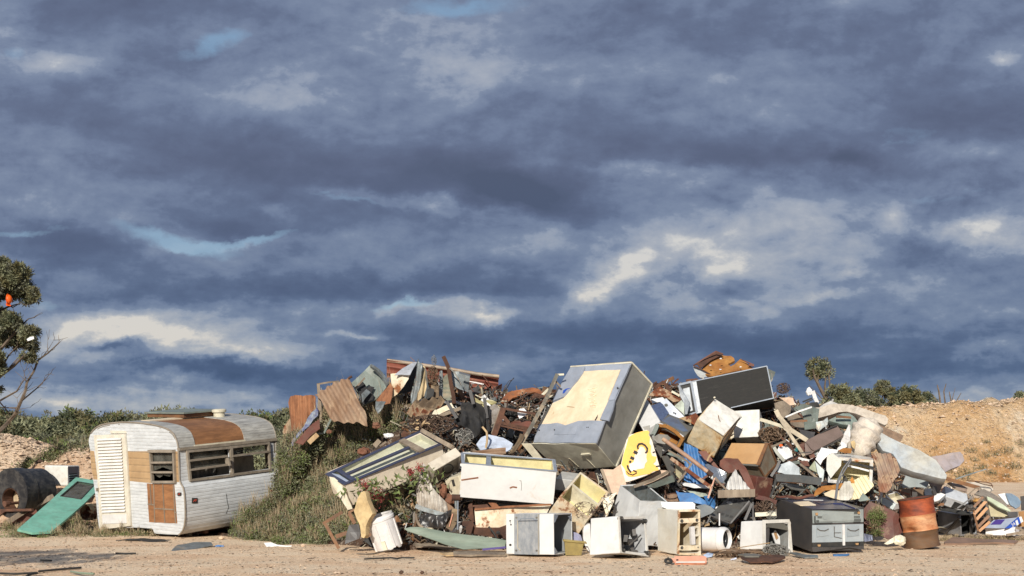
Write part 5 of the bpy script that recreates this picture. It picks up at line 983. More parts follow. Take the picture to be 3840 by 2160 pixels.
# chest freezer with two wells
def chest():
    b=Bx('chest',.004); d=b.d; b.root('chest_freezer','long white freezer lying open with two yellow-lined wells','freezer'); fe=white
    b.shell('body',fe,open='T',wall=.045,liner=yliner,floor=.12)
    hz=b.hit('T','E',380,200).x; mb=MB(); mb.box((hz+.03,0,d.z-.10-.01+.0),(.075,d.y-.1,.2),None); mb.box((hz+.03,0,d.z*.5),(.07,d.y-.1,d.z*.75)); b.mesh('divider',mb,silver)
    b.strip('rim',silver,'T','E',[(100,180),(110,290),(1160,380),(1138,255)],.05,.006,closed=True)
    for pts in ([(90,485),(190,470),(285,456)],[(640,575),(675,560),(722,568)]): b.strip('tear',rusto,'F','E',pts,.022,.005)
    b.strip('scratch',silverd,'F','E',[(750,490),(768,492),(775,540),(770,600)],.006,.003)
chest()
sheet('lid_strip','dark thin lid edge below the open white freezer','lid','E',[(120,680),(500,715),(1100,765),(1098,775),(480,735),(150,698)],blackm,Y=19.85,pitch=5,thick=.05)
b=Bx('drawer',.004); b.root('crisper_box','grey-white drawer box between the freezer and the tipped open fridge','drawer'); b.shell('body',mk('pale_grey_plastic',(190,190,186),dirt=.2),bevel=.01)
b=Bx('openf',.005); b.root('open_fridge','tipped open fridge with rusty side and two cream wells','fridge'); b.shell('body',creamr,open='T',wall=.035,liner=yliner,floor=.1)
mb=MB(); x1=b.hit('T','E',1330,510); x2=b.hit('T','E',1650,765); mb.bar(x1-Vector((0,0,.02)),x2-Vector((0,0,.02)),.04,.03); mb.bar(x1-Vector((0,0,.18)),x2-Vector((0,0,.18)),.03,.3); b.mesh('divider',mb,creaml)
tangle('wire_tangle','dry wiry vine hanging out of the tipped open fridge','E',1480,810,130,80,40,.004,wire,Y=19.2,seed=8); tangle('wire_tangle','dark wires hooked below the tipped open fridge','E',1620,860,90,90,40,.004,wire,Y=19.3,seed=9)
t=thing('rusty_freezer_panel','long rust-streaked white freezer wall behind the dryer','freezer',P('E',600,1000,19.7)); sheet('side','','','E',[(240,822),(600,790),(1108,762),(1060,860),(900,1000),(600,1005),(500,1025),(255,1020)],creamr,Y=19.7,yaw=4,pitch=4,parent=t,dent=.03,thick=.04); bar('top_edge','','','E',[(240,818),(600,786),(1108,760)],rusto,Y=19.66,w=.05,t=.06,parent=t)
for nm,lab,pts,m,Y in [('car_chassis','red-brown rusty chassis part behind the green sheet',[(205,940),(250,1020),(330,1025),(520,1020),(600,990),(600,1150),(350,1120),(210,1090)],rust,19.45),('wheel_arch','rounded rusty wheel arch left of the chassis part',[(75,985),(110,950),(190,945),(225,1000),(205,1085),(150,1090),(140,1010),(100,1000)],rust,19.3),('rusty_drawer_frame','rusty square frame above the chassis part',[(215,765),(380,755),(420,800),(250,822),(245,960),(215,950)],rust,19.8),('rusty_drawer_frame','narrow upright rusty frame at the left of the square one',[(155,860),(175,760),(215,745),(235,960),(215,960),(170,910)],rust,19.7),('enamel_sheet','pale green-grey panel under the open white freezer',[(400,745),(1000,765),(900,775),(540,802)],slate,19.95),('rusty_leg','rust-orange bracket leg below the freezer',[(395,740),(480,740),(540,802),(450,810)],rusto,19.85)]:
    sheet(nm,lab,'scrap part','E',pts,m,Y=Y,yaw=random.uniform(-15,15),pitch=8,dent=.05,thick=.03)
bar('pipe','black upright pipe stub on the chassis part','pipe','E',[(400,1010),(455,1080),(490,1140)],blackm,Y=19.25,w=.05,rnd=True); chunk('pulley','black block on the rusty chassis part','E',505,1080,24,blackm,Y=19.3,cat='car part',seed=3)
# ---------------- the front row of washers ----------------
b=Bx('dryer',.004); b.root('tumble_dryer','white dryer on its side with a grey zinc back panel facing left','dryer'); b.shell('body',white,open='R',wall=.02,liner=mk('grey_inner_steel',(150,154,156),dirt=.15,rough=.5),bevel=.01)
zp=b.patch('back_panel',mk('scuffed_zinc_panel',(150,154,158),(122,128,134),s=9,st=(1,1,.5),dirt=.25,rough=.45,metal=.3,dirtc=(186,184,180)),'F','E',[(688,868),(972,866),(975,1328),(690,1325)],.008)
b.strip('pressed_line',silver,'F','E',[(722,985),(765,918),(905,918),(935,945)],.01,.016,parent=zp); b.strip('pressed_line',mk('tan_line',(176,168,150),dirt=.1),'F','E',[(730,940),(730,1250),(760,1280)],.012,.02,parent=zp); b.strip('pressed_line',mk('tan_line',()),'F','E',[(962,870),(964,1325)],.01,.02,parent=zp); b.strip('pressed_line',steel,'F','E',[(735,945),(960,942)],.008,.02,parent=zp)
for x,y,r in((642,945,10),(652,988,10),(646,967,5),(645,1218,15)): b.patch('hole',blackm,'F','E',ell(x,y,r,r*.9,10),.003)
for x in (712,942): 
    for y in (908,1282): b.patch('screw_dimple',silverd,'F','E',ell(x,y,12,12,10),.012,parent=zp)
for pts in ([(1148,872),(1190,885),(1150,965)],[(1150,1245),(1185,1300),(1150,1325)],[(1335,885),(1335,940),(1295,890)]): b.patch('corner_bracket',silver,'R','E',pts,.006)
ground_item('white_flap','white metal flap on the ground under the dryer opening','metal sheet','E',[(1150,1325),(1200,1308),(1250,1308),(1250,1322),(1180,1332)],white,.02,thick=.01,dent=0)
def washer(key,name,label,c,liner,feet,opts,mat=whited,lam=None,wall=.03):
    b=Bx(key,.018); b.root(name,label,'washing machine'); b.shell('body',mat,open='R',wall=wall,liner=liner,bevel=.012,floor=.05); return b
def foot(b,c,x,y,r=.036,f='R'):
    p=b.hit(f,c,x,y); mb=MB(); mb.tube([p-Vector((.03,0,0)),p+Vector((.035,0,0))],[r,r*.85],14); o=b.mesh('foot',mb,rubber,disp=False); m2=MB(); m2.tube([p+Vector((.03,0,0)),p+Vector((.042,0,0))],r*.4,10); b.mesh('foot_bolt',m2,silverd,parent=o,disp=False)
def innards(b,seed,mat,n=10):
    random.seed(seed); mb=MB(); d=b.d
    for i in range(n):
        p=Vector((random.uniform(-.1,.35)*d.x,random.uniform(-.4,.3)*d.y,random.uniform(.05,.6)*d.z)); 
        if i%3==0: mb.tube([p,p+rv()*.12],random.uniform(.03,.07),10)
        elif i%3==1: mb.box(p,(.1,.06,.14),Euler((i,i*2,0)).to_matrix())
        else: mb.tube([p,p+rv()*.15,p+rv()*.25],.012,5)
    b.mesh('inner_workings',mb,mat)
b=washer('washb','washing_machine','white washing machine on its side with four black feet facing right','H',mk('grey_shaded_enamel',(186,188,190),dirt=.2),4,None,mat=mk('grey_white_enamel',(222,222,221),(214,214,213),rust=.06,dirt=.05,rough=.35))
for x,y in((230,888),(502,918),(252,1245),(528,1280)): foot(b,'H',x,y)
innards(b,3,mk('oily_machine_parts',(96,94,92),(60,58,56),dirt=.4,rough=.5),14); b.strip('rim',whited,'R','H',[(212,880),(512,880),(545,1305),(232,1265)],.035,.012,closed=True)
b=washer('washc','washing_machine','cream dented washing machine with rusty open ladder-like base','H',creamr,4,None,mat=mk('yellowed_white_enamel',(222,220,210),(214,208,192),rust=.1,dirt=.07,rough=.4))
for (p,q) in [((888,800),(1132,800)),((892,915),(1130,905)),((892,1225),(1130,1215)),((896,1290),(1136,1290))]: b.strip('base_rail',creamr,'R','H',[p,q],.07 if p[1] in(915,1225) else .03,.03)
for p,q in [((893,800),(885,1290)),((1122,800),(1128,1290))]: b.strip('base_post',creamr,'R','H',[p,q],.035,.02)
for x,y in((915,915),(1085,905),(915,1218),(1095,1212)): foot(b,'H',x,y,.03)
b.strip('hose',plast,'R','H',[(1040,980),(1050,1180)],.07,.05); b.strip('bracket',creamr,'R','H',[(1075,985),(1110,985),(1110,1080),(1070,1080)],.03,.03); pass
sheet('washer_lid','bowed white machine lid resting on the cream dented washer','lid','H',[(688,700),(750,703),(1045,702),(1078,725),(1072,795),(900,798),(770,785),(705,758)],white,Y=19.0,yaw=-10,pitch=6,thick=.12,dent=.01)
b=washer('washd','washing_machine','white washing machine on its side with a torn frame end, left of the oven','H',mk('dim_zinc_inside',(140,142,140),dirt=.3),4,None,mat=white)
b.strip('rim',whited,'R','J',[(62,684),(470,675),(492,710),(518,1172),(70,1140)],.05,.02,closed=True)
b.patch('bent_panel',silverd,'R','J',[(60,800),(130,705),(375,680),(480,790),(470,830),(330,800),(130,775)],.012,-.004,rag=.006); b.patch('black_post',charcoal,'R','J',[(62,790),(150,780),(150,1050),(75,1070)],.05,-.06)
b.patch('inner_plate',white,'R','J',[(200,880),(250,820),(330,930),(330,1060),(280,1100)],.012,-.15); b.patch('tan_label',tanp,'R','J',[(232,870),(262,850),(305,950),(270,980)],.01,-.135); b.patch('ribbed_zinc',galv,'R','J',[(320,850),(420,850),(440,1080),(330,1080)],.01,-.2)
def drum():
    Y=19.05; c=P('H',1430,1125,Y); t=thing('washer_drum_casing','white round drum casing with dark steel opening facing right','washing machine drum',Vector((c.x-.2,c.y,.02)))
    ax=Vector((.60,-.78,.02)).normalized(); ax=Vector((.80,-.6,.03)).normalized(); u=Vector((0,0,1)); v=ax.cross(u).normalized(); u=v.cross(ax); n=36; o=c-t.location; k=Y/FPX/3.0186; R=138*k
    back=Vector((-1,.35,0)).normalized()
    def ringv(r,d,sk=0): return [o+(v*math.cos(2*math.pi*i/n)+u*math.sin(2*math.pi*i/n))*r+ax*d for i in range(n)]
    L=[(R*.97,-.62),(R,-.58),(R*1.0,-.5),(R*.97,-.49),(R*.97,-.1),(R*1.02,-.09),(R*1.02,-.03),(R*.94,.0),(R*.80,.02),(R*.76,.0),(R*.74,-.06),(R*.74,-.03)]
    vs=[]
    for r,d in L: vs+=ringv(r,d)
    mb=MB(); mb.add(vs,[(l*n+i,l*n+(i+1)%n,(l+1)*n+(i+1)%n,(l+1)*n+i) for l in range(len(L)-1) for i in range(n)]+[tuple(range(n))]); mb.build('casing',plast,parent=t,local=True,smooth=True).modifiers.new('e','EDGE_SPLIT').split_angle=.7
    mb=MB(); L=[(R*.73,-.04),(R*.73,-.45),(.02,-.46)]; vs=[]
    for r,d in L: vs+=ringv(r,d)
    mb.add(vs,[(l*n+i,l*n+(i+1)%n,(l+1)*n+(i+1)%n,(l+1)*n+i) for l in range(2) for i in range(n)])
    for j in range(9):
        q=ringv(R*.715,-.08-.04*j); mb.tube(q+[q[0]],.006,4)
    mb.build('steel_drum',steel,parent=t,local=True,smooth=True)
drum()
bar('white_post','thin white post standing behind the round drum casing','post','H',[(1352,830),(1352,970)],plast,Y=19.3,w=.05,rnd=True)
b=Bx('oven',.003); b.root('oven','large dark grey range oven on its back with ribbed zinc base facing front','oven'); b.shell('body',charcoal,bevel=.006)
b.patch('back_sheet',bluegrey,'T','J',[(300,290),(1040,270),(1660,470),(880,480)],.004); b.patch('torn_insulation',foam,'T','J',[(545,362),(700,350),(800,348),(920,405),(660,415)],.01,.004,rag=.006); b.patch('hatch',bluegrey,'T','J',[(900,352),(1240,322),(1370,368),(1000,392)],.012,.004)
b.strip('cable',white,'T','J',[(400,290),(480,305),(560,322),(1040,335)],.012,.012,rnd=True); b.strip('cable',blackm,'T','J',[(1020,270),(1120,290),(1170,320)],.014,.012,rnd=True); b.strip('cable',mk('navy_cable',(40,50,110)),'T','J',[(1200,385),(1380,400),(1460,430),(1560,465)],.016,.02,rnd=True)
up_=b.patch('upper_zinc_panel',galv2:=mk('clean_zinc',(150,158,156),(138,146,146),s=2,dirt=.1,rough=.5,metal=.1),'F','J',[(862,505),(1702,482),(1705,690),(870,715)],.008)
b.patch('raised_panel',galv2,'F','J',[(900,525),(1665,505),(1668,665),(900,690)],.012,.006); b.patch('raised_square',galv2,'F','J',ell(1075,610,52,48,8,rot=22),.02,.006)
for x0,y0,nx,ny,dx,dy in [(895,595,1,9,0,12),(952,597,6,1,12,0),(930,660,4,1,12,0),(1550,528,5,1,11,0),(1550,590,8,1,13,0),(1552,635,9,1,13,0)]:
    for i in range(nx):
        for j in range(ny):
            x=x0+i*dx; y=y0+j*dy; b.patch('vent_slot',blackm,'F','J',[(x,y),(x+(6 if nx>1 else 24),y),(x+(6 if nx>1 else 24),y+(36 if nx>1 else 7)),(x,y+(36 if nx>1 else 7))],.003,.02)
b.patch('vent_strip',blackm,'F','J',[(900,708),(1195,700),(1195,728),(900,740)],.003,.011); b.patch('vent_strip',blackm,'F','J',[(1540,685),(1655,683),(1655,705),(1542,708)],.003,.011)
for x,y in((940,562),(1632,542)): b.patch('spacer_clip',tanp,'F','J',[(x-18,y-20),(x+18,y-20),(x+16,y+20),(x-16,y+20)],.03,.012)
lp=b.patch('lower_zinc_panel',mk('bright_zinc',(166,174,178),(150,160,166),s=2,dirt=.08,rough=.4,metal=.15),'F','J',[(862,745),(1702,725),(1706,1010),(862,1030)],.010)
for x0 in (935,1435): 
    b.patch('pressed_box',mk('bright_zinc',()),'F','J',[(x0,755),(x0+200,748),(x0+200,915),(x0,938)],.012,.008,parent=lp)
    b.strip('pressed_curve',steel,'F','J',[(x0,800),(x0+50,830),(x0+130,835),(x0+190,805)],.012,.03,parent=lp)
b.strip('pressed_line',steel,'F','J',[(1222,765),(1222,935),(1345,960)],.01,.016,parent=lp); b.strip('pressed_line',steel,'F','J',[(1222,870),(1335,868)],.01,.016,parent=lp)
b.strip('white_conduit',plast,'F','J',[(1370,730),(1378,1075)],.035,.03); b.patch('base_strip',blackm,'F','J',[(860,1032),(1708,1012),(1712,1085),(862,1105)],.006)
for x,y in((890,1100),(1672,1085)): 
    b.patch('foot_mount',blackm,'F','J',[(x-25,y-60),(x+28,y-62),(x+40,y+40),(x,y+62),(x-28,y+50)],.03)
for x,y in((975,1080),(1600,1055)): b.patch('clip',tanp,'F','J',[(x-24,y-14),(x+26,y-16),(x+20,y+16),(x-18,y+16)],.02,.004)
b.patch('skirt',charcoal,'F','J',[(862,1105),(925,1100),(960,1140),(1100,1110),(1500,1095),(1620,1120),(1650,1085),(1712,1085),(1712,1130),(1680,1148),(1610,1135),(1480,1112),(1100,1130),(960,1160),(920,1182),(870,1180)],.04)
sheet('grey_tray','dark grey tray edge poking out behind the right side of the oven','tray','J',[(1712,880),(1790,900),(1850,910),(1850,1000),(1780,1010),(1715,1020)],bluegrey,Y=19.6,pitch=10,thick=.08)
b=Bx('bent',.035); b.root('bent_cabinet','tall dented grey-white cabinet leaning behind the row of washers','cabinet'); b.shell('body',mk('cool_white_enamel',(220,222,222),(212,214,214),rust=.05,dirt=.05,rough=.35),open='T',wall=.02,liner=galv)
# scooter, plastic tub, small stuff
t=thing('kick_scooter','salmon pink folded kick scooter lying in front of the washers','scooter',P('H',1020,1385,GY('H',1020,1390)))
def flat(c,pts,z,th,mat,name,parent):
    q=[P(c,x,y,GY(c,x,y,z)) for x,y in pts]; mb=MB(); slab(mb,q,Vector((0,0,1)),th,None,.2,.2); return mb.build(name,mat,parent=parent)
sheet('deck','','','H',[(800,1340),(840,1335),(850,1315),(1180,1312),(1205,1325),(1208,1385),(1180,1392),(850,1395),(835,1368),(800,1365)],salmon,Y=GY('H',1020,1355,.06),yaw=-5,pitch=48,thick=.035,dent=0,parent=t)
bar('stripe','','','H',[(860,1383),(1190,1381)],white,Y=GY('H',1020,1355,.06)-.06,w=.008,t=.004,parent=t)
def wheel(name,c,x,y,z,r,par):
    p=P(c,x,y,GY(c,x,y,z)); mb=MB(); q=[p+Vector((r*math.cos(a),0,r*math.sin(a)*.5))+Vector((0,r*.8*math.sin(a),0)) for a in [i*math.pi/8 for i in range(17)]]; mb.tube(q,r*.42,8); mb.build(name,rubber,parent=par,smooth=True)
wheel('rear_wheel','H',1185,1352,.05,.03,t); wheel('front_wheel','H',775,1370,.05,.045,t); bar('steering_bracket','','','H',[(765,1330),(785,1350),(800,1385)],blackm,Y=GY('H',785,1380,.08),w=.05,rnd=True,parent=t)
flat('H',[(862,1350),(888,1348),(888,1362),(864,1364)],.093,.004,blackm,'grip_mark',t)
t=thing('plastic_crate','small ochre translucent plastic tub beside the white dryer','plastic tub',P('E',1360,1330,GY('E',1360,1338)))
def taper(par,name,mat,c,tl,tr,br,bl,Y,dep,th=.012):
    A=[P(c,*p,Y) for p in (tl,tr,br,bl)]; B=[p+Vector((0,dep,0)) for p in A[:2]]+[p+Vector((0,dep*.85,0)) for p in A[2:]]; mb=MB(); vs=[a-par.location for a in A+B]
    mb.add(vs,[(0,1,2,3),(4,5,6,7),(0,3,7,4),(1,2,6,5),(3,2,6,7)]); o=mb.build(name,mat,parent=par,local=True); so_=o.modifiers.new('s','SOLIDIFY'); so_.thickness=th; return o
Yt=GY('E',1360,1338); taper(t,'tub_body',ochre,'E',(1258,1175),(1478,1195),(1448,1336),(1270,1336),Yt,.22); 
mb=MB(); q=[P('E',1250,1172,Yt-.01),P('E',1508,1198,Yt-.01)]; q=[x-t.location for x in q]; q+= [q[1]+Vector((0,.24,0)),q[0]+Vector((0,.24,0))]; mb.tube(q+[q[0]],.012,5); mb.build('rim',ochre,parent=t,local=True)
cushion('plastic_container','rounded white plastic drum between the tub and the footed washer','E',[(1485,1010),(1530,980),(1550,980),(1552,1290),(1530,1290),(1495,1240),(1470,1150),(1470,1060)],plast,19.1,0,0,.3,cat='container',rd=.06)
sheet('blue_bag','crumpled lilac-grey cloth behind the ochre tub','cloth','E',[(1350,1075),(1400,1085),(1440,1110),(1460,1170),(1430,1195),(1355,1170)],mk('lilac_grey_cloth',(150,152,180),(120,122,150),dirt=.2,rough=.9),Y=19.2,dent=.1)
# twig and wire bundle on the ground
tangle('twig_bundle','flat bundle of dry twigs and scrap on the ground before the drum casing','H',1600,1300,330,45,150,.006,twig,Y=18.4,cat='twigs',seed=10,arc=.3); tangle('wire_bundle','loose grey wire bundle in front of the torn-framed washer','H',1990,1255,150,75,220,.005,wireg,Y=18.5,cat='wire',seed=11)
for i,(pts,lab,m,wd) in enumerate([([(1230,1270),(1430,1235),(1560,1230)],'long thin brown stick at the left of the twig bundle',twig,.03),([(1560,1220),(1750,1190),(1920,1165)],'long thin tan stick reaching over the torn-framed washer base',woodl,.015),([(1480,1240),(1600,1290),(1660,1310)],'short dark stick crossing the twig bundle',wood,.035)]): bar('stick',lab,'stick','H',pts,m,Y=18.3,w=wd,rnd=True,n=5)
ground_item('metal_scrap','brown crumpled scrap sheet under the twig bundle','metal sheet','H',[(1590,1345),(1800,1330),(2080,1310),(2100,1335),(1950,1385),(1700,1388)],rust,.06,thick=.02,dent=.05,rag=.03); ground_item('metal_scrap','grey flat scrap strip in the middle of the twig bundle','metal sheet','H',[(1560,1300),(1640,1290),(1830,1315),(1800,1335),(1640,1330)],silverd,.1,thick=.02,dent=.03)
ground_item('roofing_offcut','small grey corrugated offcut in front of the oven','roofing sheet','J',[(490,1185),(600,1185),(760,1240),(950,1250),(960,1275),(740,1280),(600,1240)],galv,.05,thick=.02,dent=.02); ground_item('blue_scrap','thin dark blue scrap on the ground in front of the oven','plastic scrap','J',[(1200,1222),(1320,1215),(1475,1215),(1440,1228),(1280,1238),(1210,1236)],blue,.03,thick=.02,dent=.01)
bar('bottle','small pale plastic bottle lying before the twig bundle','bottle','H',[(1480,1360),(1520,1348),(1545,1340)],mk('pale_bottle',(206,212,228),dirt=.05),Y=GY('H',1510,1365),w=.07,rnd=True)
ground_item('pale_scrap','pale blue plastic scrap beside the scooter','plastic scrap','H',[(1170,1298),(1220,1285),(1285,1292),(1270,1308),(1190,1310)],mk('pale_blue_plastic',(184,200,224),dirt=.1),.04,thick=.01)
# ---------------- the big fridge and its neighbours ----------------
def bigf():
    b=Bx('bigf',.013); b.root('commercial_fridge','huge silver commercial fridge tipped on end, its back torn open to cream foam','fridge'); b.shell('body',mk('dull_fridge_side',(142,140,132),(116,113,104),s=1.4,dirt=.15,rough=.5,metal=.1,bump=.05,dirtc=(70,66,60)),bevel=.012)
    bk=mk('silver_back_sheet',(172,178,188),(156,163,174),dirt=.1,rough=.4,metal=.25,s=3)
    b.patch('back_sheet',bk,'F','F',[(722,232),(1414,188),(1010,1090),(305,1088)],.006)
    b.patch('insulation',foam,'F','F',[(865,278),(1285,262),(1140,605),(1200,640),(1060,830),(1110,850),(810,850),(800,895),(590,888),(575,868),(365,885),(400,800),(520,640),(700,560),(800,380)],.02,.003,rag=.004)
    for pts in ([(520,640),(600,670),(800,690),(1070,680)],[(560,660),(520,790),(485,820)]): b.strip('foam_crack',mk('shaded_foam',(196,172,134)),'F','F',pts,.02,.02)
    random.seed(2)
    fo=MB(); 
    for i in range(14): 
        p=b.hit('F','F',965+random.uniform(-10,20),470+i*16,out=.02); fo.box(p,(.10+.05*random.random(),.025,.02),Euler((0,random.uniform(-.3,.3),0)).to_matrix())
    b.mesh('foam_flakes',fo,foam)
    fl=b.patch('peeled_sheet',bk,'F','F',[(722,232),(880,222),(862,290),(800,385),(722,480),(690,520),(650,565),(518,612),(600,440)],.03,.012); b.patch('peeled_sheet',bk,'F','F',[(365,880),(578,862),(585,888),(800,895),(812,845),(950,832),(1110,842),(1010,1090),(300,1085)],.025,.010,rag=.003); b.patch('peeled_sheet',bk,'F','F',[(560,890),(800,897),(780,988),(530,995)],.008,.034); b.patch('peeled_sheet',bk,'F','F',[(1150,606),(1215,608),(1200,700),(1150,838),(1060,822),(1110,700)],.03,.012); b.patch('peeled_sheet',bk,'F','F',[(1290,262),(1372,244),(1400,200),(1300,330),(1215,600),(1150,605)],.02,.008)
    for x,y,r in((1253,470,11),(1130,760,13),(735,962,11),(540,945,10),(368,945,9),(905,912,6),(923,910,6),(660,365,8),(800,345,8)): b.patch('bolt_hole',blackm,'F','F',ell(x,y,r,r,10),.004,.034)
    b.patch('blue_sticker',cblue,'F','F',[(640,500),(670,480),(725,470),(680,490),(650,530),(630,535)],.002,.044)
    for pts in ([(722,226),(1416,178)],[(1418,180),(1645,430)],[(1645,432),(1240,1355)],[(300,1090),(1010,1096)]): 
        f='F' if pts[0][1]<230 and pts[1][1]<230 or pts[0][1]>1000 else 'R'; b.strip('edge_frame',creaml,f,'F',pts,.03,.014)
    b.patch('base_panel',mk('dirty_cream_base',(222,218,200),(206,202,182),s=2,dirt=.2,rough=.4),'B','F',[(275,1100),(1005,1100),(1228,1350),(610,1405)],.008)
    b.strip('base_clip',creaml,'B','F',[(850,1225),(948,1218)],.04,.03); 
    for x in (720,910): b.strip('base_rib',creaml,'B','F',[(x-10,1262),(x+90,1360)],.02,.015)
    b.patch('bare_strip',blackm,'F','F',[(1000,830),(1035,770),(1030,800),(1012,832)],.004,.03)
    f2=sheet('steel_flange','grey sheet flange sticking out left under the huge fridge','flange','F',[(168,1098),(270,1096),(420,1280),(300,1255)],creaml,Y=20.75,yaw=-10,pitch=-25,dent=.01)
bigf()
b=Bx('yellow',.003)
t=thing('painted_cabinet','peeling white cabinet door daubed with yellow paint and black strokes','cabinet',P('H',450,400,20.2))
YY=20.15; KW=dict(Y=YY,yaw=-8,pitch=14,dent=.0,parent=t,anchor=('H',470,190,YY))
sheet('face','','','H',[(75,335),(240,272),(285,470),(430,60),(410,-20),(560,-10),(600,20),(680,330),(770,345),(560,430),(375,520),(200,600),(110,560)][0:0] or [(235,285),(300,0),(345,-60),(530,-115),(590,10),(640,180),(682,330),(500,410),(330,470),(290,475)],mk('chalky_white_face',(224,214,200),(208,192,172),dirt=.12,rough=.6),thick=.05,**KW)
def dab(n,m,pts,off,**k):
    kw=dict(KW); o=sheet(n,'','','H',pts,m,thick=.004,off=off,**kw,**k); return o
dab('yellow_paint',yellow,[(243,280),(262,180),(300,60),(322,-30),(352,-52),(410,-82),(500,-105),(540,-108),(560,-90),(548,-60),(565,-30),(560,40),(580,70),(572,130),(590,180),(640,190),(630,240),(600,270),(650,300),(668,340),(600,355),(560,385),(500,390),(420,410),(360,418),(320,410),(292,385),(285,340),(262,300)],.010,rag=.012)
dab('bare_patch',mk('chalky_white_face',()),[(455,75),(490,78),(510,110),(530,150),(525,200),(535,240),(510,270),(500,320),(430,330),(380,350),(330,358),(318,340),(335,300),(325,275),(380,250),(390,180),(420,130),(438,110)],.016,rag=.010)
def stroke(pts,w): 
    nn=nrm(-8,14); o_=P('H',470,190,YY)+nn*.024; q=[CAM+ray('H',x,y)*((o_-CAM).dot(nn)/ray('H',x,y).dot(nn)) for x,y in pts]; mb=MB()
    for a,c_ in zip(q,q[1:]): mb.bar(a,c_+(c_-a)*.15,w,.004,nrm(-8,14))
    mb.build('black_stroke',rubber,parent=t)
stroke([(430,100),(425,70),(440,45),(475,40),(510,60),(535,95),(532,130),(515,145)],.028)
for pts,w in (([(382,130),(418,148)],.05),([(345,195),(380,212)],.045),([(330,240),(350,248)],.035),([(595,140),(620,132)],.015),([(630,300),(668,292)],.018),([(560,-50),(600,-62)],.02),([(310,285),(318,320),(345,360)],.03),([(300,350),(320,380),(370,395),(410,375)],.014),([(375,342),(410,358)],.02)): stroke(pts,w)
sheet('lower_panel','','','H',[(110,600),(20,330),(150,335),(235,272),(290,475),(380,518),(520,430),(680,340),(775,345),(800,400),(620,470),(500,520),(200,620)],pinkc,Y=20.3,yaw=-8,pitch=14,parent=t,dent=.01,thick=.04)
bar('sill','','','H',[(380,530),(600,450),(790,350)],wood,Y=20.1,w=.11,t=.08,parent=t); sheet('sill_face','','','H',[(530,525),(820,400),(850,470),(620,548)],slate,Y=20.1,yaw=5,pitch=-20,parent=t)
sheet('side','','','H',[(700,180),(770,175),(830,260),(850,465),(800,400),(770,340)],silverd,Y=20.1,yaw=40,parent=t)
bar('timber_stud','grey timber stud left of the painted cabinet','timber','H',[(18,330),(70,470),(118,605)],wood,Y=19.9,w=.10,t=.05)
b=Bx('wbox',.004); b.root('white_cabinet','white cabinet wedged behind the right side of the huge fridge','cabinet'); b.shell('body',white)
t=thing('top_load_washer','blue-white washing machine top with dials behind the orange-foam unit','washing machine',P('G',620,700,21.5))
sheet('white_top','','','G',[(600,590),(805,792),(745,810),(640,770),(560,690),(520,640)],mk('blue_white_enamel',(206,212,222),dirt=.08,rough=.35),Y=21.5,yaw=-15,pitch=35,thick=.25,dent=.01,parent=t,anchor=('G',620,700,21.5)); sheet('dark_blue_panel','','','G',[(430,668),(530,628),(565,655),(628,748),(565,835),(520,820)],mk('speckled_dark_blue',(66,82,114),(46,60,90),s=30,dirt=.1),Y=21.5,yaw=-15,pitch=35,thick=.25,dent=.0,parent=t,anchor=('G',620,700,21.5),off=.012)  # white slab, then a darker, finely speckled blue slab at its left
for x,y,r in((597,657,20),(685,745,8),(703,754,8)): sheet('dial','','','G',ell(x,y,r,r*.65,10),mk('grey_dial',(110,112,104)) if r>10 else blackm,Y=21.5,yaw=-15,pitch=35,thick=.03,dent=0,parent=t,anchor=('G',620,700,21.5),off=.03)
b=Bx('foam',.008); b.root('insulated_box','crushed steel oven box lined with orange insulation, mouth open downhill','oven'); b.shell('body',silverd,open='F',wall=.05,liner=ofoam,floor=.2)
b.strip('foam_edge',ofoam,'F','G',[(520,890),(600,900),(700,960),(790,1040),(745,1120),(700,1150)],.05,.03); b.patch('blue_top',mk('dusty_blue_top',(112,126,148),(90,100,120),dirt=.3,metal=.3),'T','G',[(540,835),(640,790),(740,830),(850,955),(790,960)],.006); b.strip('white_edge',white,'F','G',[(512,862),(600,900),(700,955),(795,1022)],.02,.02)
bar('frame_bar','grey-green steel channel left of the orange insulated box','bar','G',[(500,880),(470,950),(440,1005)],slate,Y=20.7,w=.11,t=.05)
b=Bx('cream',.008); b.root('small_freezer','cream and white two-tone freezer standing on its corner, rust stained','freezer'); b.shell('body',mk('stained_cream',(222,210,184),(208,188,150),rust=.5,dirt=.3,rough=.5,rustc=((140,92,44),(190,136,74)),stain=(206,164,100)),bevel=.014)
b.patch('white_top',mk('grey_white_top',(216,214,206),(202,198,188),rust=.12,dirt=.2,rough=.4),'T','G',[(1150,592),(1452,776),(1246,1003),(962,822)],.01); b.strip('tear',woodb,'T','G',[(1190,780),(1198,830),(1212,850)],.015,.012)
b.strip('seal',blackm,'R','G',[(1452,800),(1300,965),(1240,1050),(1180,1230)],.02,.01)
chunk('clip','small broken white clip on the upper corner of the two-tone freezer','G',1145,575,12,creaml,Y=20.9,cat='clip',seed=1)
b=Bx('wcab',.004); b.root('white_cabinet','upright dusty white cabinet between the two-tone freezer and the plank pile','cabinet'); b.shell('body',mk('dusty_white',(212,210,202),rust=.1,dirt=.2))
b=Bx('black',.004); b.root('display_fridge','long scratched black fridge lying across the top of the heap','fridge'); b.shell('body',blackm,bevel=.01)
b.patch('scratched_face',blackg,'F','G',[(940,385),(1738,222),(1812,582),(1000,748)],.008); bp=b.patch('bright_end',mk('bright_crumpled_zinc',(176,182,186),(140,146,152),s=4,dirt=.2,rough=.5,metal=.1,bump=.5,bs=10),'F','G',[(880,398),(938,388),(1000,745),(950,755)],.012)
b.patch('dark_recess',blackm,'F','G',[(745,430),(882,400),(950,750),(820,772)],.004); b.patch('inner_zinc',mk('bright_crumpled_zinc',()),'F','G',[(790,478),(862,458),(900,720),(840,740)],.014)
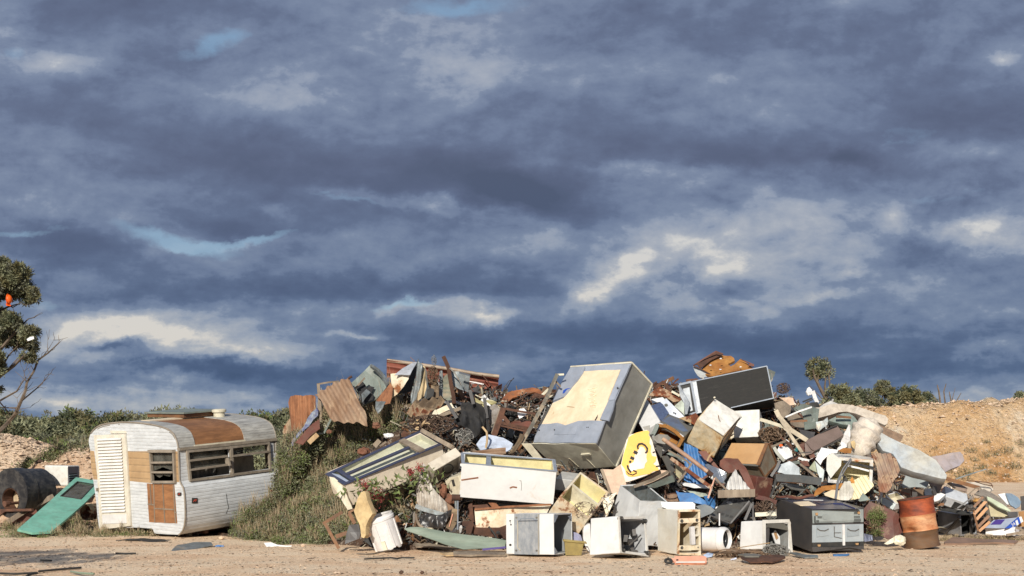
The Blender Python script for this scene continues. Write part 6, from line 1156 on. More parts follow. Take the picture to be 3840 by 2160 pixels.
for pts in ([(745,432),(882,400)],[(815,768),(950,750)],[(885,410),(945,740)],[(740,440),(860,640),(815,765)]): b.strip('end_frame',silver,'F','G',pts,.04,.03)
b.strip('edge_trim',silver,'F','G',[(882,398),(1738,220),(1814,584),(1330,692)],.018,.016)
b.strip('torn_edge',woodb,'B','G',[(1680,705),(1810,690)],.02,.01)
sheet('zinc_sheet','crumpled zinc side torn from the left end of the black fridge','metal sheet','G',[(735,440),(790,540),(855,640),(830,760),(805,765),(790,640),(745,540)],mk('bright_crumpled_zinc',()),Y=21.9,yaw=-40,dent=.06)
t=thing('rusty_cooler','rusty open box with mouldy orange lining on top of the black fridge','box',P('G',1200,320,22.6))
sheet('orange_lining','','','G',[(985,245),(1060,170),(1230,85),(1330,100),(1365,125),(1375,155),(1330,175),(1295,185),(1330,215),(1370,195),(1400,170),(1440,140),(1520,180),(1592,228),(1500,260),(1130,330),(1050,295)],ofoam,Y=22.7,yaw=-5,pitch=48,parent=t,dent=.05,thick=.05,rag=.01)
sheet('rust_edge','','','G',[(905,215),(1000,150),(1100,85),(1160,52),(1220,75),(1245,90),(1100,160),(1040,210),(985,250),(950,205)],rust,Y=22.75,yaw=-5,pitch=45,parent=t,dent=.02)
sheet('white_side','','','G',[(900,225),(985,250),(1130,325),(1060,345),(990,352),(955,330),(920,275)],mk('grey_white_side',(176,180,180),dirt=.3),Y=22.6,yaw=-12,pitch=-5,parent=t,dent=.02); bar('rim','','','G',[(905,216),(985,250),(1125,326)],rust,Y=22.55,w=.03,t=.03,parent=t)
bar('top_rim','','','G',[(908,212),(1035,128),(1160,52),(1240,82)],oxide,Y=22.7,w=.035,t=.03,parent=t); sheet('torn_corner','','','G',[(1435,138),(1500,160),(1592,205),(1590,230),(1520,215),(1545,190)],oxide,Y=22.6,pitch=30,parent=t)
for x,y in((1218,135),(1100,210),(1212,258),(1440,230)): chunk('tuft','', 'G',x,y,13,styro,Y=22.45,parent=t,sq=(1,.5,.5),seed=x)
sheet('rusty_lid','small rusty lid left of the rusty open box','lid','G',[(822,368),(880,355),(960,350),(965,372),(900,378),(825,392)],rust,Y=22.3,pitch=40)
sheet('grey_corner','pale grey-green box corner behind the right end of the black fridge','panel','G',[(1750,250),(1840,285),(1825,330),(1785,380),(1770,330)],slate,Y=22.8,yaw=30,thick=.04); bar('bracket','dark bracket hanging below the grey-green box corner','bracket','G',[(1790,300),(1800,360),(1785,395)],silverd,Y=22.6,w=.04,t=.03)
b=Bx('tan',.003); b.root('kitchen_cabinet','tan-topped cabinet with brown edges tipped towards the camera','cabinet'); b.shell('body',mk('grimy_grey_side',(128,120,104),(96,88,74),s=2,dirt=.4,rough=.6,dirtc=(110,76,44)),bevel=.004)
b.patch('tan_top',tanp,'T','H',[(1490,34),(1880,40),(1775,270),(1375,258)],.01); b.strip('edge_strip',woodb,'T','H',[(1890,38),(1788,285)],.06,.02); b.strip('edge_strip',woodb,'R','H',[(1800,300),(1862,420)],.03,.02); b.strip('edge_strip',woodb,'R','H',[(1912,40),(2002,272),(1862,425)],.03,.02); b.strip('front_trim',silverd,'T','H',[(1370,262),(1790,290)],.03,.015)
sheet('brown_hood','crumpled red-brown steel hood in front of the tan-topped cabinet','hood','H',[(1355,265),(1400,235),(1470,215),(1560,212),(1590,260),(1640,330),(1700,450),(1755,545),(1700,560),(1660,520),(1560,360),(1520,400),(1450,420),(1390,370),(1350,320)],oxide,Y=19.95,yaw=-5,pitch=35,dent=.1,thick=.02,du=.06)
sheet('brown_sheet','rust-brown bent panel under the two-tone freezer','panel','H',[(1110,110),(1200,105),(1240,150),(1290,230),(1340,290),(1400,340),(1395,370),(1330,330),(1240,230),(1180,200)],oxide,Y=20.1,yaw=-10,pitch=25,dent=.06)
bar('curved_strip','pale curved strip hooked over the rust-brown bent panel','strip','H',[(1300,130),(1250,165),(1225,205),(1215,240)],woodl,Y=19.9,w=.06,t=.02)
b=Bx('brownb',.006); b.root('brown_box','red-brown steel box standing left of the oven on the heap','box'); b.shell('body',brownp)
bar('brown_beam','rusty brown channel lying above the left corner of the oven','beam','H',[(1750,640),(1870,665),(1995,705)],brownp,Y=19.9,w=.15,t=.06)
sheet('blue_sheet','buckled bright blue sheet behind the crossed beams','metal sheet','H',[(955,32),(1040,60),(1110,100),(1115,155),(1165,160),(1175,190),(1220,270),(1222,340),(1200,400),(1150,495),(1040,490),(950,450),(960,300),(945,150)],blue,Y=20.4,yaw=-12,pitch=20,dent=.07,du=.06,corr=((1000,60),(1080,480),.10,.012),thick=.006)
sheet('blue_sheet','long bright blue panel lying low behind the machine lid','panel','H',[(860,570),(900,590),(1050,600),(1130,660),(1290,760),(1300,640),(1240,620),(1200,640),(1310,690),(1290,775),(1150,740),(1050,700),(910,695)][0:6]+[(1295,775),(1150,735),(1050,705),(910,700)],blue,Y=19.8,yaw=5,pitch=30,dent=.04)
sheet('blue_bowl','blue curved panel with grey rim right of the long blue panel','panel','H',[(1190,625),(1250,620),(1310,650),(1330,710),(1310,775),(1230,735)],blue,Y=19.75,yaw=25,pitch=20,dent=.08)
t=thing('pipe_beam','long pinkish rusty tube beam crossing down over the blue sheet','beam',P('H',980,200,19.9)); bar('tube','','','H',[(715,-10),(980,180),(1225,365)],mk('pink_rusty_tube',(176,140,116),rust=.3,dirt=.3,rustc=((110,70,52),(160,110,84))),Y=[20.1,19.8,19.6],w=.15,rnd=True,parent=t,n=12); bar('end_cap','','','H',[(1215,355),(1270,400)],rust,Y=19.6,w=.17,rnd=True,parent=t)
t=thing('rusted_frame','lower rusted frame bar with cross struts below the tube beam','frame',P('H',1040,360,19.7))
for pts,w,m in [([(800,205),(1030,370),(1260,540)],.12,mk('flaky_rust_bar',(170,136,112),rust=.55,dirt=.3,rustc=((86,46,32),(142,80,48)))),([(770,115),(980,235),(1030,290)],.06,wood),([(880,480),(960,380),(1040,260)],.07,wood),([(1130,460),(1240,390)],.07,oxide),([(1225,660),(1260,560),(1295,430)],.05,mk('flaky_pale_bar',(196,170,150),rust=.3)),([(1300,420),(1360,490),(1430,560)],.06,wood)]: bar('strut','','','H',pts,m,Y=19.65,w=w,t=.05,parent=t)
sheet('foil_panel','crumpled silver foil insulation right of the tube beam','foil','H',[(1205,255),(1240,245),(1300,290),(1360,330),(1430,370),(1435,420),(1400,470),(1340,480),(1290,430),(1240,340)],foil,Y=19.8,yaw=10,pitch=25,dent=.1,du=.04,thick=.02)
for i,(pts,m,lab) in enumerate([([(750,150),(800,130),(900,180),(960,250),(940,260),(860,200)],slate,'pale grey-green folded sheet above the lower rusted bar'),([(880,120),(960,170),(955,260),(900,200)],white,'white scrap sheet left of the buckled blue sheet'),([(900,500),(1000,500),(1240,530),(1230,560),(1050,560),(930,545)],white,'white crumpled sheet under the crossed beams'),([(1000,560),(1100,570),(1240,600),(1220,640),(1120,640)],mk('pale_green_scrap',(190,200,184),dirt=.3),'pale green-white crumpled sheet above the blue panels'),([(840,250),(950,330),(900,450),(850,400)],mk('straw_coloured_sheet',(176,168,136),dirt=.4),'straw-coloured scrap below the pale folded sheet')]):
    sheet('scrap_sheet',lab,'metal sheet','H',pts,m,Y=20.0-.04*i,yaw=-10+i*8,pitch=20,rag=.015,dent=.11,du=.06)
sheet('fan_sheet','white corrugated triangular sheet below the brown hood','roofing sheet','H',[(1420,560),(1450,460),(1530,330),(1600,430),(1700,555),(1600,568)],mk('white_roofing',(216,214,210),dirt=.15),Y=19.75,yaw=-5,pitch=25,corr=((1530,330),(1560,565),.06,.012))
bar('grey_plank','wide grey plank lying level below the white fan-shaped sheet','plank','H',[(1333,612),(1540,605),(1752,600)],wood,Y=19.6,w=.27,t=.05)
bar('white_rod','thin white rod right of the crossed beams','rod','H',[(1220,655),(1262,520),(1300,435)],salmon,Y=19.4,w=.03,rnd=True)
b=Bx('slot',.003); b.root('oven_back_panel','dark grey slotted steel cooker panel leaning above the drum casing','cooker panel'); b.shell('body',mk('dusty_dark_steel',(98,98,94),(80,80,80),s=4,dirt=.3,rough=.5,metal=.3),bevel=.003)
for x,y,h in [(1465,655,35),(1520,672,35),(1572,695,30),(1630,715,35),(1330,810,30),(1378,822,30),(1428,838,30),(1475,850,30)]:
    for i in range(4): b.patch('slot',blackm,'T','H',[(x+i*9,y+i*2),(x+5+i*9,y+1+i*2),(x+i*9-3,y+h),(x+i*9-8,y+h-1)],.002)
b.patch('oval_hole',mk('pale_hole',(190,188,180)),'T','H',ell(1467,712,36,15,14,rot=10),.002)
t=thing('cooker_stand','dark steel stand legs under the slotted cooker panel','frame',P('H',1350,900,19.4))
for pts,w in [([(1248,860),(1212,945)],.05),([(1720,720),(1640,905)],.09),([(1240,850),(1480,945)],.04),([(1690,690),(1480,940)],.05),([(1730,700),(1735,900)],.06)]: bar('leg','','','H',pts,charcoal,Y=19.4,w=w,t=.05,parent=t)
sheet('grey_bin','dark grey plastic bin corner above the cream dented washer','bin','H',[(1080,745),(1180,720),(1250,745),(1300,790),(1250,830),(1140,880),(1130,790)],mk('dark_grey_plastic',(108,114,116),(84,90,92),dirt=.2),Y=19.5,yaw=-20,pitch=20,dent=.05)
t=thing('wire_basket','rusty slatted round basket behind the bent cabinet','basket',P('H',820,650,20.0))
for i in range(11): x=735+i*17; bar('slat','','','H',[(x,625-14*math.sin(i*.3)),(x+4,695)],mk('rusty_slats',(140,110,84),(104,70,50),dirt=.3),Y=20.0+.1*math.sin(i*.3),w=.05,t=.015,parent=t)
bar('hoop','','','H',[(730,628),(800,608),(900,600)],rust,Y=19.9,w=.04,rnd=True,parent=t); bar('hook','','','H',[(735,570),(745,625)],rust,Y=19.9,w=.06,rnd=True,parent=t)
sheet('cream_unit','rusty-edged white unit corner left of the bent cabinet','panel','H',[(15,670),(60,640),(190,590),(150,650),(155,690),(80,860),(70,865)],creamr,Y=19.7,yaw=-15,pitch=10)
tangle('wire_tangle','bent grey wires across the rusty-edged white unit','H',90,700,80,90,14,.006,wireg,Y=19.5,seed=14)
tangle('wire_netting','rusty netting stuffed between the plank and the oven','H',1870,770,120,90,120,.006,wire,Y=19.8,seed=15); tangle('wire_netting','grey chicken wire just left of the dark oven','H',1940,850,60,50,90,.004,wireg,Y=19.6,seed=16)
bar('white_batten','cream board lying under the netting beside the oven','board','H',[(1755,845),(1900,838),(1995,835)],creaml,Y=19.6,w=.14,t=.04)
for i,(pts,m,lab) in enumerate([([(600,20),(650,25),(720,60),(700,180),(690,200),(640,120)],silverd,'dull grey folded sheet right of the painted cabinet'),([(660,-60),(760,-50),(800,-10),(730,60),(640,40),(590,-20)],mk('dull_grey_board',(120,116,106),dirt=.3),'flat grey board above the painted cabinet'),([(560,-170),(560,-60),(640,40),(600,30),(560,-20),(480,-150)],silverd,'narrow grey sheet beside the huge fridge')]): sheet('scrap_sheet',lab,'metal sheet','H',pts,m,Y=20.6,yaw=20-i*20,pitch=15,dent=.05)
# ridge behind, between fridge and black fridge
for nm,lab,c,pts,m,Y,yaw,pt in [('rusted_sheet','bent rusty panel peaking behind the huge fridge','G',[(400,545),(470,480),(520,470),(600,500),(700,555),(770,600),(755,625),(680,640),(600,590),(500,560)],mk('rust_grey_panel',(150,120,94),rust=.6,dirt=.3),22.4,0,35),('white_channel','white pressed channel behind the huge fridge','G',[(435,590),(560,570),(588,600),(560,620),(440,640)],white,22,5,20),('pale_green_sheet','pale green sheet between the washer top and black fridge','G',[(690,680),(770,600),(800,640),(805,780),(770,740)],mk('pale_green_scrap',()),21.9,-10,20),('yellow_rust_sheet','rust and yellow flaked sheet behind the two-tone freezer','G',[(740,810),(850,795),(925,765),(975,820),(930,900),(850,860)],mk('rust_yellow',(150,118,64),rust=.6,dirt=.3),21.3,10,30)]: sheet(nm,lab,'metal sheet',c,pts,m,Y=Y,yaw=yaw,pitch=pt,dent=.06)
bar('angle_iron','rusty angle iron forming a peak against the sky','angle iron','G',[(470,470),(520,430),(570,395),(610,460),(660,540)],rust,Y=22.5,w=.09,t=.05); bar('white_batten','white batten end left of the black fridge','batten','G',[(660,505),(750,555)],creaml,Y=22.3,w=.06,t=.04)
# ---------------- right of the black fridge ----------------
tangle('wire_ball','brown tumble of wire against the sky right of the black fridge','G',1925,470,75,60,110,.005,wire,Y=22.8,seed=20)
def many(rows,nm,cat,kind):
    for i,r in enumerate(rows):
        if r[0]=='K': r=list(r); r[3]+=1.9
        if kind=='s': c,pts,m,Y,yaw,pt,lab=r; sheet(nm,lab,cat,c,pts,m,Y=Y,yaw=yaw,pitch=pt,dent=.10,du=.07,rag=.012)
        else: c,pts,m,Y,w,lab=r; bar(nm,lab,cat,c,pts,m,Y=Y,w=w,t=.03)
many([('G',[(1870,570),(1990,558),(2050,560),(2065,640),(1990,650),(1940,600)],pinkc,22.2,5,20,'pinkish board block right of the black fridge'),('I',[(200,100),(330,70),(440,120),(420,230),(330,300),(260,260)],wood,22,10,40,'bundle of frayed brown splinters beside the pinkish board'),
 ('I',[(455,180),(560,140),(790,200),(750,460),(620,470),(600,380),(540,240)],slate,21.9,15,15,'blue-grey trapezoid sheet left of the long mattress'),('I',[(530,480),(640,470),(760,480),(740,560),(640,600),(560,540)],charcoal,21.6,0,30,'dark grey sheet below the blue-grey trapezoid'),
 ('I',[(380,290),(480,250),(600,330),(612,460),(540,450),(440,390)],wood,21.8,20,35,'splintered tan board under the blue-grey trapezoid'),('I',[(760,380),(860,360),(920,310),(930,400),(860,450),(800,500),(760,460)],galv,21.8,-20,20,'ribbed grey offcut left of the green quilt'),
 ('I',[(1045,740),(1200,400),(1222,410),(1230,560),(1190,700),(1060,760)],plast,20.9,-35,5,'upright white panel edge right of the brown couch'),('I',[(750,890),(830,730),(1060,745),(1050,790),(940,810),(850,900),(820,960)],white,20.7,-10,15,'white open shelf box left of the crumpled cream fridge'),
 ('I',[(660,985),(740,890),(860,1020),(790,1050),(700,1010)],mk('pale_green_bent',(150,158,128),dirt=.2),20.6,-20,20,'curved pale green sheet left of the crumpled cream fridge'),('I',[(740,890),(870,1020),(860,1180),(830,1190),(780,1060)],mk('pale_grey_enamel',(190,198,196),dirt=.15),20.5,-20,10,'pale grey door edge beside the curved green sheet'),
 ('I',[(250,730),(330,720),(430,800),(435,860),(345,910),(210,860),(215,800)],white,20.9,0,30,'bright white plate right of the tan-topped cabinet'),('I',[(230,1050),(260,960),(400,900),(545,960),(550,1080),(400,1080)],mk('pale_blue_enamel',(196,204,208),dirt=.12),20.4,-5,30,'pale blue-white crumpled enamel sheet above the dark beam'),
 ('I',[(400,910),(520,895),(560,950),(430,955)],slate,20.6,0,40,'grey-green strip above the pale blue-white sheet'),('I',[(530,900),(660,880),(680,960),(600,970)],oxide,20.5,0,20,'small rust-red plate left of the curved green sheet'),('I',[(820,1240),(1120,1215),(1140,1260),(1060,1290),(880,1300),(740,1370),(760,1290)],ofoam,20.0,0,20,'torn orange foam sheet under the crumpled cream fridge'),
 ('I',[(870,1340),(980,1290),(1080,1300),(1080,1430),(1000,1410),(880,1370)],foam,19.9,0,10,'perforated cream board behind the oven top'),('I',[(1080,1300),(1140,1180),(1220,1190),(1275,1290),(1250,1400),(1200,1435),(1080,1430)],mk('ribbed_grey_white',(200,196,184),dirt=.2,rib=(0,.05,.4)),19.9,5,10,'rippled grey-white curved liner behind the oven top'),
 ('I',[(1130,1060),(1240,1190),(1190,1290),(1140,1180)],silverd,20.1,30,5,'grey curved flap left of the ribbed cream liner'),('I',[(1330,1440),(1390,1340),(1440,1400),(1480,1449),(1350,1460)],slate,19.7,0,20,'pale green-grey torn sheet right of the oven'),
 ('I',[(20,400),(130,390),(250,440),(200,480),(60,470)],slate,21.5,0,30,'grey-green sheet scrap right of the dusty white cabinet'),('I',[(150,420),(290,440),(300,540),(200,560)],wood,21.4,0,30,'splintered bark-brown boards right of the dusty white cabinet'),('I',[(540,670),(610,650),(605,760),(560,770)],oxide,21.0,0,10,'red-brown block left of the brown couch'),
 ('I',[(240,1190),(500,1180),(640,1230),(600,1260),(420,1290)],silverd,20.1,0,50,'dim grey sheets in the hollow below the dark beam'),('I',[(210,1360),(420,1330),(560,1360),(720,1350),(740,1385),(230,1385)],oxide,19.9,0,50,'rusty red-brown sheet directly behind the oven')],'scrap_sheet','scrap sheet','s')
many([('I',[(345,305),(520,230),(702,168)],plast,21.6,.06,'long straight white batten below the trapezoid sheet'),('I',[(0,335),(150,380),(300,430),(430,520)],creaml,21.3,.13,'long cream moulding right of the dusty white cabinet'),('I',[(215,210),(260,300),(420,480),(640,620)],mk('flaky_white_timber',(206,192,168),rust=.15,dirt=.3),21.2,.17,'wide flaky white beam bent across the plank pile'),('I',[(290,350),(420,560),(530,720),(600,830)],mk('flaky_white_timber',()),21.0,.12,'second flaky white beam crossing below the first'),
 ('I',[(30,455),(250,560),(450,700)],rust,21.2,.08,'long rusty bar beneath the cream moulding'),('I',[(350,640),(440,740),(545,850)],rust,20.9,.08,'rusty bar falling right to the rusty cross piece'),('I',[(150,715),(350,625)],wood,20.9,.09,'short brown bar at the top of the tan-topped cabinet'),('I',[(370,915),(545,845)],rust,20.7,.09,'rusty cross piece above the white plate'),
 ('I',[(410,365),(640,352)],woodb,21.5,.08,'short brown and silver bar under the white batten'),('I',[(520,860),(665,895)],plast,20.6,.08,'white angled strip right of the rusty cross piece'),('I',[(190,715),(240,800),(330,900)],mk('grey_plastic_channel',(180,182,172)),20.7,.12,'pale grey channel over the white plate'),('I',[(510,795),(700,780)],charcoal,20.7,.04,'thin black bar left of the brown couch'),
 ('I',[(270,895),(230,990),(150,1110)],charcoal,20.3,.10,'dark bracket bar at the right edge of the tan-topped cabinet'),('I',[(545,940),(680,1050),(800,1150)],wood,20.4,.08,'brown batten sloping behind the dark beam'),('I',[(1350,330),(1500,410),(1700,500),(1925,600)],mk('rough_brown_beam',(150,124,102),(116,94,78),s=5,dirt=.4),21.6,.30,'thick grey-brown beam sloping right under the long mattress'),
 ('I',[(1560,860),(1605,1000)],charcoal,20.3,.06,'dark strut left of the curled roofing'),('I',[(1590,620),(1720,800)],charcoal,21.0,.04,'thin dark edge strip along the pale blue mattress')],'bar','bar','b')
t=thing('black_beam','dark charcoal beam with brown underside above the oven','beam',P('I',520,1140,20)); bar('beam_face','','','I',[(205,1125),(520,1140),(825,1180)],mk('charcoal_beam',(76,82,84),(58,62,64),dirt=.2),Y=20,w=.28,t=.1,parent=t); bar('under_strip','','','I',[(210,1175),(520,1195),(820,1220)],woodb,Y=19.98,w=.05,t=.08,parent=t); bar('right_post','','','I',[(215,1150),(185,1290),(140,1390)],blackm,Y=19.95,w=.08,t=.06,parent=t)
tangle('wire_tangle','zigzag spring wires in the hollow below the dark beam','I',320,1280,60,90,8,.007,wireg,Y=19.8,seed=22); tangle('wire_tangle','nest of dry twigs and splinters right of the dusty white cabinet','I',130,540,150,100,120,.010,twig,Y=21.0,seed=23)
tangle('rope_tangle','teal string knot left of the brown couch','I',492,745,24,30,25,.006,mk('teal_string',(60,150,150)),Y=20.7,seed=24,cat='string'); chunk('orange_scrap','small bright orange scrap among the splinters','I',285,690,24,orange,Y=20.8,cat='plastic scrap',sq=(1,.6,.7))
# mattresses
cushion('mattress','long cream mattress draped over the crest of the heap','I',[(735,180),(820,175),(950,130),(1080,118),(1200,128),(1350,170),(1480,225),(1620,270),(1700,290),(1735,335),(1725,400),(1690,420),(1560,370),(1420,310),(1300,260),(1180,225),(1070,232),(960,270),(770,320),(745,250)],fabric,22.0,3,22,.28,dent=.03,rd=.05,cat='mattress')
sheet('plastic_wrap','crumpled clear wrap on top of the cream mattress','plastic wrap','I',[(810,160),(860,120),(960,90),(1060,120),(950,135),(830,165)],mk('cloudy_wrap',(196,194,190),dirt=.2),Y=22.2,pitch=40,dent=.08)
cushion('quilted_cushion','grey-green quilted mattress piece folded under the cream mattress','I',[(930,345),(1000,310),(1040,290),(1200,300),(1250,330),(1300,420),(1290,480),(1240,500),(1190,420),(1090,400),(990,370)],quilt,21.4,-5,30,.15,cat='mattress'); cushion('quilted_cushion','upright grey-green quilt end beside the folded quilted piece','I',[(1060,280),(1120,255),(1200,258),(1260,300),(1310,380),(1320,440),(1280,485),(1250,400),(1190,300)],quilt,21.6,25,10,.12,cat='mattress')
bar('foam_strip','orange-brown foam strip on the folded quilt','foam','I',[(1035,300),(1120,302),(1235,312)],woodb,Y=21.3,w=.09,t=.04)
def rolled():
    mb=MB(); q=[(1300,780,.16),(1345,740,.20),(1380,660,.235),(1410,580,.25),(1440,520,.26),(1465,470,.24),(1475,440,.17)]; Y=20.75; mb.tube([P('I',x,y,Y+.1*i) for i,(x,y,r) in enumerate(q)],[r for _,_,r in q],20)
    bm=bmesh.new(); me=bpy.data.meshes.new('t'); me.from_pydata([tuple(v) for v in mb.v],[],mb.f); bm.from_mesh(me); bmesh.ops.subdivide_edges(bm,edges=bm.edges[:],cuts=4,use_grid_fill=True)
    for v in bm.verts: 
        p=v.co; v.co+= (p-P('I',1400,600,Y+.3)).normalized()*(.022*math.sin(p.x*20+p.z*30+2*noise.noise(p*3))+.018*noise.noise(p*5))
    bm.to_mesh(me); bm.free(); me.materials.append(fabric); c=P('I',1400,640,21); 
    for v in me.vertices: v.co-=c
    me.polygons.foreach_set('use_smooth',[True]*len(me.polygons)); me.name='rolled_mattress'; o=bpy.data.objects.new('rolled_mattress',me); link(o); o.location=c; tag(o,'fat rolled-up pinkish-cream mattress standing in the right half','mattress')
    o2=sheet('foam_core','','','I',[(1230,640),(1280,620),(1300,660),(1285,740),(1250,710)],foamtan,Y=20.65,yaw=-20,parent=o)
rolled()
cushion('mattress','pale blue-topped mattress sliding down the right slope','L',[(830,905),(870,920),(960,975),(1100,1045),(1300,1130),(1480,1230),(1560,1330),(1600,1390),(1590,1430),(1540,1425),(1400,1395),(1250,1360),(1100,1310),(1010,1170),(900,1130),(830,1020)],fabricb,20.8,-6,30,.2,dent=.035,rd=.05,cat='mattress')
cushion('mattress','small lilac-grey mattress curling off the right end of the heap','L',[(1385,1205),(1500,1180),(1650,1150),(1740,1142),(1770,1170),(1792,1235),(1740,1290),(1640,1330),(1580,1362),(1540,1300),(1460,1250)],mk('lilac_grey_ticking',(150,146,156),(168,150,138),s=2,dirt=.3,rough=.9),21.4,14,25,.1,dent=.05,rd=.03,cat='mattress')
t=thing('couch_section','brown vinyl couch back lying tilted in the scrap','couch',P('I',880,620,20.8)); sheet('back','','','I',[(620,655),(640,625),(800,540),(960,450),(1040,425),(1080,480),(1135,560),(1000,630),(740,765),(700,745)],vinyl,Y=20.9,yaw=-5,pitch=38,thick=.08,parent=t,curl=-.25,dent=.02); sheet('end_panel','','','I',[(608,660),(625,650),(700,745),(740,765),(700,800),(615,830)],vinyl,Y=20.8,yaw=-30,parent=t,thick=.05); bar('rim','','','I',[(612,655),(760,560),(960,450),(1048,415)],blackm,Y=20.95,w=.05,rnd=True,parent=t); bar('front_rim','','','I',[(740,772),(930,690),(1110,600)],blackm,Y=20.75,w=.05,rnd=True,parent=t)
b=Bx('crump',.02); b.root('crumpled_fridge','crushed rust-edged cream fridge with black seal strip and cables','fridge'); b.shell('body',mk('blue_cream_enamel',(208,206,198),(190,192,194),rust=.35,dirt=.3,rough=.4,rustc=((130,76,36),(196,120,60)),stain=(200,160,110)),open='F',wall=.05,liner=mk('ribbed_cream_liner',(224,214,176),(206,194,154),dirt=.15,rib=(0,.06,.4)),floor=.15)
b.strip('seal',blackm,'F','I',[(1135,905),(1350,955),(1545,1000)],.04,.03); b.strip('seal',plast,'F','I',[(1190,960),(1350,1010),(1480,1040)],.03,.03); b.patch('door_half',whited,'F','I',[(905,830),(980,800),(1110,880),(1100,960),(960,1140),(900,1020)],.05)
sheet('ribbed_liner','ribbed cream fridge liner leaning left of the curled roofing','liner','I',[(1215,1200),(1400,1090),(1500,1110),(1552,1230),(1480,1310),(1340,1420),(1230,1430),(1275,1300)],mk('ribbed_cream_sheet',(220,210,172),(204,192,152),dirt=.15,rough=.4),Y=20.0,yaw=5,pitch=25,corr=((1290,1180),(1400,1380),.07,.008),curl=.2)
for i,(pts,lab) in enumerate([([(1235,865),(1130,1000),(1050,1180),(1020,1410)],'pair of grey cables bent over the crumpled cream fridge'),([(1245,880),(1150,1030),(1065,1180),(1035,1415)],'second grey cable beside the first over the cream fridge')]): bar('cable',lab,'cable','I',pts,mk('grey_cable',(110,114,120)),Y=19.85,w=.055,rnd=True)
sheet('orange_scrap','orange and white torn foam scrap atop the crumpled cream fridge','foam','I',[(1060,760),(1130,725),(1240,735),(1230,800),(1130,790)],ofoam,Y=20.3,dent=.1); sheet('orange_scrap','small orange foam wedge inside the crumpled cream fridge','foam','I',[(1225,1170),(1250,1110),(1290,1190),(1250,1200)],mk('amber_foam',(214,140,44)),Y=20.0)
sheet('rusted_roofing','curled brown corrugated roofing with grey top right of the crumpled fridge','roofing sheet','I',[(1505,810),(1560,790),(1690,800),(1780,800),(1850,870),(1910,1020),(1880,1100),(1820,1160),(1770,1290),(1700,1340),(1610,1300),(1600,1100),(1590,960)],mk('brown_grey_roofing',(136,84,58),(150,138,124),s=1.4,dirt=.3,rough=.8,rust=.4,rustc=((84,46,32),(120,66,42))),Y=20.2,yaw=5,pitch=18,corr=((1560,830),(1720,1280),.08,.014),curl=.5,dent=.06,thick=.006)
# right end
b=Bx('tray',.003); b.root('fridge_drawer','open white fridge drawer above the brown tank','drawer'); b.shell('body',plast,open='T',wall=.012,liner=creaml,floor=.02); b.strip('inner_ledge',plast,'T','K',[(90,590),(225,690)],.03,.01)
sheet('drawer_front','grey-white drawer front lying against the open white drawer','drawer front','K',[(30,590),(215,700),(175,770),(20,690)],mk('pale_grey_enamel',()),Y=21.3,yaw=-10,pitch=30)
bar('white_post','bent white post standing left of the open drawer','post','K',[(28,455),(18,560),(-20,690)],plast,Y=21.3,w=.09,t=.07)
def bigtank():
    sheet('brown_tank','big brown painted tank wall curving from the oven to the drum','tank','J',[(1770,335),(1990,425),(2290,545),(2420,620),(2400,780),(2300,900),(2115,972),(1980,900),(1860,780),(1720,700),(1710,470)],brownp,Y=20.35,yaw=-8,pitch=18,curl=.7,dent=.03,thick=.02)
bigtank()
chunk('rubble_bag','beige crumpled sack at the foot of the oil drum','K',270,1180,70,creaml,Y=19.7,cat='sack',sq=(1.2,.6,1),seed=12); sheet('beige_board','beige triangular board beside the crumpled sack','board','K',[(60,1220),(180,1140),(230,1110),(180,1215),(100,1235)],creaml,Y=19.7,pitch=30)
def oil_drum():
    Yd=GY('K',580,1300); base=P('K',585,1300,Yd+.28); base.z=0.01; t=thing('oil_drum','rusty dented oil drum with paler middle band standing at the right','drum',base)
    k=base.y/FPX/3.622; top=P('K',485,610,base.y)-base; ax=(top-Vector((0,0,0))).normalized(); ax=(ax+Vector((0,.04,0))).normalized(); H=top.length*1.0; R=233*k; u=Vector((1,0,0)); u=(u-ax*u.dot(ax)).normalized(); v=ax.cross(u)
    def shell(name,mat,z0,z1,extra=0,rows=14):
        n=48; vs=[]; rows_=rows
        for i in range(rows_+1):
            z=z0+(z1-z0)*i/rows_
            for j in range(n):
                a=2*math.pi*j/n; d=u*math.cos(a)+v*math.sin(a); r=R*(1+extra)
                for h in (.34,.66): r+=.014*math.exp(-((z-h)/.014)**2)
                r+=.02*noise.noise(Vector((math.cos(a)*1.5,math.sin(a)*1.5,z*4)))
                r-=.09*math.exp(-((z-.36)/.07)**2-((a-3.7)/.5)**2); r-=.05*math.exp(-((z-.2)/.1)**2-((a-4.9)/.7)**2)
                if z<.03 or z>.97: r+=.008
                vs.append(ax*(z*H)+d*r)
        mb=MB(); mb.add(vs,[(i*n+j,i*n+(j+1)%n,(i+1)*n+(j+1)%n,(i+1)*n+j) for i in range(rows_) for j in range(n)])
        if z1>=1: mb.f.append(tuple(len(vs)-n+j for j in range(n))); mb.m.append(0)
        o=mb.build(name,mat,parent=t,local=True,smooth=True); o.modifiers.new('e','EDGE_SPLIT').split_angle=.9; return o
    shell('lower_shell',mk('dark_olive_rust',(110,80,52),(84,58,40),s=3,st=(1,1,2.5),dirt=.35,rough=.8,bump=.3),0,.345)
    shell('middle_shell',mk('pale_orange_rust',(176,104,56),(204,160,120),s=2.2,st=(1,1,2),dirt=.35,rough=.75,bump=.3,dirtc=(120,54,26)),.345,.665)
    shell('upper_shell',mk('red_brown_rust',(166,78,38),(110,48,28),s=2.5,st=(1,1,3),dirt=.3,rough=.7,bump=.3,dirtc=(60,36,28)),.665,1)
    mb=MB(); q=[ax*H+(u*math.cos(a)+v*math.sin(a))*R*1.01 for a in [i*math.pi/18 for i in range(37)]]; mb.tube(q,.012,6); mb.build('rim',rust,parent=t,local=True)
oil_drum()
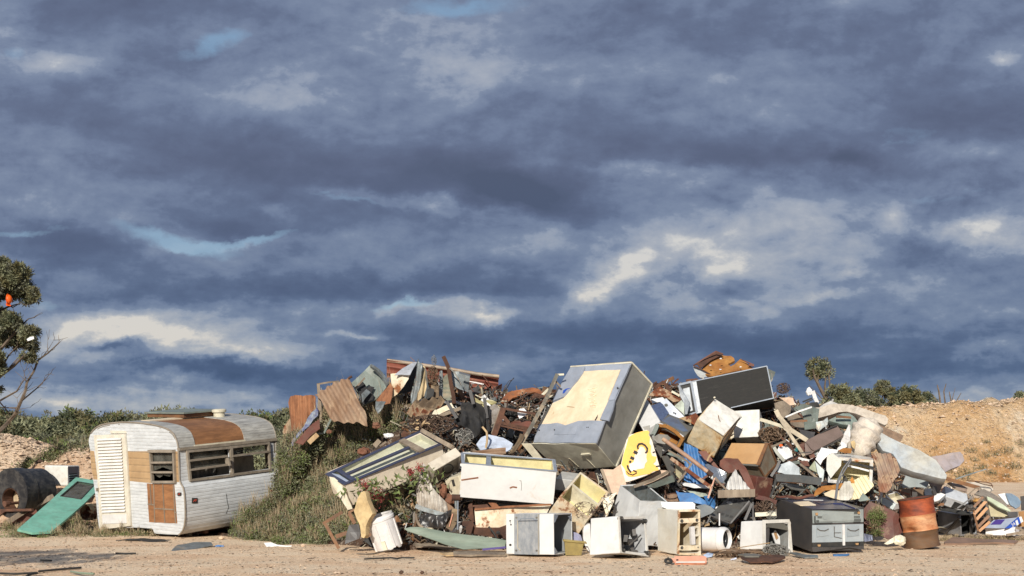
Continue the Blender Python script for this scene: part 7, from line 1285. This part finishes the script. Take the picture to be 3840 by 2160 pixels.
b=Bx('steel',.006); b.root('steel_cabinet','shiny dark steel cabinet on its side right of the oil drum','cabinet'); b.shell('body',mk('mirror_dark_steel',(150,152,156),(70,72,76),s=1.5,dirt=.2,rough=.3,metal=.35,bump=.05),open='R',wall=.03,liner=blackm,bevel=.01); b.strip('rod',charcoal,'F','K',[(1075,870),(960,1010),(875,1105)],.03,.04); b.strip('door_edge',charcoal,'R','K',[(1240,840),(1240,1080)],.05,.04)
sheet('dark_sheet','dark bent sheet lying on top of the shiny steel cabinet','metal sheet','K',[(745,745),(900,735),(1200,780),(1240,800),(1220,822),(1090,820),(900,770)],blackm,Y=22.3,pitch=50); bar('brown_board','brown board on the dark bent sheet','board','K',[(745,700),(865,690)],woodb,Y=22.3,w=.10,t=.05)
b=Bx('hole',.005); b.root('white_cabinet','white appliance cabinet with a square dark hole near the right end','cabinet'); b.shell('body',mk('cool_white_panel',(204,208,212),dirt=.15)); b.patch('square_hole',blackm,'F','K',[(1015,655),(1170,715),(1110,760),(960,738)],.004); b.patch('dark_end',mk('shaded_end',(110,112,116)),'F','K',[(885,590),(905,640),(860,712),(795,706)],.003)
for nm,lab,pts,m,Y,yaw,pt,cat in [('pressed_panel','bright pressed zinc panel with a slot below the pale blue mattress',[(350,300),(600,308),(695,320),(670,400),(630,470),(560,460),(480,455),(315,470),(300,440),(310,400)],galv2,20.4,0,12,'metal panel'),('brown_board','mottled brown board right of the pressed zinc panel',[(690,325),(850,340),(870,380),(830,470),(790,550),(740,540),(670,400)],mk('mottled_brown_board',(128,108,92),(100,84,70),dirt=.4),20.4,10,15,'board'),('brown_shelf','brown panel under the pressed zinc panel',[(300,475),(600,490),(610,600),(440,620),(280,540)],mk('mid_brown_panel',(124,98,70),dirt=.3),20.3,0,20,'panel'),('cream_plate','rounded pale plate on the brown panel',[(410,520),(500,530),(510,570),(480,600),(420,590)],creaml,20.1,0,20,'plate'),('white_tray','white crumpled tray left of the white cabinet with a hole',[(720,590),(760,555),(830,540),(890,560),(800,640),(740,660)],plast,20.2,-15,30,'tray'),
  ('zinc_channel','bright zinc channel between the zinc panel and the white cabinet',[(610,490),(700,470),(720,560),(690,585),(640,590),(610,580)],steel,20.2,10,5,'channel'),('grey_blanket','grey stony blanket mound behind the timber pallet',[(1280,560),(1340,500),(1420,470),(1560,540),(1680,640),(1740,710),(1600,700),(1460,610),(1380,590)],mk('stony_grey_cloth',(140,132,122),(116,108,100),s=20,dirt=.4,rough=.95,bump=1.),20.9,5,40,'blanket'),('pale_door','pale green-white door edge sloping behind the pallet',[(1450,590),(1500,610),(1660,700),(1770,780),(1760,800),(1600,730),(1460,640)],mk('pale_green_door_edge',(196,206,178),dirt=.15),20.6,5,30,'door'),('pale_door_face','cream-green board under the pale door edge',[(1465,650),(1600,730),(1730,790),(1735,865),(1510,855)],mk('cream_green_board',(190,178,140),dirt=.15),20.7,0,15,'board'),
  ('pressed_panel','blue-grey pressed panel with pale ribs at the far right',[(1705,545),(1780,550),(1870,600),(1915,660),(1900,720),(1850,750),(1770,700),(1740,640)],mk('blue_grey_pressed',(120,140,158),(100,118,136),dirt=.2,metal=.3,rough=.35),20.8,-5,25,'metal panel'),('white_sheet','white folded panel left of the blue-grey pressed panel',[(1600,560),(1690,545),(1740,640),(1780,700),(1720,700),(1640,610)],white,20.9,0,25,'panel'),('grey_crate','dark grey plastic block below the pale door edge',[(1725,800),(1870,790),(1870,860),(1740,870)],charcoal,20.5,0,10,'crate'),('brown_cardboard_box','brown cardboard box cut by the right edge',[(1880,790),(1990,782),(1990,990),(1880,1000),(1905,900)],card,20.6,-10,5,'cardboard box'),('black_stand','black-edged white panel at the right frame edge',[(1912,585),(1990,575),(1990,770),(1925,780)],charcoal,20.9,-10,0,'panel'),
  ('white_slab','white padded slab behind the brown bars at the right',[(1165,385),(1330,400),(1520,470),(1540,500),(1430,540),(1360,460)],fabric,21.3,0,50,'slab'),('pipe_bend','dark coiled hose end beside the zinc channel',[(735,450),(770,445),(785,490),(770,560),(740,570),(720,510)],charcoal,20.2,20,5,'hose'),('blue_scrap','blue and white printed scrap on the slope of the white cabinet',[(870,450),(930,455),(925,480),(860,470)],cblue,20.8,0,30,'plastic scrap'),('dusty_mat','dusty folded mat lying on the ground right of the oil drum',[(870,1190),(1000,1150),(1200,1148),(1600,1160),(1880,1180),(1820,1215),(1200,1215),(880,1215)],mk('dusty_brown_mat',(150,120,100),dirt=.25),0,0,82,'mat'),
  ('perforated_board','dull brown board under the long brown bars',[(940,390),(1100,420),(1190,470),(1180,520),(1060,490)],mk('dull_brown_board2',(150,130,116),dirt=.3),21.0,0,40,'board')]:
    sheet(nm,lab,cat,'K',pts,m,Y=(Y+1.9) if Y else GY('K',1300,1190,.04),yaw=yaw,pitch=pt,dent=.05 if nm=='grey_blanket' else .02,thick=.03,du=.07)
many([('K',[(1025,350),(1200,290),(1440,215)],galv,21.3,.05,'long thin grey pole sticking out to the right over the bank'),('K',[(905,345),(1100,400),(1350,468)],woodb,20.9,.14,'long brown bar below the end of the pale blue mattress'),('K',[(920,405),(1150,560),(1290,640)],wood,20.6,.07,'grey-brown batten crossing the white cabinet'),('K',[(1190,570),(1290,480),(1360,465)],wood,20.8,.05,'thin batten rising to the long brown bar'),('K',[(1050,745),(1250,600)],charcoal,20.2,.05,'thin dark bar across the square dark hole'),('K',[(1720,1110),(1860,1085),(1990,1060)],wood,20.0,.09,'grey-brown branch-like board at the right frame edge'),('K',[(1845,1010),(1990,1060)],wood,20.2,.07,'pale stick running into the right frame edge'),('K',[(425,500),(428,625)],rust,20.1,.05,'short upright rusty post behind the oil drum'),('K',[(200,500),(400,560)],oxide,20.1,.07,'rust-red bar behind the top of the oil drum'),('K',[(190,410),(275,380),(300,440)],silver,20.2,.02,'bent thin white wire below the curled roofing')],'bar','bar','b')
t=thing('hoop','rusty curved spring edge on the ground slope at the right','spring frame',P('K',1350,390,23)); bar('outer_rail','','','K',[(1175,372),(1300,378),(1450,395),(1510,410),(1530,445),(1525,465)],rust,Y=23,w=.035,rnd=True,parent=t); bar('inner_rail','','','K',[(1290,385),(1420,425),(1520,440)],rust,Y=23.05,w=.03,rnd=True,parent=t)
t=thing('wooden_pallet','slatted orange-brown wooden pallet standing on edge at the right','pallet',P('K',1400,1060,22.3))
for pts,w,m in [([(1262,745),(1400,595)],.09,woodb),([(1405,590),(1450,700),(1500,925)],.08,mk('grey_pallet_edge',(96,88,80),dirt=.3)),([(1275,830),(1440,650)],.11,mk('amber_timber',(190,132,66),(156,100,46),dirt=.25)),([(1310,900),(1455,740)],.11,mk('amber_timber',())),([(1330,1000),(1480,850)],.10,woodb),([(1345,1060),(1490,930)],.10,mk('amber_timber',())),([(1265,750),(1300,900),(1335,1050)],.07,woodb)]: bar('slat','','','K',pts,m,Y=22.3,w=w,t=.04,parent=t)
chunk('pump','rusty seized pump body right of the square dark hole','K',1225,740,50,mk('grimy_metal',(84,80,76),dirt=.4),Y=22.2,cat='pump',seed=4); chunk('rubble','small yellow and grey rubble heap above the pallet','K',1310,640,45,mk('yellow_scrap',(206,150,60),(140,110,80),s=12,dirt=.3),Y=22.5,seed=8)
b=Bx('styro',.002); b.root('foam_box','white polystyrene box on the dry brush at lower right','foam box'); b.shell('body',styro,bevel=.01)
def printed():
    Y=22.3; t=thing('printed_carton','flattened blue and purple printed carton on the polystyrene box','carton',P('K',1650,1000,Y))
    kw=dict(Y=Y,yaw=-4,pitch=35,dent=0,parent=t,thick=.02,anchor=('K',1650,960,Y)); sheet('top_panel','','','K',[(1418,1012),(1545,905),(1890,868),(1715,1018)],cgrey,**kw)
    k2=dict(kw); k2['off']=.008; k2['thick']=.004; sheet('purple_print','','','K',[(1500,968),(1570,902),(1700,898),(1640,965)],cpurp,**k2)
    k3=dict(kw); k3.update(anchor=('K',1820,950,Y-.05),yaw=20,pitch=10,thick=.03); sheet('blue_side','','','K',[(1705,1020),(1890,862),(1920,858),(1948,925),(1850,985),(1760,1018)],cblue,**k3)
    k4=dict(k3); k4.update(off=.008,thick=.004); sheet('white_print','','','K',[(1838,920),(1866,900),(1885,965),(1858,982)],white,**k4); sheet('white_print','','','K',[(1890,862),(1920,858),(1948,925),(1915,945)],white,**k4)
    cu=bpy.data.curves.new('text','FONT'); cu.body='24'; cu.size=.09; cu.extrude=.001; o=bpy.data.objects.new('pack_number',cu); me=None
    COL.objects.link(o); dg=bpy.context.evaluated_depsgraph_get(); me=bpy.data.meshes.new_from_object(o.evaluated_get(dg)); bpy.data.objects.remove(o)
    me.materials.append(white); o=bpy.data.objects.new('pack_number',me); link(o,t); n=nrm(20,10); o_=P('K',1820,950,Y-.05)+n*.012; on=lambda x,y:CAM+ray('K',x,y)*((o_-CAM).dot(n)/ray('K',x,y).dot(n)); p=on(1800,1003); o.location=p-t.location
    x=(on(1852,962)-p); x=(x-n*x.dot(n)).normalized(); o.rotation_euler=Matrix((x,n.cross(x),n)).transposed().to_euler()
printed()
# tall white lamp-like thing against the sky
t=thing('white_fixture','white curved fixture and black struts poking up left of the mattress','fixture',P('L',130,600,22.4)); chunk('head','','L',98,490,42,plast,Y=22.4,parent=t,sq=(.75,.5,1.1),seed=3); bar('stem','','','L',[(140,480),(165,560),(190,610)],plast,Y=22.4,w=.13,t=.04,parent=t); bar('strut','','','L',[(30,600),(130,560)],blackm,Y=22.4,w=.06,t=.04,parent=t); bar('strut','','','L',[(60,610),(140,575)],blackm,Y=22.4,w=.04,t=.04,parent=t)
sheet('black_bag','black plastic sheet below the white curved fixture','plastic sheet','L',[(90,640),(120,605),(190,600),(222,640),(190,660),(110,655)],blackm,Y=22.2,dent=.08)
# ---------------- loose filling of the heap ----------------
random.seed(77)
FM=[rust,galv,wood,silverd,oxide,blackm,creaml,woodl,dkiron,white,woodb,slate,charcoal,rusto,mk('faded_brown_scrap',(120,92,70),dirt=.4,rough=.9),mk('dusty_grey_scrap',(128,122,114),dirt=.4,rough=.8)]
wts=[8,7,8,6,4,7,4,4,5,5,3,4,5,1.5,8,9]
def mn(X,Y):
    e=.1; return Vector((-(mz(X+e,Y)-mz(X-e,Y))/(2*e),-(mz(X,Y+e)-mz(X,Y-e))/(2*e),1)).normalized()
def rp(lo=-3.3,hi=9.6,big=False):
    while 1:
        X=random.uniform(lo,hi); yf=interp(YF,X); h=interp(HT,X); Y=random.uniform(yf,yf+1.2*h+.7)
        px=1288+X/Y*3110; py=1131-(mz(X,Y)-ZC)/Y*3110
        if mz(X,Y)<.02: continue
        if px<1010 and py>1060 and not (px>900 and py>1330): continue
        if px<930 or (big and px>2230) or (px>2170 and py>1275 and px<2300) or (px>2340 and py>1300): continue
        return X,Y
def strand(mb,o,L,r,mi): 
    d=rv(); d.z*=.5; pts=[o]
    for j in range(4): d=(d+rv()*.5).normalized(); pts.append(pts[-1]+d*L/4)
    mb.tube(pts,r,3,mi,caps=False)
sc=MB(); O0=Vector((2,20,0))
for i in range(14500):
    X,Y=rp(); n=mn(X,Y); p=Vector((X,Y,mz(X,Y)))+n*random.uniform(-.06,.20); mi=random.choices(range(len(FM)),wts)[0]; s=random.uniform(.04,.22)*(1 if random.random()<.5 else .6); k=random.random()
    d=(rv()+n*.1).normalized(); R=Euler((random.uniform(0,6),random.uniform(0,6),random.uniform(0,6))).to_matrix()
    if k<.5: sc.bar(p-d*s,p+d*s,random.uniform(.008,.035),random.uniform(.006,.02),rv(),mi)
    elif k<.72: strand(sc,p,s*3,random.uniform(.004,.012),mi)
    else:
        q=[Vector((random.uniform(.5,1)*s*.6*a,random.uniform(.5,1)*s*.6*b,random.uniform(-.2,.2)*s)) for a,b in((-1,-1),(1,-1),(1,1),(-1,1))]; q=[p+R@x for x in q]; m=(q[0]+q[2])/2+R@Vector((0,0,s*.15)); nn=(q[1]-q[0]).cross(q[3]-q[0]).normalized()*.008
        sc.add(q+[m]+[x-nn for x in q]+[m-nn],[(0,1,4),(1,2,4),(2,3,4),(3,0,4),(6,5,9),(7,6,9),(8,7,9),(5,8,9),(0,5,6,1),(1,6,7,2),(2,7,8,3),(3,8,5,0)],mi)
o=sc.build('scrap_debris',FM,loc=O0,fix=False); tag(o,'dense mass of splinters, wire, strips and torn sheet filling the heap','scrap debris',kind='stuff')
# copies of loose pieces
def proto(name,cat,grp,labs,fn,n,mats,lo=-2.2,hi=9.3,zr=(.0,.2),tilt=1.):
    for i in range(n):
        m=mats[i%len(mats)]
        if i<len(mats): 
            mb=MB(); fn(mb,i); o=mb.build(name,m[0],local=True); base=globals().setdefault('_pb',{}); base[(name,i)]=o
        else: o=base[(name,i%len(mats))].copy(); COL.objects.link(o)
        X,Y=rp(lo,hi,True); nn=mn(X,Y); o.location=Vector((X,Y,mz(X,Y)))+nn*random.uniform(*zr)
        d=(rv()*tilt+nn).normalized(); o.rotation_mode='QUATERNION'; q=d.to_track_quat('Z','Y'); o.rotation_quaternion=q@Euler((0,0,random.uniform(0,6.28))).to_quaternion(); s=random.uniform(.35,.9); o.scale=(s,s*.75,s)
        tag(o,m[1],cat,grp+' ('+m[1].split()[0]+')')
def f_plank(mb,i):
    L=[.9,.7,1.2,.8][i%4]; mb.bar((-L/2,0,0),(L/2,.02,.02),.09+.02*i,.025); 
proto('loose_plank','plank','loose planks in the heap',0,f_plank,36,[(wood,'grey weathered plank lying loose in the scrap'),(woodl,'pale timber plank lying loose in the scrap'),(woodb,'brown stained plank lying loose in the scrap'),(oxide,'red painted plank lying loose in the scrap')])
def f_pipe(mb,i):
    pts=[Vector((-.6,0,0)),Vector((-.1,.02*i,.03)),Vector((.3,.0,.06+.05*i)),Vector((.6,.12*i,.02))]; mb.tube(pts,.014+.006*(i%3),7)
proto('bent_pipe','pipe','bent pipes in the heap',0,f_pipe,36,[(rust,'rusty bent pipe poking out of the scrap'),(galv,'grey bent conduit poking out of the scrap'),(plast,'white bent plastic pipe in the scrap'),(blackm,'black bent hose in the scrap')])
def f_sheet(mb,i):
    random.seed(300+i); n=7; a=random.uniform(.22,.38); b=random.uniform(.15,.3); vs=[Vector((a*(x/n*2-1)*(1+.2*math.sin(y)),b*(y/n*2-1)*(1+.2*math.cos(x)),.10*noise.noise(Vector((x*.45,y*.45,i*3)))+.07*math.sin(x*.9+i)*(i%2))) for x in range(n+1) for y in range(n+1)]
    fs=[(x*(n+1)+y,x*(n+1)+y+1,(x+1)*(n+1)+y+1,(x+1)*(n+1)+y) for x in range(n) for y in range(n)]; k=len(vs); mb.add(vs+[v-Vector((0,0,.008)) for v in vs],fs+[tuple(q+k for q in f)[::-1] for f in fs]); random.seed(900+i)
proto('torn_sheet','torn sheet','torn sheets in the heap',0,f_sheet,54,[(rust,'rusty torn sheet crumpled in the scrap'),(galv,'zinc torn sheet crumpled in the scrap'),(white,'white torn enamel sheet in the scrap'),(slate,'greenish torn sheet in the scrap'),(creamr,'cream torn rusty sheet in the scrap'),(charcoal,'charcoal torn sheet in the scrap'),(pinkc,'pinkish board scrap in the heap'),(dkiron,'grimy brown torn sheet in the scrap')])
def f_box(mb,i):
    a,b,c=[(.3,.2,.15),(.22,.18,.25),(.35,.25,.1)][i%3]
    for s in (-1,1): mb.box((s*a/2,0,0),(.012,b,c)); mb.box((0,s*b/2,0),(a+.012,.012,c+.002))
    mb.box((0,0,-c/2),(a-.013,b-.013,.01))
proto('metal_casing','casing','small casings in the heap',0,f_box,16,[(silverd,'dull steel open casing in the scrap'),(white,'white open casing in the scrap'),(rust,'rusty open casing in the scrap')])
# ---------------- stones and litter on the track ----------------
random.seed(8)
stones=[mk('pale_stone',(214,190,164),(196,168,140),dirt=.1,rough=.95),mk('tan_stone',(184,158,130),dirt=.1,rough=.95),mk('dark_litter',(96,72,56),(70,52,42),dirt=.2,rough=.95)]
sb=MB()
for i in range(9000):
    Y=15.2+random.random()**1.4*7.5; X=random.uniform(-.44,.44)*Y; r=random.uniform(.006,.020)*(1.7 if random.random()<.04 else 1); mi=random.choices((0,1,2),(3,3,3.4))[0]
    if mi==2: r*=.9
    z=gz(X,Y); a=random.uniform(0,3.1); ca,sa=math.cos(a),math.sin(a); e=random.uniform(.6,1.6) if mi<2 else random.uniform(1,2.6); h=random.uniform(.4,.8) if mi<2 else .25
    q=[(r*e,0,0),(0,r,0),(-r*e,0,0),(0,-r,0),(0,0,r*h),(0,0,-r*.5)]; q=[Vector((x*ca-y*sa+X,x*sa+y*ca+Y,z+w+.002)) for x,y,w in q]
    sb.add(q,[(0,1,4),(1,2,4),(2,3,4),(3,0,4),(1,0,5),(2,1,5),(3,2,5),(0,3,5)],mi)
o=sb.build('loose_stones',stones,loc=(0,18,0),fix=False); tag(o,'pale stones, pebbles and bark bits strewn over the gravel track','stones',kind='stuff')
sb=MB()
for i in range(5200):
    if random.random()<.75: X=random.uniform(-14.5,-8.9); Y=random.uniform(26.8,31); z=gm(X,Y)
    else: X=random.uniform(-11,-7.4); Y=random.uniform(25.4,27.6); z=gm2(X,Y)
    if z<.03: continue
    r=random.uniform(.02,.06)*(2 if random.random()<.04 else 1); mi=random.choices((0,1,2),(6,4,1))[0]; a=random.uniform(0,3.1); ca,sa=math.cos(a),math.sin(a)
    q=[(r*1.2,0,0),(0,r,0),(-r,0,0),(0,-r*1.1,0),(0,0,r*.7),(0,0,-r)]; q=[Vector((x*ca-y*sa+X,x*sa+y*ca+Y,z+w)) for x,y,w in q]
    sb.add(q,[(0,1,4),(1,2,4),(2,3,4),(3,0,4)],mi)
o=sb.build('mound_stones',stones,loc=(-11,29,0),fix=False); tag(o,'loose pale stones covering the two gravel mounds at the left','stones',kind='stuff')
for i,(x,y,r,lab) in enumerate([(1010,1440,6,'dark stone at the bottom edge left of centre'),(1062,1440,5,'second dark stone just right of the one at the bottom edge'),(558,1353,6,'cream round cap-like stone near the caravan rear'),(762,1372,5,'pale rounded stone by the weeds')]): chunk('stone',lab,'Z',x,y,r,stones[2 if i<2 else 0],Y=GY('Z',x,y+r*.5),cat='stone',seed=i)

random.seed(15); sb=MB()
for i in range(3600):
    X=random.uniform(14,30); Y=random.uniform(59.5,67); z=bank(X,Y); r=random.uniform(.02,.08)*(1.8 if random.random()<.06 else 1)*(1.5 if Y>65 else 1); mi=random.choices((0,1,2),(6,4,.6))[0]
    q=[(r*1.2,0,0),(0,r,0),(-r,0,0),(0,-r*1.1,0),(0,0,r*.8),(0,0,-r)]; a=random.uniform(0,3.1); ca,sa=math.cos(a),math.sin(a); q=[Vector((x*ca-y*sa+X,x*sa+y*ca+Y,z+w)) for x,y,w in q]
    sb.add(q,[(0,1,4),(1,2,4),(2,3,4),(3,0,4),(3,2,5),(0,3,5)],mi)
o=sb.build('bank_stones',stones,loc=(20,60,2),fix=False); tag(o,'pale stones and clods stuck in the face and rim of the sandy bank','stones',kind='stuff')
